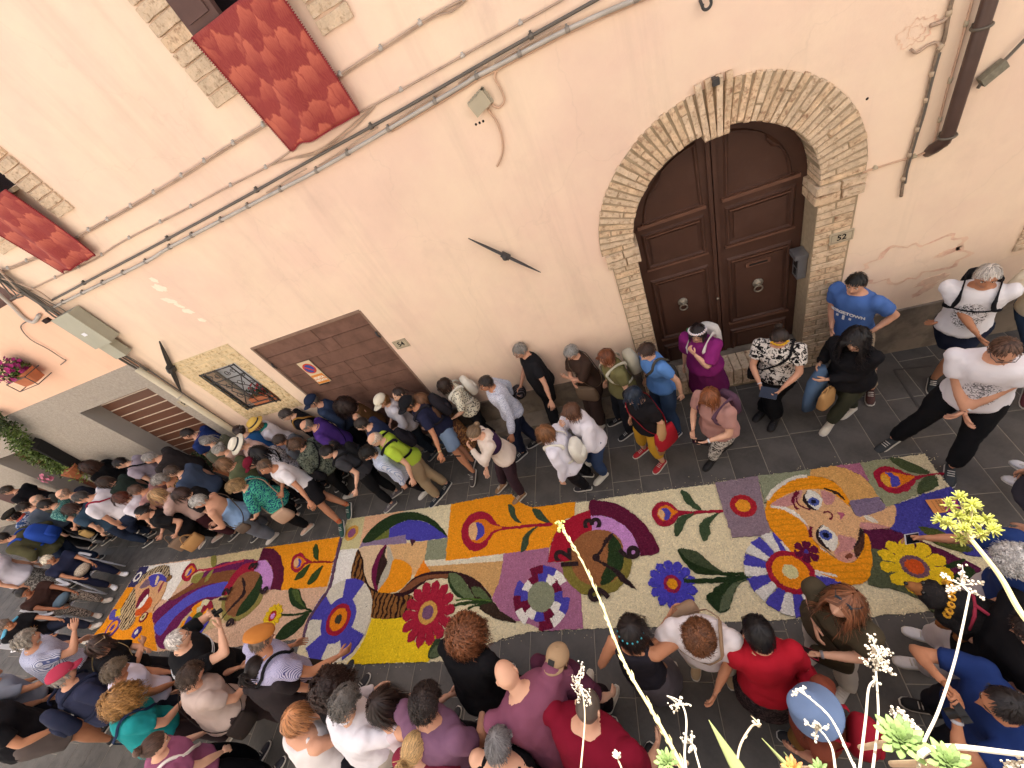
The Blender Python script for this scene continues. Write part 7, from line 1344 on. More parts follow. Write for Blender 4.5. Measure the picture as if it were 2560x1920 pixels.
b = P_(1429, 880, 1.60, 217, 'woman with short grey hair in a brown top with crossed arms by the wall', ('tee', '#3f3029'), ('wide', '#3a2c28'), '#d8d4cc', ('pixie', '#8d8a86'), arms='cross', turn=16, look=20, g_=1.08, feet=((1505, 1070), (1488, 1045)), skin='m', extra='glasses:#2a2022', near=0, top2='half')
crossbag(b, 'taupe handbag in front of the woman with short grey hair and brown top', '#6e5c4c', -.05, -1, (.17, .06, .13), 2)
b = P_(1301, 876, 1.74, 207, 'grey-haired man in black with a black jacket over his shoulder by the wall', ('tee', '#1e1d20'), ('trousers', '#1b1b1e'), '#1d1d20', ('short', '#7e7a74'), arms=((1383, 1015, .85), (1302, 965, .95)), turn=16, look=14, sex='m', g_=.98, feet=((1400, 1085), (1395, 1050)), skin='m', extra='glasses:#1a1a1e', near=0)
p, x, f, up = b.axes(.93); q = p - x * .17; g = Geo(); X_ = np.array([1., 0, 0]); Y_ = np.array([0, 1., 0]); g.loft([(q + [-.03, .02, -.78], X_, Y_, .07, .10), (q + [-.03, .02, -.5], X_, Y_, .10, .15), (q + [-.01, .02, -.2], X_, Y_, .10, .17), (q + [.02, .01, .02], X_, Y_, .10, .13), (q + [.05, 0, .06], X_, Y_, .06, .08)], 18); g.V = [v + noise3(v, 4, 5)[:, None] * .012 for v in g.V]; carried(b, 'black_jacket', g, [fabric('#1c1b1d')], 'black jacket hanging over the shoulder of the grey-haired man by the wall', 'jacket')
g = Geo(); p = b.arms[1][2] + np.array([.02, .08, -.1]); g.ball(p, (.11, .12, .13), 16); g.V = [v + noise3(v, 6, 2)[:, None] * .006 for v in g.V]; carried(b, 'round_bag', g, [fabric('#1e1c1e', 'stripes', '#555055', .6)], 'round black bag with pale piping held by the grey-haired man by the wall', 'bag')
b = P_(1429, 1029, 1.63, 212, 'woman in sunglasses with a long brown bob and white blouse touching her chin', ('blouse', '#dcd8e0'), ('trousers', '#36486a'), '#cfcabc', ('bob', '#5c3e2e'), arms=('read', 'chin'), turn=16, look=0, g_=1.02, feet=((1512, 1190), (1480, 1156)), skin='l', extra='shades:#141416', near=0)
phone(b, 0, 'white phone in the hand of the woman in sunglasses and white blouse', '#d8d6da')
b = P_(1364, 1083, 1.62, 170, 'woman with light brown bob in a white shirt with a white backpack', ('shirt', '#dddae4'), ('trousers', '#1d1c20'), '#24242a', ('bob', '#7a5234'), arms=('down', 'down'), turn=16, look=18, g_=1.0, feet=((1470, 1222), (1475, 1188)), skin='l', near=0)
backpack(b, 'white backpack on the woman with light brown bob in a white shirt', '#d6d2c6', (.12, .07, .16), .5)
b = P_(1216, 958, 1.72, 207, 'man with glasses in a pale finely patterned long-sleeved shirt and dark blue trousers walking', ('shirt', '#c9cbd6', 'dots', '#7d86a4', 2.2), ('trousers', '#222638'), '#1f2024', ('short', '#2c2420'), arms=((1279, 1085, .9), 'swing'), turn=16, look=2, sex='m', g_=1.0, feet=((1310, 1136), (1348, 1106)), skin='t', extra='glasses:#141416', near=0)
b = P_(1187, 1083, 1.62, 212, 'woman in a purple and cream sweater covering her face with a hand', ('long', '#d6c8bc'), ('trousers', '#3b2c34'), '#8a6c50', ('bun', '#6f5a44'), arms=('chin', (1218, 1185, .85)), turn=16, look=20, g_=1.04, feet=((1308, 1240), (1262, 1218)), skin='l', lean=10, near=0)
g = Geo(); rings = []
for s in (.52, .62, .75, .86, .93, .975): p, x, f, up = b.axes(s); k = 1 if s < .93 else .95; rings.append((p + f * .012, x, f, (b.wid(s) + .021) * k, (b.dep(s) + .021) * k))
g.loft(rings, 20)
for k in (0, 1): S_, el = b.arms[k][:2]; g.tube([S_, S_ * .5 + el * .5, el], [.058, .052, .044], 12)
g.obj('purple_yoke', [fabric('#3a2644')], b.e)
b = P_(1112, 962, 1.60, 217, 'woman with dark brown bob in a white top with black and yellow dabs, white backpack', ('tee', '#ddd8c4', 'dots', '#22201e'), ('trousers', '#1c1c20'), '#e0dcd4', ('bob', '#2f2018'), arms='read', turn=16, look=24, g_=1.06, feet=((1240, 1090), (1215, 1062)), skin='l', near=0, top2='half')
backpack(b, 'white cloth backpack on the woman with the dabbed white top', '#dad6ca', (.12, .07, .17), .66); phone(b, 0, 'dark phone held by the woman with the dabbed white top')
b = P_(1020, 1010, 1.76, 212, 'tanned man in a black cap and navy t-shirt with black backpack and denim shorts', ('tee', '#22243a'), ('shorts', '#7d92ae'), '#3a3434', ('short', '#2a2420'), arms=((1108, 1148, .88), 'relaxed'), turn=16, look=14, sex='m', g_=1.05, feet=((1196, 1196), (1195, 1168)), skin='t', lean=12, extra='cap:#1c1c20 glasses:#141416 watch:#c8b080', near=0)
backpack(b, 'dark grey backpack on the tanned man with the black cap', '#26242a', (.14, .08, .21), .55); g = Geo(); g.tube([(0, .0, -.06), (0, .14, -.11), (0, .26, -.15)], .012, 8); in_hand(b, 0, g, 'folded_umbrella', [black_c], 'short black folded umbrella in the hand of the tanned man with the black cap', 'umbrella')
b = P_(938, 1098, 1.70, 217, 'bald man in a lime yellow polo shirt and khaki trousers', ('polo', '#a9c441'), ('trousers', '#9c8a6e'), '#20242c', ('ring', '#b8a898'), arms=((1030, 1196, .86), 'down'), turn=16, look=16, sex='m', g_=1.02, feet=((1100, 1246), (1125, 1216)), skin='l', lean=10, extra='glasses:#2a2220', near=0)
backpack(b, 'small black backpack with grey edge on the man in the lime polo shirt', '#1c1a20', (.12, .07, .18), .62)
b = P_(955, 1003, 1.62, 222, 'person in a cream cap and white blouse looking at a phone', ('blouse', '#cfccd4'), ('trousers', '#2c3440'), '#40464c', ('curlyshort', '#8a6238'), arms='phone', turn=16, look=14, skin='l', extra='cap:#d8d0bc', near=1); phone(b, 0, 'dark phone of the person in the cream cap with badges')
b = P_(998, 985, 1.70, 217, 'man with dark receding hair standing behind the black cap, beside the garage door', ('tee', '#4a3a34'), ('trousers', JEAN), '#40464c', ('receding', '#3a2c28'), arms='down', turn=16, look=0, sex='m', skin='l', near=1)
b = P_(1050, 1000, 1.60, 222, 'woman with long light brown hair and brown top, elbow raised near the garage door', ('tee', '#5f4434'), ('longskirt', '#6c4a3c', 'blotch', '#c08a54'), '#40464c', ('long', '#6e4c34'), arms=('phone', 'elbow'), look=14, skin='l', near=1, turn=-10)
g = Geo(); p = b.surf(.15, PI / 2, .10); g.obox(p, (.13, 0, 0), (0, .03, 0), (0, .02, .11)); carried(b, 'printed_bag', g, [mat('printed_card', '#c9ccd0', .7, var=.2, vs=18)], 'pale grey printed carrier bag with a square emblem in the queue by the garage door', 'bag', False)
b = P_(862, 1014, 1.66, 202, 'woman with big dark curls and rust brown top in front of the garage door', ('tank', '#5a4026'), ('wide', '#1c1c20'), '#2a2a2e', ('curlybig', '#2c1d18'), arms=('relaxed', 'down'), turn=16, look=20, skin='m', lean=12, near=1, g_=1.04)
g = Geo(); S_, el, wr = b.arms[0][:3]; g.tube([S_ + [0, -.02, .02], el + [.02, 0, .02], wr + [.05, 0, -.1], wr + [.05, 0, -.4]], [.05, .07, .08, .06], 10, flat=.6); carried(b, 'beige_garment', g, [fabric('#8a7460')], 'beige garment over the arm of the woman in the rust brown top', 'cloth')
b = P_(782, 1004, 1.74, 212, 'man in a navy cap and dark blue jacket below the no parking sign', ('jacket', '#2c3850'), ('trousers', '#22222a'), '#2c2c30', ('short', '#5a5048'), arms='relaxed', turn=16, look=10, sex='m', skin='m', extra='cap:#232c42 glasses:#1a1a1c', near=1, lean=10)
b = P_(768, 1064, 1.70, 212, 'balding man in a purple polo shirt with a black shoulder strap', ('polo', '#4a3078'), ('trousers', '#2a2a30'), '#2c2c30', ('ring', '#6b625a'), arms='relaxed', turn=16, look=18, sex='m', skin='m', g_=1.1, lean=12, near=1, extra='glasses:#2a2422'); crossbag(b, 'black cross-body bag of the man in the purple polo shirt', '#1a1a1e', .0, -1)
b = P_(716, 1036, 1.70, 217, 'person with short dark hair in a black top under the barred window', ('long', '#1b1b20'), ('trousers', '#22222a'), '#2c2c30', ('pixie', '#3a3230'), arms='down', turn=16, look=14, sex='m', skin='l', near=1, lean=10, extra='glasses:#9a948c'); crossbag(b, 'small bag on a tan strap of the person in black under the barred window', '#a0763c', .0, 1)
b = P_(640, 1062, 1.62, 222, 'person in a yellow straw hat with teal scarf and white shirt', ('shirt', '#d6d2da'), ('trousers', '#3a3c4c'), '#2c2c30', ('bob', '#8a6440'), arms='down', turn=16, look=6, skin='l', near=1, extra='strawhat:#d9b45c scarf:#1f7a74', g_=1.06)
b = P_(600, 1078, 1.60, 170, 'woman with dark tied-up hair and white clip in a blue top near the pipe', ('tee', '#2f5f94'), ('trousers', '#22222a'), '#2c2c30', ('bun', '#2c1e1c'), arms='down', turn=16, look=6, skin='l', near=2, extra='hairclip:#e4e0dc')
b = P_(597, 1112, 1.62, 230, 'person in a white panama hat with dark band and pale pink blouse', ('blouse', '#d3b6b0'), ('trousers', '#4a4640'), '#2c2c30', ('short', '#8a8076'), arms='relaxed', turn=16, look=24, skin='l', near=1, extra='panama:#e2dccb', g_=1.06)
b = P_(516, 1103, 1.60, 170, 'woman with grey ponytail and grey-green top beside the roller shutter', ('tee', '#5a5c4e'), ('trousers', '#3a3a3c'), '#2c2c30', ('pony', '#7f7b78'), arms='down', turn=16, look=14, skin='l', near=2)
b = P_(549, 1126, 1.56, 212, 'woman with grey hair in a low bun, next to the white panama hat', ('tee', '#b4988a'), ('trousers', '#3a3a3c'), '#2c2c30', ('bun', '#94908a'), arms='down', turn=16, look=16, skin='l', near=2)
b = P_(470, 1084, 1.72, 202, 'balding man in a navy polo shirt in front of the roller shutter', ('polo', '#26366a'), ('trousers', '#44464a'), '#2c2c30', ('receding', '#2a201e'), arms=((536, 1160, .9), 'down'), turn=16, look=10, sex='m', skin='m', near=2, lean=14)
b = P_(643, 1130, 1.62, 180, 'woman with straight black hair in a white top with fine black flowers', ('tee', '#d2ced4', 'blotch', '#34343c', 1.8), ('trousers', '#22222a'), '#2c2c30', ('long', '#171316'), arms='down', turn=16, look=20, skin='l', near=1, top2='half'); crossbag(b, 'black bag of the woman in the white top with fine black flowers', '#1b1a1e', .2, -1)
b = P_(629, 1158, 1.55, 217, 'person in a dark red cap behind the man looking back', ('tee', '#3a3438'), ('trousers', '#22222a'), '#2c2c30', ('short', '#3a2c28'), arms='down', turn=16, look=24, skin='l', near=2, extra='cap:#6a1a2c')
b = P_(740, 1112, 1.62, 175, 'woman with curly brown hair in a grey-green leaf patterned top', ('tee', '#6b7264', 'blotch', '#2f3632'), ('slim', '#19191c'), '#d0ccc6', ('curlyshort', '#5c4434'), arms='relaxed', turn=16, look=24, skin='m', near=1, g_=1.1, top2='half', feet=((880, 1240), (860, 1215))); crossbag(b, 'black cross strap bag of the woman in the grey-green leaf patterned top', '#1b1a1e', .3, -1)
b = P_(818, 1130, 1.62, 212, 'woman with black low bun in a charcoal t-shirt and black trousers', ('tee', '#3c3c40'), ('slim', '#1a1a1c'), '#5a5458', ('pony', '#1c1618'), arms=((890, 1222, .9), 'down'), turn=16, look=16, skin='l', near=1, g_=1.08, feet=((986, 1262), (1000, 1232)), lean=10)
backpack(b, 'black strappy backpack on the woman in the charcoal t-shirt', '#1b1b1e', (.10, .06, .15), .7)
b = P_(922, 1132, 1.60, 217, 'person with black curly hair in a pale blue and white striped shirt', ('shirt', '#c9cfdc', 'stripes', '#8d9cbc'), ('trousers', '#1b1b20'), '#cfcac2', ('curlyshort', '#17130f'), arms='down', turn=16, look=20, skin='m', near=1, feet=((1070, 1228), (1050, 1205)))
b = P_(664, 1166, 1.76, 240, 'man in white t-shirt and black shorts with orange socks, looking back', ('tee', '#d9d5d8'), ('shorts', '#1f1d20'), '#1f4640', ('short', '#5e4a3a'), arms=((808, 1290, .85), 'phone'), look=0, sex='m', skin='t', near=0, g_=1.02, feet=((868, 1322), (893, 1276)), turn=24, lean=8)
for k in (0, 1): an, kn = b.legs[k][2], b.legs[k][1]; g = Geo(); d = unit(kn - an); g.tube([an + d * .02, an + d * .13], [.037, .043], 12); g.obj('sock', [fabric('#c45a34')], b.e)
b = P_(591, 1216, 1.58, 212, 'woman with curly blonde hair in a teal and green swirl patterned top', ('tee', '#4fae90', 'swirl', '#1c4a6a'), ('slim', '#1a1a1c'), '#c9a894', ('curlyshort', '#9a7c54'), arms=('read', 'relaxed'), turn=16, look=20, skin='l', near=0, g_=1.12, feet=((778, 1318), (750, 1290)), lean=10, top2='half')
crossbag(b, 'beige leather bag hanging on the woman in the teal swirl patterned top', '#c2a188', -.12, -1, (.13, .06, .13), 0); phone(b, 0, 'dark phone held by the woman in the teal swirl patterned top')
b = P_(497, 1253, 1.60, 217, 'woman with short grey hair in a pale blue halter top and wide grey trousers', ('halter', '#8aa6cc'), ('wide', '#77808e'), '#d0c6bc', ('pixie', '#a7a39e'), arms='phone', turn=16, look=18, skin='m', near=0, g_=1.1, feet=((690, 1340), (672, 1312))); phone(b, 0, 'black phone of the woman in the pale blue halter top'); crossbag(b, 'brown and cream bag of the woman in the pale blue halter top', '#6a5a4e', -.02, -1, (.09, .04, .08), 0)
b = P_(358, 1282, 1.58, 240, 'woman in glasses and black t-shirt looking up, carrying a straw bag', ('tee', '#1b1a1c'), ('slim', '#18181a'), '#c0a698', ('bun', '#171215'), arms=('bag', 'phone'), turn=16, look=-8, skin='m', near=0, g_=1.02, feet=((520, 1362), (552, 1340)), extra='glasses:#3a2622', tilt=6)
tote(b, 0, 'woven straw bag of the smiling woman in the black t-shirt', '#b98c5a', .15, .20, .07, .12, 'straw_bag'); tote(b, 1, 'taupe leather tote of the smiling woman in the black t-shirt', '#8a7360', .13, .25, .05, .16)
b = P_(452, 1235, 1.60, 217, 'person with brown hair in a black top behind the woman in the halter top', ('tee', '#1b1a1d'), ('slim', '#18181a'), '#2a2a2e', ('bob', '#3c2a26'), arms='down', turn=16, look=24, skin='l', near=2)
b = P_(402, 1200, 1.56, 212, 'woman with grey curls in a leopard print top', ('tank', '#b08a5c', 'blotch', '#241a16', 1.4), ('trousers', '#2c2a2e'), '#2a2a2e', ('curlyshort', '#9c9690'), arms='down', turn=16, look=18, skin='t', near=1, g_=1.1)
b = P_(393, 1238, 1.60, 217, 'blonde woman in a pale pink crocheted top', ('blouse', '#c8aaa0'), ('trousers', '#4a2a30'), '#2a2a2e', ('bob', '#b8946a'), arms='chin', turn=16, look=8, skin='l', near=1)
b = P_(302, 1244, 1.60, 202, 'person with reddish brown hair in a white t-shirt near the straw bag', ('tee', '#d4cfd8'), ('trousers', '#54493e'), '#2a2a2e', ('bob', '#52281c'), arms='relaxed', turn=16, look=24, skin='l', near=1, g_=1.08)
b = P_(203, 1243, 1.78, 212, 'man with grey-black hair in a white t-shirt with a crimson shoulder strap', ('tee', '#d9d5dc'), ('trousers', '#232c42'), '#5c5c5e', ('short', '#45413f'), arms=((300, 1316, .9), 'down'), turn=16, look=18, sex='m', skin='m', near=1, g_=1.15, feet=((350, 1352), (318, 1352)), lean=12); crossbag(b, 'dark bag on a crimson strap of the man in the white t-shirt', '#3a3038', -.1, 1, strapc='#8a1a34')
b = P_(375, 1144, 1.74, 212, 'grey-haired man in a dark charcoal shirt and grey trousers near the wall', ('shirt', '#332e2e'), ('trousers', '#77706a'), '#2a2a2e', ('short', '#8f8a86'), arms='down', turn=16, look=20, sex='m', skin='m', near=1, g_=1.14, lean=16)
b = P_(302, 1157, 1.70, 217, 'dark-haired man with glasses in a pale lilac polo with a black strap near the wall', ('polo', '#a59aa6'), ('trousers', '#26304a'), '#2a2a2e', ('short', '#1b1516'), arms='down', turn=16, look=16, sex='m', skin='l', near=1, extra='glasses:#141416', lean=12); crossbag(b, 'black bag of the man in the pale lilac polo', '#16161a', .0, 1)
b = P_(222, 1166, 1.66, 202, 'woman with long wavy brown hair in a black coat near the hanging plant', ('jacket', '#131214'), ('wide', '#121214'), '#1a1a1e', ('curlylong', '#3a231a'), arms='down', turn=16, look=10, skin='l', near=2, g_=1.06)
b = P_(160, 1235, 1.70, 222, 'bald man with glasses in a dark navy jacket below the small plant', ('jacket', '#1e2230'), ('trousers', '#1c1c20'), '#2a2a2e', ('ring', '#8a7060'), arms='down', turn=16, look=10, sex='m', skin='l', near=2, extra='glasses:#2a2220')
b = P_(115, 1262, 1.70, 217, 'dark-haired man in a teal speckled shirt with a paper bag', ('polo', '#2c5f60', 'dots', '#86b0a4', 1.6), ('trousers', '#161618'), '#6a625a', ('short', '#1e1917'), arms=('bag', 'relaxed'), turn=16, look=16, sex='m', skin='m', near=1, feet=((245, 1362), (225, 1340))); tote(b, 0, 'brown paper bag of the man in the teal speckled shirt', '#b0905c', .07, .2, .03, .05, 'paper_bag')
b = P_(176, 1272, 1.58, 202, 'woman with chin-length brown hair and bare forearm between the teal shirt and the crimson strap', ('tee', '#34485a'), ('trousers', '#2a3448'), '#2a2a2e', ('bob', '#3a2620'), arms='relaxed', turn=16, look=20, skin='l', near=2)
b = P_(94, 1250, 1.66, 227, 'older bald man partly hidden next to the wall plant at the far left', ('tee', '#4a4a44'), ('trousers', '#2a2a2e'), '#2a2a2e', ('ring', '#a08a7a'), arms='down', turn=16, look=6, sex='m', skin='l', near=2)
b = P_(30, 1290, 1.62, 212, 'woman in a dark knit cap with coral scarf and blue patterned top, left edge', ('blouse', '#2c4a7a', 'blotch', '#b8bccc'), ('trousers', '#161618'), '#2a2a2e', ('bob', '#241a18'), arms='down', turn=16, look=0, skin='t', near=1, extra='beret:#26241f scarf:#c05a4c')
b = P_(6, 1345, 1.70, 212, 'person in an olive jacket with a cobalt blue backpack at the left edge', ('jacket', '#4c4a34'), ('trousers', '#2a3448'), '#2a2a2e', ('short', '#1e1918'), arms='bag', turn=16, look=10, sex='m', skin='m', near=1, lean=12); backpack(b, 'cobalt blue backpack on the person in the olive jacket, left edge', '#27469a', (.17, .11, .24), .5)
for q_, (x_, y_, h_, yw, lb, tc_, hr_) in enumerate(((60, 1268, 1.68, 205, 'person with dark cropped hair in a grey-blue shirt deep in the far left crowd', '#56606e', ('short', '#2a2320')), (262, 1205, 1.64, 200, 'person in a dark green top behind the crimson strap in the far crowd', '#2f3a34', ('bob', '#3c2c24')), (340, 1225, 1.60, 200, 'short-haired person in a faded rose top beside the reddish brown hair', '#a07a78', ('short', '#5a4438')), (430, 1178, 1.66, 195, 'person in a slate blue top beside the grey-haired man in the charcoal shirt', '#3e4a60', ('short', '#4a3c34')), (560, 1160, 1.60, 200, 'woman with light brown hair in a moss green top below the panama hat', '#5c6248', ('bob', '#7a5a40')), (700, 1100, 1.64, 205, 'person in a steel grey top between the curly brown hair and the tan strap', '#5c6068', ('short', '#3a2e28')), (905, 1060, 1.66, 200, 'person in an ink blue shirt just behind the lime polo shirt', '#2a3350', ('short', '#2c2420')), (20, 1225, 1.68, 205, 'person in a black jacket below the dark red letter box', '#1c1c20', ('short', '#35291f')))):
    P_(x_, y_, h_, yw, lb, ('tee' if q_ % 2 else 'long', tc_), ('trousers', '#26262c'), '#2a2a2e', hr_, arms='down', look=17, turn=14, skin='lmt'[q_ % 3], sex='mf'[q_ % 2], near=2, lean=8)
# ================= seated row at the far end of the carpet

def chair_at(B, label):
    g = Geo(); c = np.array([0, -.02, 0]); root = empty('garden_chair', tuple(B.root), B.e.rotation_euler[2], label=label, cat='chair', group='white plastic garden chairs')
    g.box((-.23, -.20, .40), (.23, .24, .425)); g.obj('seat', white_pl, root, smooth=False); g = Geo(); g.loft([((0, -.23, .42), np.array([1., 0, 0]), np.array([0, .2, 1.]), .22, .012), ((0, -.30, .8), np.array([1., 0, 0]), np.array([0, .2, 1.]), .24, .012)], 8, caps=True)
    g = Geo(); g.obox((0, -.265, .62), (.23, 0, 0), (0, -.045, .22), (0, .010, .002)); g.obj('backrest', white_pl, root, smooth=False)
    for s in (-1, 1):
        g = Geo(); g.tube([(s * .25, -.26, .66), (s * .26, .0, .66), (s * .26, .22, .64)], .024, 8, flat=.6); g.obj('armrest', white_pl, root)
        for y0, y1 in ((.20, .27), (-.18, -.30)): g = Geo(); g.tube([(s * .22, y0, .41), (s * .26, y1, 0.0)], .022, 6, flat=.7); g.obj('leg', white_pl, root)
b = P_(122, 1400, 1.58, -10, 'seated woman with white hair and navy clothes, crochet bag in her lap', ('tee', '#262a40'), ('slim', '#1f2236'), '#dcdce2', ('pixie', '#d2c8b4'), arms='knees', look=17, skin='t', near=0, sit=True, g_=1.05); chair_at(b, 'white plastic garden chair under the white-haired seated woman'); g = Geo(); g.ball((.0, .26, .60), (.15, .11, .09), 16); g.V = [v + noise3(v, 8, 1)[:, None] * .006 for v in g.V]; carried(b, 'crochet_bag', g, [fabric('#b9ad9c', 'dots', '#8a7e70', 1.5)], 'cream crochet bag in the lap of the seated white-haired woman', 'bag')
b = P_(60, 1482, 1.58, 0, 'seated tanned woman with black hair and earpiece in a brown dress with patterned trousers', ('dress', '#3a2824'), ('slim', '#34302f', 'swirl', '#a89c90', 2), '#c2b4a8', ('bun', '#1b1616'), arms='knees', look=21, skin='d', near=0, sit=True, g_=1.1); chair_at(b, 'white plastic garden chair under the tanned woman in the brown dress')
g = Geo(); g.ball((.0, .25, .60), (.16, .10, .08), 16); g.V = [v + noise3(v, 8, 1)[:, None] * .01 for v in g.V]; carried(b, 'denim_bundle', g, [fabric('#5c7080')], 'grey-blue denim bundle in the lap of the tanned seated woman', 'cloth')
b = P_(-50, 1405, 1.66, 25, 'person in white t-shirt and speckled skirt standing behind the seated women', ('tee', '#d4cfda'), ('longskirt', '#4a4644', 'blotch', '#a8a29a', 1.6), '#2a2a2e', ('short', '#3a2c28'), arms='down', look=27, skin='m', near=1)
b = P_(12, 1562, 1.58, 10, 'seated person in a black t-shirt with an orange flower, light blue cardigan on the shoulders', ('tee', '#19181b'), ('slim', '#262a3a'), '#c9c2ba', ('short', '#6a5a50'), arms='knees', look=27, skin='t', near=0, sit=True, g_=1.05); chair_at(b, 'white garden chair at the left edge under the person with the orange flower')
g = Geo(); p = b.surf(.55, PI / 2, .035)
for q in range(7): a_ = q * .9; g.loft([(p + np.array([math.cos(a_) * .03, .0, math.sin(a_) * .03]), np.array([math.cos(a_), 0, math.sin(a_)]), np.array([0, 1., 0]), .03, .004), (p + np.array([math.cos(a_) * .03, .006, math.sin(a_) * .03]), np.array([math.cos(a_), 0, math.sin(a_)]), np.array([0, 1., 0]), .025, .003)], 8)
g.obj('flower_print', [mat('orange_print', '#d99a34', .7)], b.e); g = Geo(); p, x, f, up = b.axes(.95); g.tube([p + x * .2 - up * .16, p + x * .15 - f * .03 + up * .03, p - f * .08 + up * .05, p - x * .15 - f * .03 + up * .03, p - x * .2 - up * .18], [.05, .05, .045, .05, .05], 8, flat=.5); g.obj('cardigan', [fabric('#5aa4c4')], b.e)
# ================= near side of the carpet, from the left
nr = dict(near=0)
b = P_(68, 1600, 1.74, 65, 'man with curly grey hair and beard in a blue and white striped shirt', ('polo', '#c9cbdc', 'stripes', '#56608e', 1.1), ('trousers', '#2a2a30'), '#2a2a2e', ('curlyshort', '#8d8479'), arms=('relaxed', (186, 1575, 1.35)), look=20, sex='m', skin='m', g_=1.15, lean=8, extra='beard:#a09a92', **nr)
b = P_(246, 1614, 1.62, 60, 'woman with brown hair and glasses on her head in a black top', ('tee', '#1a191c'), ('trousers', '#222228'), '#2a2a2e', ('bob', '#3a2822'), arms='cross', look=30, skin='m', lean=8, extra='headshades:#b8a080', top2='half', **nr); crossbag(b, 'bag on a cream strap of the woman with glasses on her head', '#c8b080', .1, 1)
b = P_(446, 1600, 1.74, 55, 'white-haired man in a black polo with white chain stripe, photographing the carpet', ('polo', '#18181b'), ('trousers', '#18181b'), '#2a2a2e', ('receding', '#cfc8c2'), arms='camera', look=18, sex='m', skin='l', g_=1.15, lean=8, extra='glasses:#141416', **nr); camera_dev(b, 1, 'camera held to the eye by the white-haired man in black')
g = Geo()
for dz_ in (.0, .035):
    for k in (-1,): g.tube([b.surf(.62 + dz_ * 2.0, t, .026) for t in np.linspace(-PI * .98, PI * .98, 40)], .0045, 5)
for q in range(9): p = b.surf(.655, -PI + .5 + q * .27, .028); g.tube([p + [.012 * math.cos(t), 0, .012 * math.sin(t)] for t in np.linspace(-2.2, 2.2, 8)], .0025, 4)
g.obj('white_trim', [mat('white_trim', '#dcdce0', .8)], b.e)
b = P_(654, 1600, 1.74, 70, 'man in an ochre beret and blue striped shirt with a wide black shoulder strap', ('polo', '#c0bcd4', 'stripes', '#4f4f84', 1.6), ('trousers', '#332b29'), '#2a2a2e', ('short', '#5a4a40'), arms=('relaxed', (846, 1640, 1.0)), look=48, sex='m', skin='t', g_=1.15, lean=12, extra='beret:#b9773a', **nr); crossbag(b, 'black bag on a wide black strap of the man in the ochre beret', '#17171a', -.02, -1, (.12, .06, .10), 1)
b = P_(158, 1690, 1.72, 85, 'man in a raspberry red cap and navy t-shirt with backpack, shorts and bare legs', ('tee', '#2b2e44'), ('shorts', '#22222a'), '#77716a', ('short', '#8a8078'), arms=('down', 'relaxed'), look=28, sex='m', skin='m', g_=1.08, lean=6, extra='cap:#a83a52', **nr); backpack(b, 'navy backpack on the man in the raspberry red cap', '#262a3e', (.14, .08, .2), .6)
b = P_(290, 1676, 1.62, 60, 'woman with wavy grey-brown hair in a white t-shirt with a thin neck chain', ('tee', '#cfcade'), ('trousers', '#2a2a34'), '#2a2a2e', ('curlyshort', '#655646'), arms='clasp', look=34, skin='t', g_=1.12, lean=8, **nr)
b = P_(298, 1752, 1.64, 70, 'woman with long blonde curls in a teal t-shirt with a thin navy strap', ('tee', '#1f8488'), ('trousers', '#3a2e30'), '#a8988c', ('curlybig', '#9c7240'), arms=('relaxed', 'phone'), look=36, skin='m', g_=1.18, lean=10, **nr); crossbag(b, 'navy bag of the woman in the teal t-shirt', '#1f2c48', -.05, -1, (.1, .04, .08))
b = P_(478, 1690, 1.62, 70, 'woman with short wavy brown hair in a beige t-shirt holding a phone', ('tee', '#b7a49c'), ('trousers', '#33292a'), '#8a7c66', ('curlyshort', '#3f2e24'), arms='phone', look=40, skin='m', g_=1.15, lean=10, **nr); crossbag(b, 'dark patterned bag of the woman in the beige t-shirt', '#2f2826', -.05, 1); phone(b, 1, 'phone with bright screen of the woman in the beige t-shirt', screen=mat('lit_screen', '#5a7aa8', .2))
b = P_(642, 1672, 1.60, 95, 'woman with dark curly ponytail and orange tie behind the striped shirt', ('tee', '#2a2426'), ('trousers', '#222228'), '#2a2a2e', ('pony', '#241b19'), arms='down', look=44, skin='m', lean=8, **nr)
b = P_(-45, 1765, 1.78, 70, 'large man in a black t-shirt and grey shorts in the lower left corner', ('tee', '#17161a'), ('shorts', '#5c5250'), '#2a2a2e', ('short', '#2a2220'), arms='relaxed', look=44, sex='m', skin='t', g_=1.25, lean=10, **nr)
b = P_(-30, 1690, 1.70, 70, 'person in a grey t-shirt with rust red sleeves at the lower left edge', ('tee', '#7d828e'), ('trousers', '#222228'), '#2a2a2e', ('short', '#3a2e2a'), arms=('relaxed', 'fwd'), look=44, sex='m', skin='t', lean=8, near=1)
b = P_(388, 1865, 1.62, 65, 'woman with brown hair in a small bun, mauve pink t-shirt and white strap, bottom edge', ('tee', '#8f5372'), ('wide', '#121217'), '#2c2c34', ('bun', '#4a342a'), arms=('relaxed', 'clasp'), look=44, skin='l', g_=1.15, lean=8, **nr); crossbag(b, 'dark bag on a white strap of the woman in the mauve pink t-shirt', '#1c1a22', -.1, -1, (.12, .05, .1), 1, '#d8d0cc')
b = P_(738, 1800, 1.62, 75, 'woman with smooth blonde bob in a white sleeveless top', ('tank', '#d8d2d4'), ('trousers', '#22222a'), '#2a2a2e', ('bob', '#a9744c'), arms='cross', look=40, skin='m', g_=1.1, lean=10, **nr)
b = P_(822, 1722, 1.62, 85, 'woman with long dark frizzy hair in a black top', ('tee', '#1b1a1d'), ('trousers', '#2a2422'), '#2a2a2e', ('curlybig', '#2c1a16'), arms='down', look=44, skin='m', lean=8, **nr)
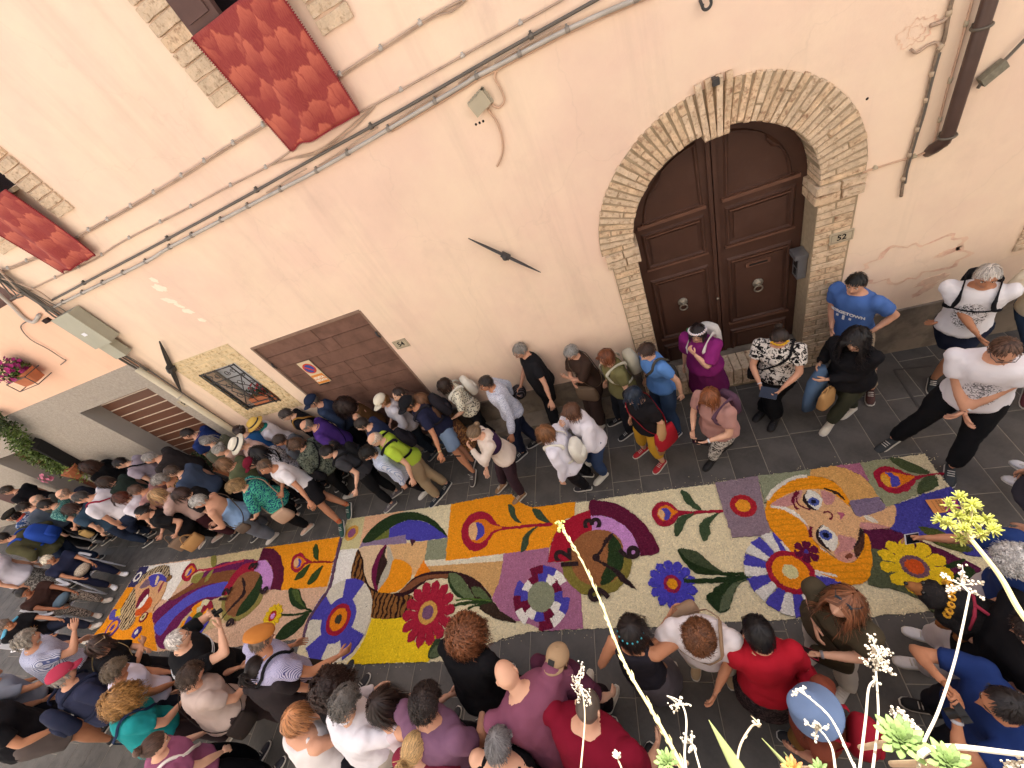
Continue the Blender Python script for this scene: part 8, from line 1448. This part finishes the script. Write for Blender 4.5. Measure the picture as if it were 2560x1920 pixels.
b = P_(862, 1757, 1.70, 60, 'man with wavy grey hair in a white linen shirt raising his elbow', ('shirt', '#dcd8e0'), ('shorts', '#b4aaa0'), '#2a2a2e', ('curlyshort', '#5f5a56'), arms=('relaxed', 'elbow'), look=42, sex='m', skin='l', g_=1.05, lean=10, **nr)
b = P_(952, 1766, 1.62, 70, 'young woman with long dark wavy hair and a headband in a pale pink top', ('tank', '#cfc0c8'), ('trousers', '#1c1c22'), '#2a2a2e', ('long', '#241714'), arms='relaxed', look=30, skin='m', lean=4, **nr)
b = P_(1063, 1758, 1.74, 75, 'person with thick dark curly hair in a faded purple t-shirt', ('tee', '#76556e'), ('trousers', '#24222a'), '#2a2a2e', ('curlyshort', '#2a1f1d'), arms='phone', look=46, sex='m', skin='m', g_=1.12, lean=14, **nr); camera_dev(b, 0, 'black camera in the hands of the person in the faded purple t-shirt'); g = Geo(); strap_tube(g, [b.surf(.12 + .05 * math.sin(t), t, .034) for t in np.linspace(0, 2 * PI, 32)[:-1]], .030, .2, 0); g.obj('waist_strap', [fabric('#1a191f')], b.e)
b = P_(1268, 1690, 1.76, 125, 'bald man with glasses in a mauve t-shirt leaning towards the black-jacketed woman', ('tee', '#7d4a60'), ('trousers', '#1a1a1e'), '#2a2a2e', ('none', '#000000'), arms=('relaxed', 'down'), look=42, sex='m', skin='l', g_=1.14, lean=16, extra='glasses:#17171a', **nr)
b = P_(1160, 1588, 1.64, 75, 'woman with big curly auburn hair in a black jacket leaning over the carpet', ('jacket', '#151417'), ('trousers', '#141416'), '#2a2a2e', ('curlybig', '#7c4c30'), arms=('relaxed', 'clasp'), look=42, skin='m', g_=1.05, lean=16, **nr)
b = P_(1036, 1874, 1.60, 80, 'woman with blonde ponytail in a raspberry top at the bottom edge', ('tee', '#7d2a3c'), ('trousers', '#1a1a1e'), '#2a2a2e', ('pony', '#c2a070'), arms='clasp', look=44, skin='l', lean=8, **nr)
b = P_(1247, 1866, 1.66, 80, 'person with straight grey hair in a black top at the bottom edge', ('tank', '#121215'), ('wide', '#1a191c', 'blotch', '#4a4648', 1.2), '#4c4c50', ('short', '#6e6c6e'), arms='relaxed', look=46, skin='l', g_=1.12, lean=12, **nr)
b = P_(1396, 1650, 1.50, 70, 'youngster in a beige cap with black label and plum top', ('tee', '#4c2638'), ('trousers', '#241a20'), '#b8b0a4', ('short', '#4a3428'), arms='down', look=36, sex='m', skin='l', lean=4, extra='backcap:#a58a6c', **nr)
g = Geo(); g.obox((0, -.113, .085), (.026, 0, 0), (0, .012, .016), (0, .002, -.002)); g2 = Geo(); g2.join(g, (b.HM * 1.07, b.hc)); g2.obj('cap_label', [black_c], b.e, smooth=False)
b = P_(1470, 1770, 1.72, 70, 'man with closely shaved grey head in a dark crimson t-shirt', ('tee', '#76142a'), ('trousers', '#1c1c22'), '#1c1c20', ('buzz', '#77695f'), arms='relaxed', look=46, sex='m', skin='l', g_=1.2, lean=14, **nr)
b = P_(1578, 1580, 1.62, 75, 'woman with long dark hair, turquoise bead band, black tank and grey skirt', ('tank', '#26242c'), ('longskirt', '#6a6670'), '#cfcccf', ('long', '#1b1313'), arms=('bag', 'elbow'), look=34, skin='t', g_=1.02, lean=2, **nr)
g = Geo()
for i in range(16): t = -PI + 2 * PI * i / 16; g.ball((math.sin(t) * .10, math.cos(t) * .116 - .01, .035 + .02 * math.cos(t)), .008, 8, k=5)
g2 = Geo(); g2.join(g, (b.HM, b.hc)); g2.obj('bead_band', [mat('turquoise_beads', '#3f9fb0', .4)], b.e, kind='stuff')
b = P_(1748, 1592, 1.66, -100, 'woman with curly light brown hair and white glasses in a white t-shirt', ('tee', '#dcd6da'), ('trousers', '#c9c2b4'), '#b09878', ('curlyshort', '#6c4226'), arms=((1790, 1730, .95), (1672, 1540, 1.15)), look=18, skin='t', g_=1.22, lean=6, extra='glasses:#e0e0e6', **nr)
crossbag(b, 'beige bag on a brown strap of the woman in the white t-shirt looking down', '#9a8068', .15, 1, (.13, .07, .10), 1)
b = P_(1898, 1584, 1.62, 95, 'woman with straight black hair in a scarlet t-shirt holding a black phone', ('tee', '#a81c2c'), ('longskirt', '#2a2226', 'blotch', '#5a4a4c', 1.2), '#2a2a2e', ('bob', '#120e10'), arms=('phone', 'relaxed'), look=40, skin='m', g_=1.1, lean=6, **nr); phone(b, 0, 'black phone with icons on its screen held by the woman in the scarlet t-shirt', big=1.1)
g = Geo(); p = b.surf(.0, 0, .05); g.loft([(p - [0, 0, .2], np.array([1., 0, 0]), np.array([0, 1., 0]), .08, .12), (p, np.array([1., 0, 0]), np.array([0, 1., 0]), .09, .13), (p + [-.02, 0, .2], np.array([1., 0, 0]), np.array([0, 1., 0]), .04, .08)], 14); carried(b, 'scarlet_cardigan', g, [fabric('#a81c2c')], 'scarlet cardigan hanging at the hip of the woman in the scarlet t-shirt', 'cloth')
b = P_(2112, 1508, 1.66, 215, 'woman with long auburn hair and sunglasses on her head in an olive brown top', ('tee', '#4a4234'), ('trousers', '#c9c4bc'), '#d8d4d0', ('long', '#7c4e34'), arms=('phone', (2038, 1560, 1.05)), look=-26, skin='l', g_=1.08, lean=0, extra='headshades:#26303a watch:#8a8a90', feet=((2115, 1722), (2040, 1640)), **nr); phone(b, 0, 'red phone of the woman with sunglasses on her auburn hair', '#a82a40'); crossbag(b, 'dark olive shoulder bag of the woman with auburn hair', '#3a3326', -.05, -1, (.14, .06, .10), 2)
b = P_(2034, 1775, 1.62, 160, 'person in a pale blue bucket hat with long brown hair and a red rucksack strap', ('tee', '#7a4030'), ('trousers', '#8a6434'), '#2a2a2e', ('curlylong', '#4a2f24'), arms='relaxed', look=40, skin='m', lean=4, extra='bucket:#7890b8', **nr); backpack(b, 'red rucksack of the person in the pale blue bucket hat', '#962030', (.12, .08, .17), .6)
b = P_(2552, 1405, 1.70, 170, 'white-haired person in a navy t-shirt stretching an arm over the carpet', ('tee', '#253a70'), ('trousers', '#d0ccd2'), '#d8d4d0', ('curlyshort', '#c8c6c4'), arms=('relaxed', (2305, 1345, 1.15)), look=32, sex='m', skin='t', g_=1.1, lean=16, **nr); phone(b, 1, 'silver phone in the outstretched hand over the yellow flower', '#b8b8c0')
me = text_mesh('AUT', .07, mat('navy_tee_letters', '#8a9ac0', .8, var=0, bump=0)); o = link(bpy.data.objects.new('lettering', me), b.e); p = b.surf(.8, -PI / 2, .045); o.location = tuple(p); o.rotation_euler = (PI / 2, 0, 0)
dogman = P_(2600, 1580, 1.72, 165, 'person in black t-shirt and white trousers carrying a dog at the right edge', ('tee', '#161518'), ('wide', '#cfcbd2'), '#dcdce2', ('short', '#2a2220'), arms=((2440, 1610, 1.1), (2440, 1520, 1.1)), look=30, sex='m', skin='m', g_=1.1, lean=-4, feet=((2310, 1664), (2335, 1600)), **nr)
b = P_(2515, 1762, 1.70, 175, 'man in a dark blue t-shirt pressing a camera to his face, lower right corner', ('tee', '#1f3266'), ('trousers', '#22222a'), '#1c1c20', ('receding', '#1a1416'), arms='camera', look=10, sex='m', skin='t', g_=.95, lean=4, extra='watch:#c8c8d0', **nr); camera_dev(b, 1, 'black camera held by the man in the dark blue t-shirt')
b = P_(2680, 1120, 1.70, 150, 'person outside the right edge of the photo with white sneakers in view', ('tee', '#3a3a44'), ('trousers', '#2a2a34'), '#dcdce2', ('short', '#3a2a24'), sex='m', feet=((2565, 1214), (2575, 1180)), near=1)
flush()
# --- the dog
D0 = dogman.root + dogman.R @ np.array([0, 0, 0]); dg = Geo(); q0, q1 = G(2350, 1495, 1.30), G(2520, 1570, 1.15); d = unit(q1 - q0); up = np.array([0, 0, 1.]); sx = np.cross(d, up)
dog = empty('dog', (q0[0], q0[1], 0), label='large black and tan dog with a sunflower collar carried at the right edge', cat='dog'); o_ = np.array([q0[0], q0[1], 0])
def DP(t, s=0, z=0): return q0 + (q1 - q0) * t + sx * s + up * z - o_
L_ = np.linalg.norm(q1 - q0)
dg.tube([DP(-.02, 0, .02), DP(.15, 0, .02), DP(.35, 0, -.02), DP(.65, 0, -.03), DP(1.0, 0, -.05), DP(1.25, 0, -.10)], [.085, .10, .125, .14, .13, .09], 14)
hd_ = DP(-.16, .02, .06); dg.ball(hd_, (.085, .085, .08), 14); mz = hd_ - d * .12 - up * .03; dg.tube([hd_ - d * .03, mz], [.055, .032], 10); dg.ball(mz, .034, 10)
for s in (-1, 1): dg.tube([hd_ + sx * s * .06 + up * .05, hd_ + sx * s * .095 + up * .0, hd_ + sx * s * .09 - up * .06], [.02, .03, .016], 8, flat=.4)
tan_parts = [mz]
for (px_, py_, z_, t_, s_) in ((2365, 1565, 1.02, .12, .10), (2410, 1600, 1.0, .3, .12), (2372, 1512, 1.12, .1, -.06), (2470, 1650, .85, .9, .1)):
    e_ = G(px_, py_, z_) - o_; a_ = DP(t_, s_, -.05); dg.ball(a_, .06, 10); dg.tube([a_, a_ * .5 + e_ * .5 + up * .03, e_], [.055, .040, .028], 10); dg.ball(e_ - d * .03, (.038, .034, .026), 10); tan_parts.append(e_)
dg.tube([DP(1.2, 0, -.08), DP(1.4, .05, -.2), DP(1.45, .08, -.36)], [.04, .035, .015], 8)
furk = mat('black_dog_fur', '#171416', .7, .25, var=.3, vs=20, bump=.8, bs=130, bd=.008); furt = mat('tan_dog_fur', '#8a5a34', .8, .2, var=.2, vs=20, bump=.6, bs=130)
def dogc(g):
    V, T, L = g.V[0], g.T[0], g.L[0]; s = np.cumsum(T) - T; c = V[L[s]]; M_ = np.zeros(len(T), int)
    for p in tan_parts: M_[np.linalg.norm(c - p, axis=1) < (.062 if p is mz else .10)] = 1
    n = vnormals(V, L, T); g.V[0] = V + n * (noise3(V, 9, 4, 3) * .005)[:, None]; g.M = [M_]; return g
o = remesh_later(dg, 'body', [furk, furt], dog, .014, dogc, 2); flush()
wb = mat('wet_black', '#0c0b0c', .15, .6, var=0, bump=0)
for nm, p in (('nose', mz - d * .03 + up * .008), ('eye', hd_ - d * .06 + sx * .035 + up * .03), ('eye', hd_ - d * .06 - sx * .035 + up * .03)): g = Geo(); g.ball(p, .013, 8); g.obj(nm, [wb], dog)
g = Geo(); c_ = DP(.02, 0, .03)
for q in range(8):
    a_ = -1.6 + q * .45; p = c_ + sx * math.sin(a_) * .115 + up * math.cos(a_) * .115 + d * .02
    for k in range(8): t = k * .785; g.ball(p + (sx * math.cos(t) + d * math.sin(t)) * .016, .010, 6, 0, 4)
    g.ball(p + up * .006, .010, 6, 1, 4)
g.obj('sunflower_collar', [mat('sunflower', '#d9a030', .7), mat('sunflower_eye', '#6a4420', .8)], dog)
g = Geo(); g.tube([DP(.42, -.135, 0), DP(.42, -.07, .11), DP(.42, 0, .125), DP(.42, .07, .11), DP(.42, .135, 0)], .010, 6); g.tube([DP(.42, 0, .13), DP(.62, .03, .135), DP(.75, -.02, .13)], .012, 6); g.obj('harness', [fabric('#9a3448')], dog)
# ------------------------------------------------------------------ plants on the houses
def leafm(n, c): return mat(n, c, .55, .35, var=.25, vs=12, bump=.1, island=.4)
LG, LD, LY = leafm('leaf_green', '#56692f'), leafm('leaf_dark', '#33431f'), leafm('leaf_light', '#8a9a48')
def leaves(g, c, rad_, n, size, m=0, seed=0, droop=0.0):
    r = np.random.default_rng(seed); D = r.normal(size=(n, 3)); D /= np.linalg.norm(D, axis=1)[:, None]; P = np.asarray(c) + D * np.asarray(rad_) * (r.random((n, 1)) ** .45); P[:, 2] -= droop * r.random(n) ** 2
    A_ = r.normal(size=(n, 3)); A_[:, 2] = A_[:, 2] * .5 - .25; A_ /= np.linalg.norm(A_, axis=1)[:, None]; up = D * .6 + r.normal(size=(n, 3)) * .5 + [0, -.2, .5]; B_ = np.cross(A_, up); B_ /= np.linalg.norm(B_, axis=1)[:, None]; U = np.cross(B_, A_); s = size * r.uniform(.6, 1.25, (n, 1))
    V = np.stack([P, P + A_ * s * .5 + B_ * s * .32 + U * s * .1, P + A_ * s * 1.1, P + A_ * s * .5 - B_ * s * .32 + U * s * .1], 1).reshape(-1, 3); q = np.arange(n)[:, None] * 4; g.add(V, np.concatenate([np.concatenate([q, q + 1, q + 2], 1), np.concatenate([q, q + 2, q + 3], 1)]), m)
def blossoms(g, c, rad_, n, size, m=0, seed=0, out=(0, -1, .3)):
    r = np.random.default_rng(seed)
    for i in range(n):
        d = unit(r.normal(size=3)); p = np.asarray(c) + d * np.asarray(rad_) * (.75 + .3 * r.random()); nn = unit(d * .6 + np.asarray(out) * .8); u = unit(np.cross(nn, r.normal(size=3))); v = np.cross(nn, u); V = [p]; F = []
        for q in range(10): a = q * .628; k = size * (1 if q % 2 == 0 else .72); V.append(p + (u * math.cos(a) + v * math.sin(a)) * k + nn * k * .35)
        F = [(0, 1 + q, 1 + (q + 1) % 10) for q in range(10)]; g.add(V, F, m)
def plant(name, label, c, parts, cat='plant'):
    root = empty(name, tuple(c), label=label, cat=cat); c = np.asarray(c)
    for nm, g, m in parts: g.V = [v - c for v in g.V]; g.obj(nm, m, root, smooth=False)
    return root
c = W2(58, 905) - B2N * .18
g1 = Geo(); leaves(g1, c, (.24, .17, .19), 620, .05, 0, 1); g2 = Geo(); blossoms(g2, c + np.array([0, -.03, .03]), (.26, .19, .20), 120, .034, 0, 2); g3 = Geo(); g3.loft([(c + [.02, 0, -.28], np.array([1., 0, 0]), np.array([0, 1., 0]), .20, .10), (c + [.02, 0, -.08], np.array([1., 0, 0]), np.array([0, 1., 0]), .24, .12)], 16, p=4)
g4 = Geo(); 
for z_ in (-.30, -.12): g4.tube([c + [-.27, .12, z_], c + [-.27, -.14, z_], c + [.30, -.14, z_], c + [.30, .12, z_]], .007, 5)
for x_ in (-.27, .30): g4.tube([c + [x_, -.14, -.30], c + [x_, -.14, -.12]], .007, 5)
plant('petunia_window_box', 'terracotta box of magenta petunias in an iron bracket on the salmon wall', c, [('foliage', g1, LG), ('blossoms', g2, leafm('magenta_petal', '#8a1458')), ('pot', g3, mat('terracotta', '#b06a48', .85, var=.12)), ('bracket', g4, iron)], 'flower box')
g1, g2, g3, g4 = Geo(), Geo(), Geo(), Geo(); path = [(5, 1030), (40, 1055), (60, 1085), (85, 1105), (110, 1120), (140, 1140), (160, 1150)]
for i, p in enumerate(path):
    q = W2(*p) - B2N * (.22 - .01 * i); leaves(g1 if i > 0 else g2, q, (.26, .17, .15), 420, .055, 0, 10 + i, .18); leaves(g2, q + [0, .08, .05], (.22, .1, .12), 160, .05, 0, 40 + i)
blossoms(g3, W2(140, 1165) - B2N * .3, (.16, .08, .10), 26, .04, 0, 5); a, b_ = W2(100, 1095) - B2N * .12, W2(200, 1150) - B2N * .12; g4.obox((a + b_) / 2, (b_ - a) / 2, (0, .10, .02), (0, -.01, .05))
plant('climbing_vine', 'leafy green vine trailing from a dark trough above the wooden door', W2(60, 1085), [('foliage', g1, LG), ('old_foliage', g2, LD), ('blossoms', g3, leafm('pink_petal', '#c8748c')), ('trough', g4, black_c)])
c = W2(196, 1150) - B2N * .25; g3 = Geo(); g3.tube([c + [0, 0, -.22], c + [0, 0, .0], c + [0, 0, .03]], [.10, .15, .16], 14); g1 = Geo(); leaves(g1, c + [0, 0, -.05], (.2, .15, .22), 260, .05, 0, 77, .3)
plant('hanging_pot', 'terracotta pot with trailing green leaves on the grey wall beside the vine', c, [('pot', g3, mat('terracotta', '#b06a48', .85, var=.12)), ('foliage', g1, LY)], 'plant pot')
c = W2(72, 1248) - B2N * .2; g1 = Geo(); leaves(g1, c, (.24, .16, .16), 320, .05, 0, 90, .1); g3 = Geo(); g3.tube([c + [0, 0, -.4], c + [0, 0, -.15]], [.09, .13], 12); plant('potted_shrub', 'small potted green shrub by the dark letter box at the far left', c, [('foliage', g1, LG), ('pot', g3, plate_m)])
c = W2(452, 1118) - B2N * -.1; c[2] = .55 + GK * c[0]; g1 = Geo(); leaves(g1, c, (.3, .2, .42), 620, .06, 0, 91); g3 = Geo(); g3.tube([[c[0], c[1], GK * c[0]], [c[0], c[1], c[2] - .2]], [.14, .19], 14); plant('shutter_shrub', 'dark leafy potted shrub standing in the roller shutter recess', c, [('foliage', g1, LD), ('pot', g3, mat('terracotta', '#b06a48', .85, var=.12))])
c = np.array([(wx0 + wx1) / 2 + .12, WD + .06, wz0 + .26]); g1 = Geo(); leaves(g1, c, (.24, .07, .12), 240, .045, 0, 92); g2 = Geo(); blossoms(g2, c + [0, -.02, .05], (.24, .07, .12), 34, .022, 0, 93); g3 = Geo(); g3.box(c + [-.3, -.07, -.24], c + [.28, .07, -.08]); plant('geranium_box', 'box of red geraniums behind the wrought iron window grille', c, [('foliage', g1, LD), ('blossoms', g2, leafm('red_petal', '#9c1c2c')), ('pot', g3, mat('terracotta', '#b06a48', .85, var=.12))], 'flower box')

# ------------------------------------------------------------------ plants on the sill under the viewpoint, in full sun
straw, cream, lime, pale_y = leafm('dry_straw', '#c9b595'), leafm('dry_cream', '#d8cdb8'), leafm('lime_bud', '#b9c46a'), leafm('yellow_stalk', '#c4b684')
succ = leafm('succulent_leaf', '#7f9657'); yf = leafm('yellow_flower', '#c2c466')
def stem(g, px, d0, d1, r0, r1, m=0, scales=0, seed=0):
    P = smooth_pts([PT(x, y, d0 + (d1 - d0) * i / (len(px) - 1)) for i, (x, y) in enumerate(px)], 6, False); R_ = np.linspace(r0, r1, len(P)); g.tube(P, list(R_), 6, m); r = np.random.default_rng(seed)
    for i in range(scales):
        t = (i + r.random()) / scales * (len(P) - 1); k = min(int(t), len(P) - 2); p = P[k] + (P[k + 1] - P[k]) * (t - k); T_ = unit(P[k + 1] - P[k]); s = unit(np.cross(T_, r.normal(size=3))); l = r0 * r.uniform(2.5, 5.2); g.tube([p, p + (T_ * .8 + s * .5) * l * .6, p + (T_ + s * .35) * l], [r0 * .7, r0 * .45, r0 * .1], 5, m)
    return P
def buds(g, c, n, spread, size, m=0, seed=0, arms=5, ax=None):
    r = np.random.default_rng(seed)
    for a in range(arms):
        d = unit(r.normal(size=3)) if ax is None else unit(np.asarray(ax) + r.normal(size=3) * .9); e = c + d * spread * r.uniform(.6, 1.1); g.tube([c, (c + e) / 2 + r.normal(size=3) * spread * .08, e], [size * .45, size * .35, size * .3], 5, m)
        for i in range(n): t = r.uniform(.35, 1.05); q = c + (e - c) * t + r.normal(size=3) * spread * .10; g.ball(q, size * r.uniform(.6, 1.1), 6, m, 4)
def rosette(g, c, r_, ax, n=34, m=0, seed=0):
    r = np.random.default_rng(seed); ax = unit(ax); u = unit(np.cross(ax, [.3, 1, .2])); v = np.cross(ax, u)
    for i in range(n):
        a = i * 2.399; t = (i + 1) / n; el = 1.25 * (1 - t) + .12; d = unit((u * math.cos(a) + v * math.sin(a)) * math.cos(el) + ax * math.sin(el)); l = r_ * (.35 + .65 * t); s = np.cross(ax, d); s = unit(s); nn = unit(np.cross(d, s)); b0 = c + d * l * .15
        g.loft([(b0, s, nn, l * .06, l * .035), (b0 + d * l * .35, s, nn, l * .15, l * .06), (b0 + d * l * .7, s, nn, l * .19, l * .06), (b0 + d * l * .92, s, nn, l * .09, l * .035), (b0 + d * l, s, nn, l * .01, l * .01)], 8, m)
BASE = []
def sill_plant(name, label, parts, cat='plant'): return plant(name, label, parts[0][1].V[0].mean(0), parts, cat)
upv = -ray(1878, 1915); upv = unit(upv)
g = Geo(); P = stem(g, [(1760, 2010), (1700, 1905), (1640, 1795), (1560, 1655), (1500, 1500), (1445, 1385), (1400, 1312)], .60, .82, .0026, .0013, 0, 90, 1); g2 = Geo(); buds(g2, P[-1], 6, .013, .0026, 0, 3, 7)
sill_plant('flowering_stalk', 'tall pale yellow scaly stalk with a lime bud cluster crossing the carpet', [('stalk', g, pale_y), ('buds', g2, lime)])
g = Geo(); P = stem(g, [(2700, 1700), (2562, 1545), (2500, 1440), (2425, 1345)], .60, .66, .0026, .0021, 0, 0, 2); g2 = Geo(); r = np.random.default_rng(5)
for (x, y) in ((2352, 1300), (2375, 1262), (2400, 1245), (2430, 1262), (2395, 1290), (2430, 1300), (2465, 1300), (2482, 1325), (2452, 1335), (2410, 1325), (2370, 1310), (2418, 1280), (2400, 1345)):
    c = PT(x, y, .665 + r.uniform(-.012, .012)); g.tube([P[-1], c], [.0013, .001], 5)
    for k in range(34): d = unit(r.normal(size=3) + upv * .7); g2.tube([c, c + d * .005, c + d * .0085], [.0006, .0009, .0004], 4)
sill_plant('yellow_flower_stalk', 'thick stalk with bright yellow spiky flower heads at the right', [('stalk', g, pale_y), ('flower_heads', g2, yf)])
for nm, lb, px, dd, cl, sd_ in (
    ('dry_flower_stalk', 'long white dried stalk with five bud arms beside the dog', [(2290, 1960), (2308, 1862), (2345, 1780), (2385, 1660), (2408, 1560), (2424, 1482)], (.58, .66), (2405, 1462, 9, .030, 6), 1),
    ('dry_flower_stalk', 'upright brown dried stalk with the largest white seed head, lower right', [(2170, 2010), (2185, 1900), (2196, 1790), (2190, 1680)], (.58, .64), (2198, 1640, 12, .034, 9), 2),
    ('dry_flower_stalk', 'thin dried stalk with curved white seed head over the shaved grey head', [(1445, 2000), (1452, 1920), (1462, 1800), (1458, 1740)], (.66, .72), (1448, 1715, 9, .046, 8), 3),
    ('dry_flower_stalk', 'small bent white dried stalk left of the aloe leaf', [(1735, 1990), (1712, 1900), (1716, 1800), (1700, 1755), (1668, 1740)], (.60, .66), (1698, 1762, 5, .020, 4), 4),
    ('dry_flower_stalk', 'short dried stalk with cup-shaped white seed head by the lime rosette', [(1770, 2000), (1748, 1915), (1735, 1870)], (.62, .64), (1730, 1858, 7, .018, 5), 5),
    ('dry_flower_stalk', 'curling bare white stalk left of the blue bucket hat', [(1830, 2000), (1842, 1910), (1852, 1860), (1880, 1815), (1900, 1812), (1888, 1800)], (.60, .64), (1895, 1808, 3, .010, 2), 6),
    ('dry_flower_stalk', 'slender white stalk with seed head in front of the brown hair under the bucket hat', [(2095, 1990), (2088, 1920), (2080, 1870), (2062, 1838)], (.58, .62), (2046, 1822, 7, .020, 6), 7),
    ('dry_flower_stalk', 'scaly white stalk rising over the blue bucket hat', [(2170, 1990), (2130, 1905), (2080, 1800), (2030, 1750), (1990, 1722)], (.58, .64), (1995, 1724, 5, .014, 3), 8),
    ('dry_flower_stalk', 'short brown stalk with flat white seed head above the large green rosette', [(2275, 1870), (2272, 1830), (2270, 1800)], (.60, .61), (2270, 1795, 9, .024, 7), 9),
    ('dry_flower_stalk', 'thick bleached stalk lying across the lower right corner', [(2300, 1888), (2330, 1872), (2400, 1868), (2560, 1886), (2660, 1890)], (.56, .60), (2545, 1905, 8, .022, 5), 10),
    ('dry_flower_stalk', 'double dried stalk bowing left of the largest seed head', [(2140, 2000), (2152, 1900), (2165, 1790), (2172, 1720), (2188, 1700)], (.58, .62), (2186, 1700, 3, .010, 2), 11),
    ('dry_flower_stalk', 'stubby cream stalk at the bottom edge near the crimson t-shirt', [(1560, 2000), (1556, 1930), (1545, 1900)], (.62, .64), (1545, 1898, 7, .014, 4), 12)):
    g = Geo(); th_ = .0024 if sd_ == 10 else .0012; P = stem(g, px, dd[0], dd[1], th_, th_ * .7, 0, 16 if sd_ in (6, 8) else 0, sd_); g2 = Geo(); buds(g2, PT(cl[0], cl[1], dd[1]), int(cl[2] * 1.5), cl[3] * .62, .0014, 0, sd_, cl[4] + 1)
    if sd_ not in (11,): g2.tube([P[-1], PT(cl[0], cl[1], dd[1])], [th_ * .7, .001], 5)
    sill_plant(nm, lb, [('stalk', g, cream if sd_ % 3 else straw), ('seed_head', g2, cream)])
for lb, (x, y), dist, rr, n, mm, s in (('pale green succulent rosette at the bottom edge beside the tall stalk', (1668, 1905), .62, .030, 30, succ, 1), ('large pale green succulent rosette with pointed leaves, lower right', (2255, 1852), .58, .044, 40, succ, 2), ('second pale succulent rosette right of the large one, bottom edge', (2372, 1908), .57, .036, 34, succ, 3), ('small orange tinted rosette at the bottom edge under the bucket hat', (1985, 1925), .60, .026, 26, leafm('orange_succulent', '#c98a4a'), 4), ('tiny green rosette beside the orange tinted one', (2050, 1925), .60, .020, 24, succ, 5)):
    c = PT(x, y, dist); g = Geo(); rosette(g, c, rr * .42, upv + np.array([0, .35, .0]), n, 0, s); g2 = Geo(); g2.tube([c - upv * .2, c - upv * .08 + [0, .0, 0], c], .003, 8); sill_plant('succulent_rosette', lb, [('leaves', g, mm), ('stalk', g2, straw)])
g = Geo()
for k, (tip, base, wd_) in enumerate((((1772, 1800), (1885, 1990), .008), ((1905, 1846), (2010, 1960), .003), ((1960, 1880), (2030, 1975), .0035))):
    a, b_ = PT(*tip, .66), PT(*base, .58); s_ = unit(np.cross(b_ - a, upv)); n_ = unit(np.cross(s_, b_ - a)); g.loft([(a, s_, n_, .0004, .0004), (a * .75 + b_ * .25, s_, n_, wd_ * .35, .0015), (a * .4 + b_ * .6, s_, n_, wd_ * .75, .003), (b_, s_, n_, wd_, .005)], 10, 0)
sill_plant('aloe_leaf', 'pointed green aloe leaves with brown tips at the bottom edge', [('leaf', g, leafm('aloe', '#8b9460'))])
tr = empty('planter_trough', (0.35, -.36, 4.2), label='terracotta planter trough on the sill below the viewpoint, out of frame', cat='planter'); g = Geo(); g.box((-1.0, -.2, -.12), (1.1, .17, .12)); g.obj('trough', mat('terracotta', '#b06a48', .85, var=.12), tr, smooth=False); g = Geo(); g.box((-.97, -.17, .12), (1.07, .14, .124)); g.obj('soil', mat('soil', '#3a2c22', .95), tr, smooth=False)
g = Geo(); [g.box((x, -.26, -.16), (x + .03, .1, -.12)) for x in (-.7, .8)]; g.obj('bracket', iron, tr, smooth=False, kind='stuff')
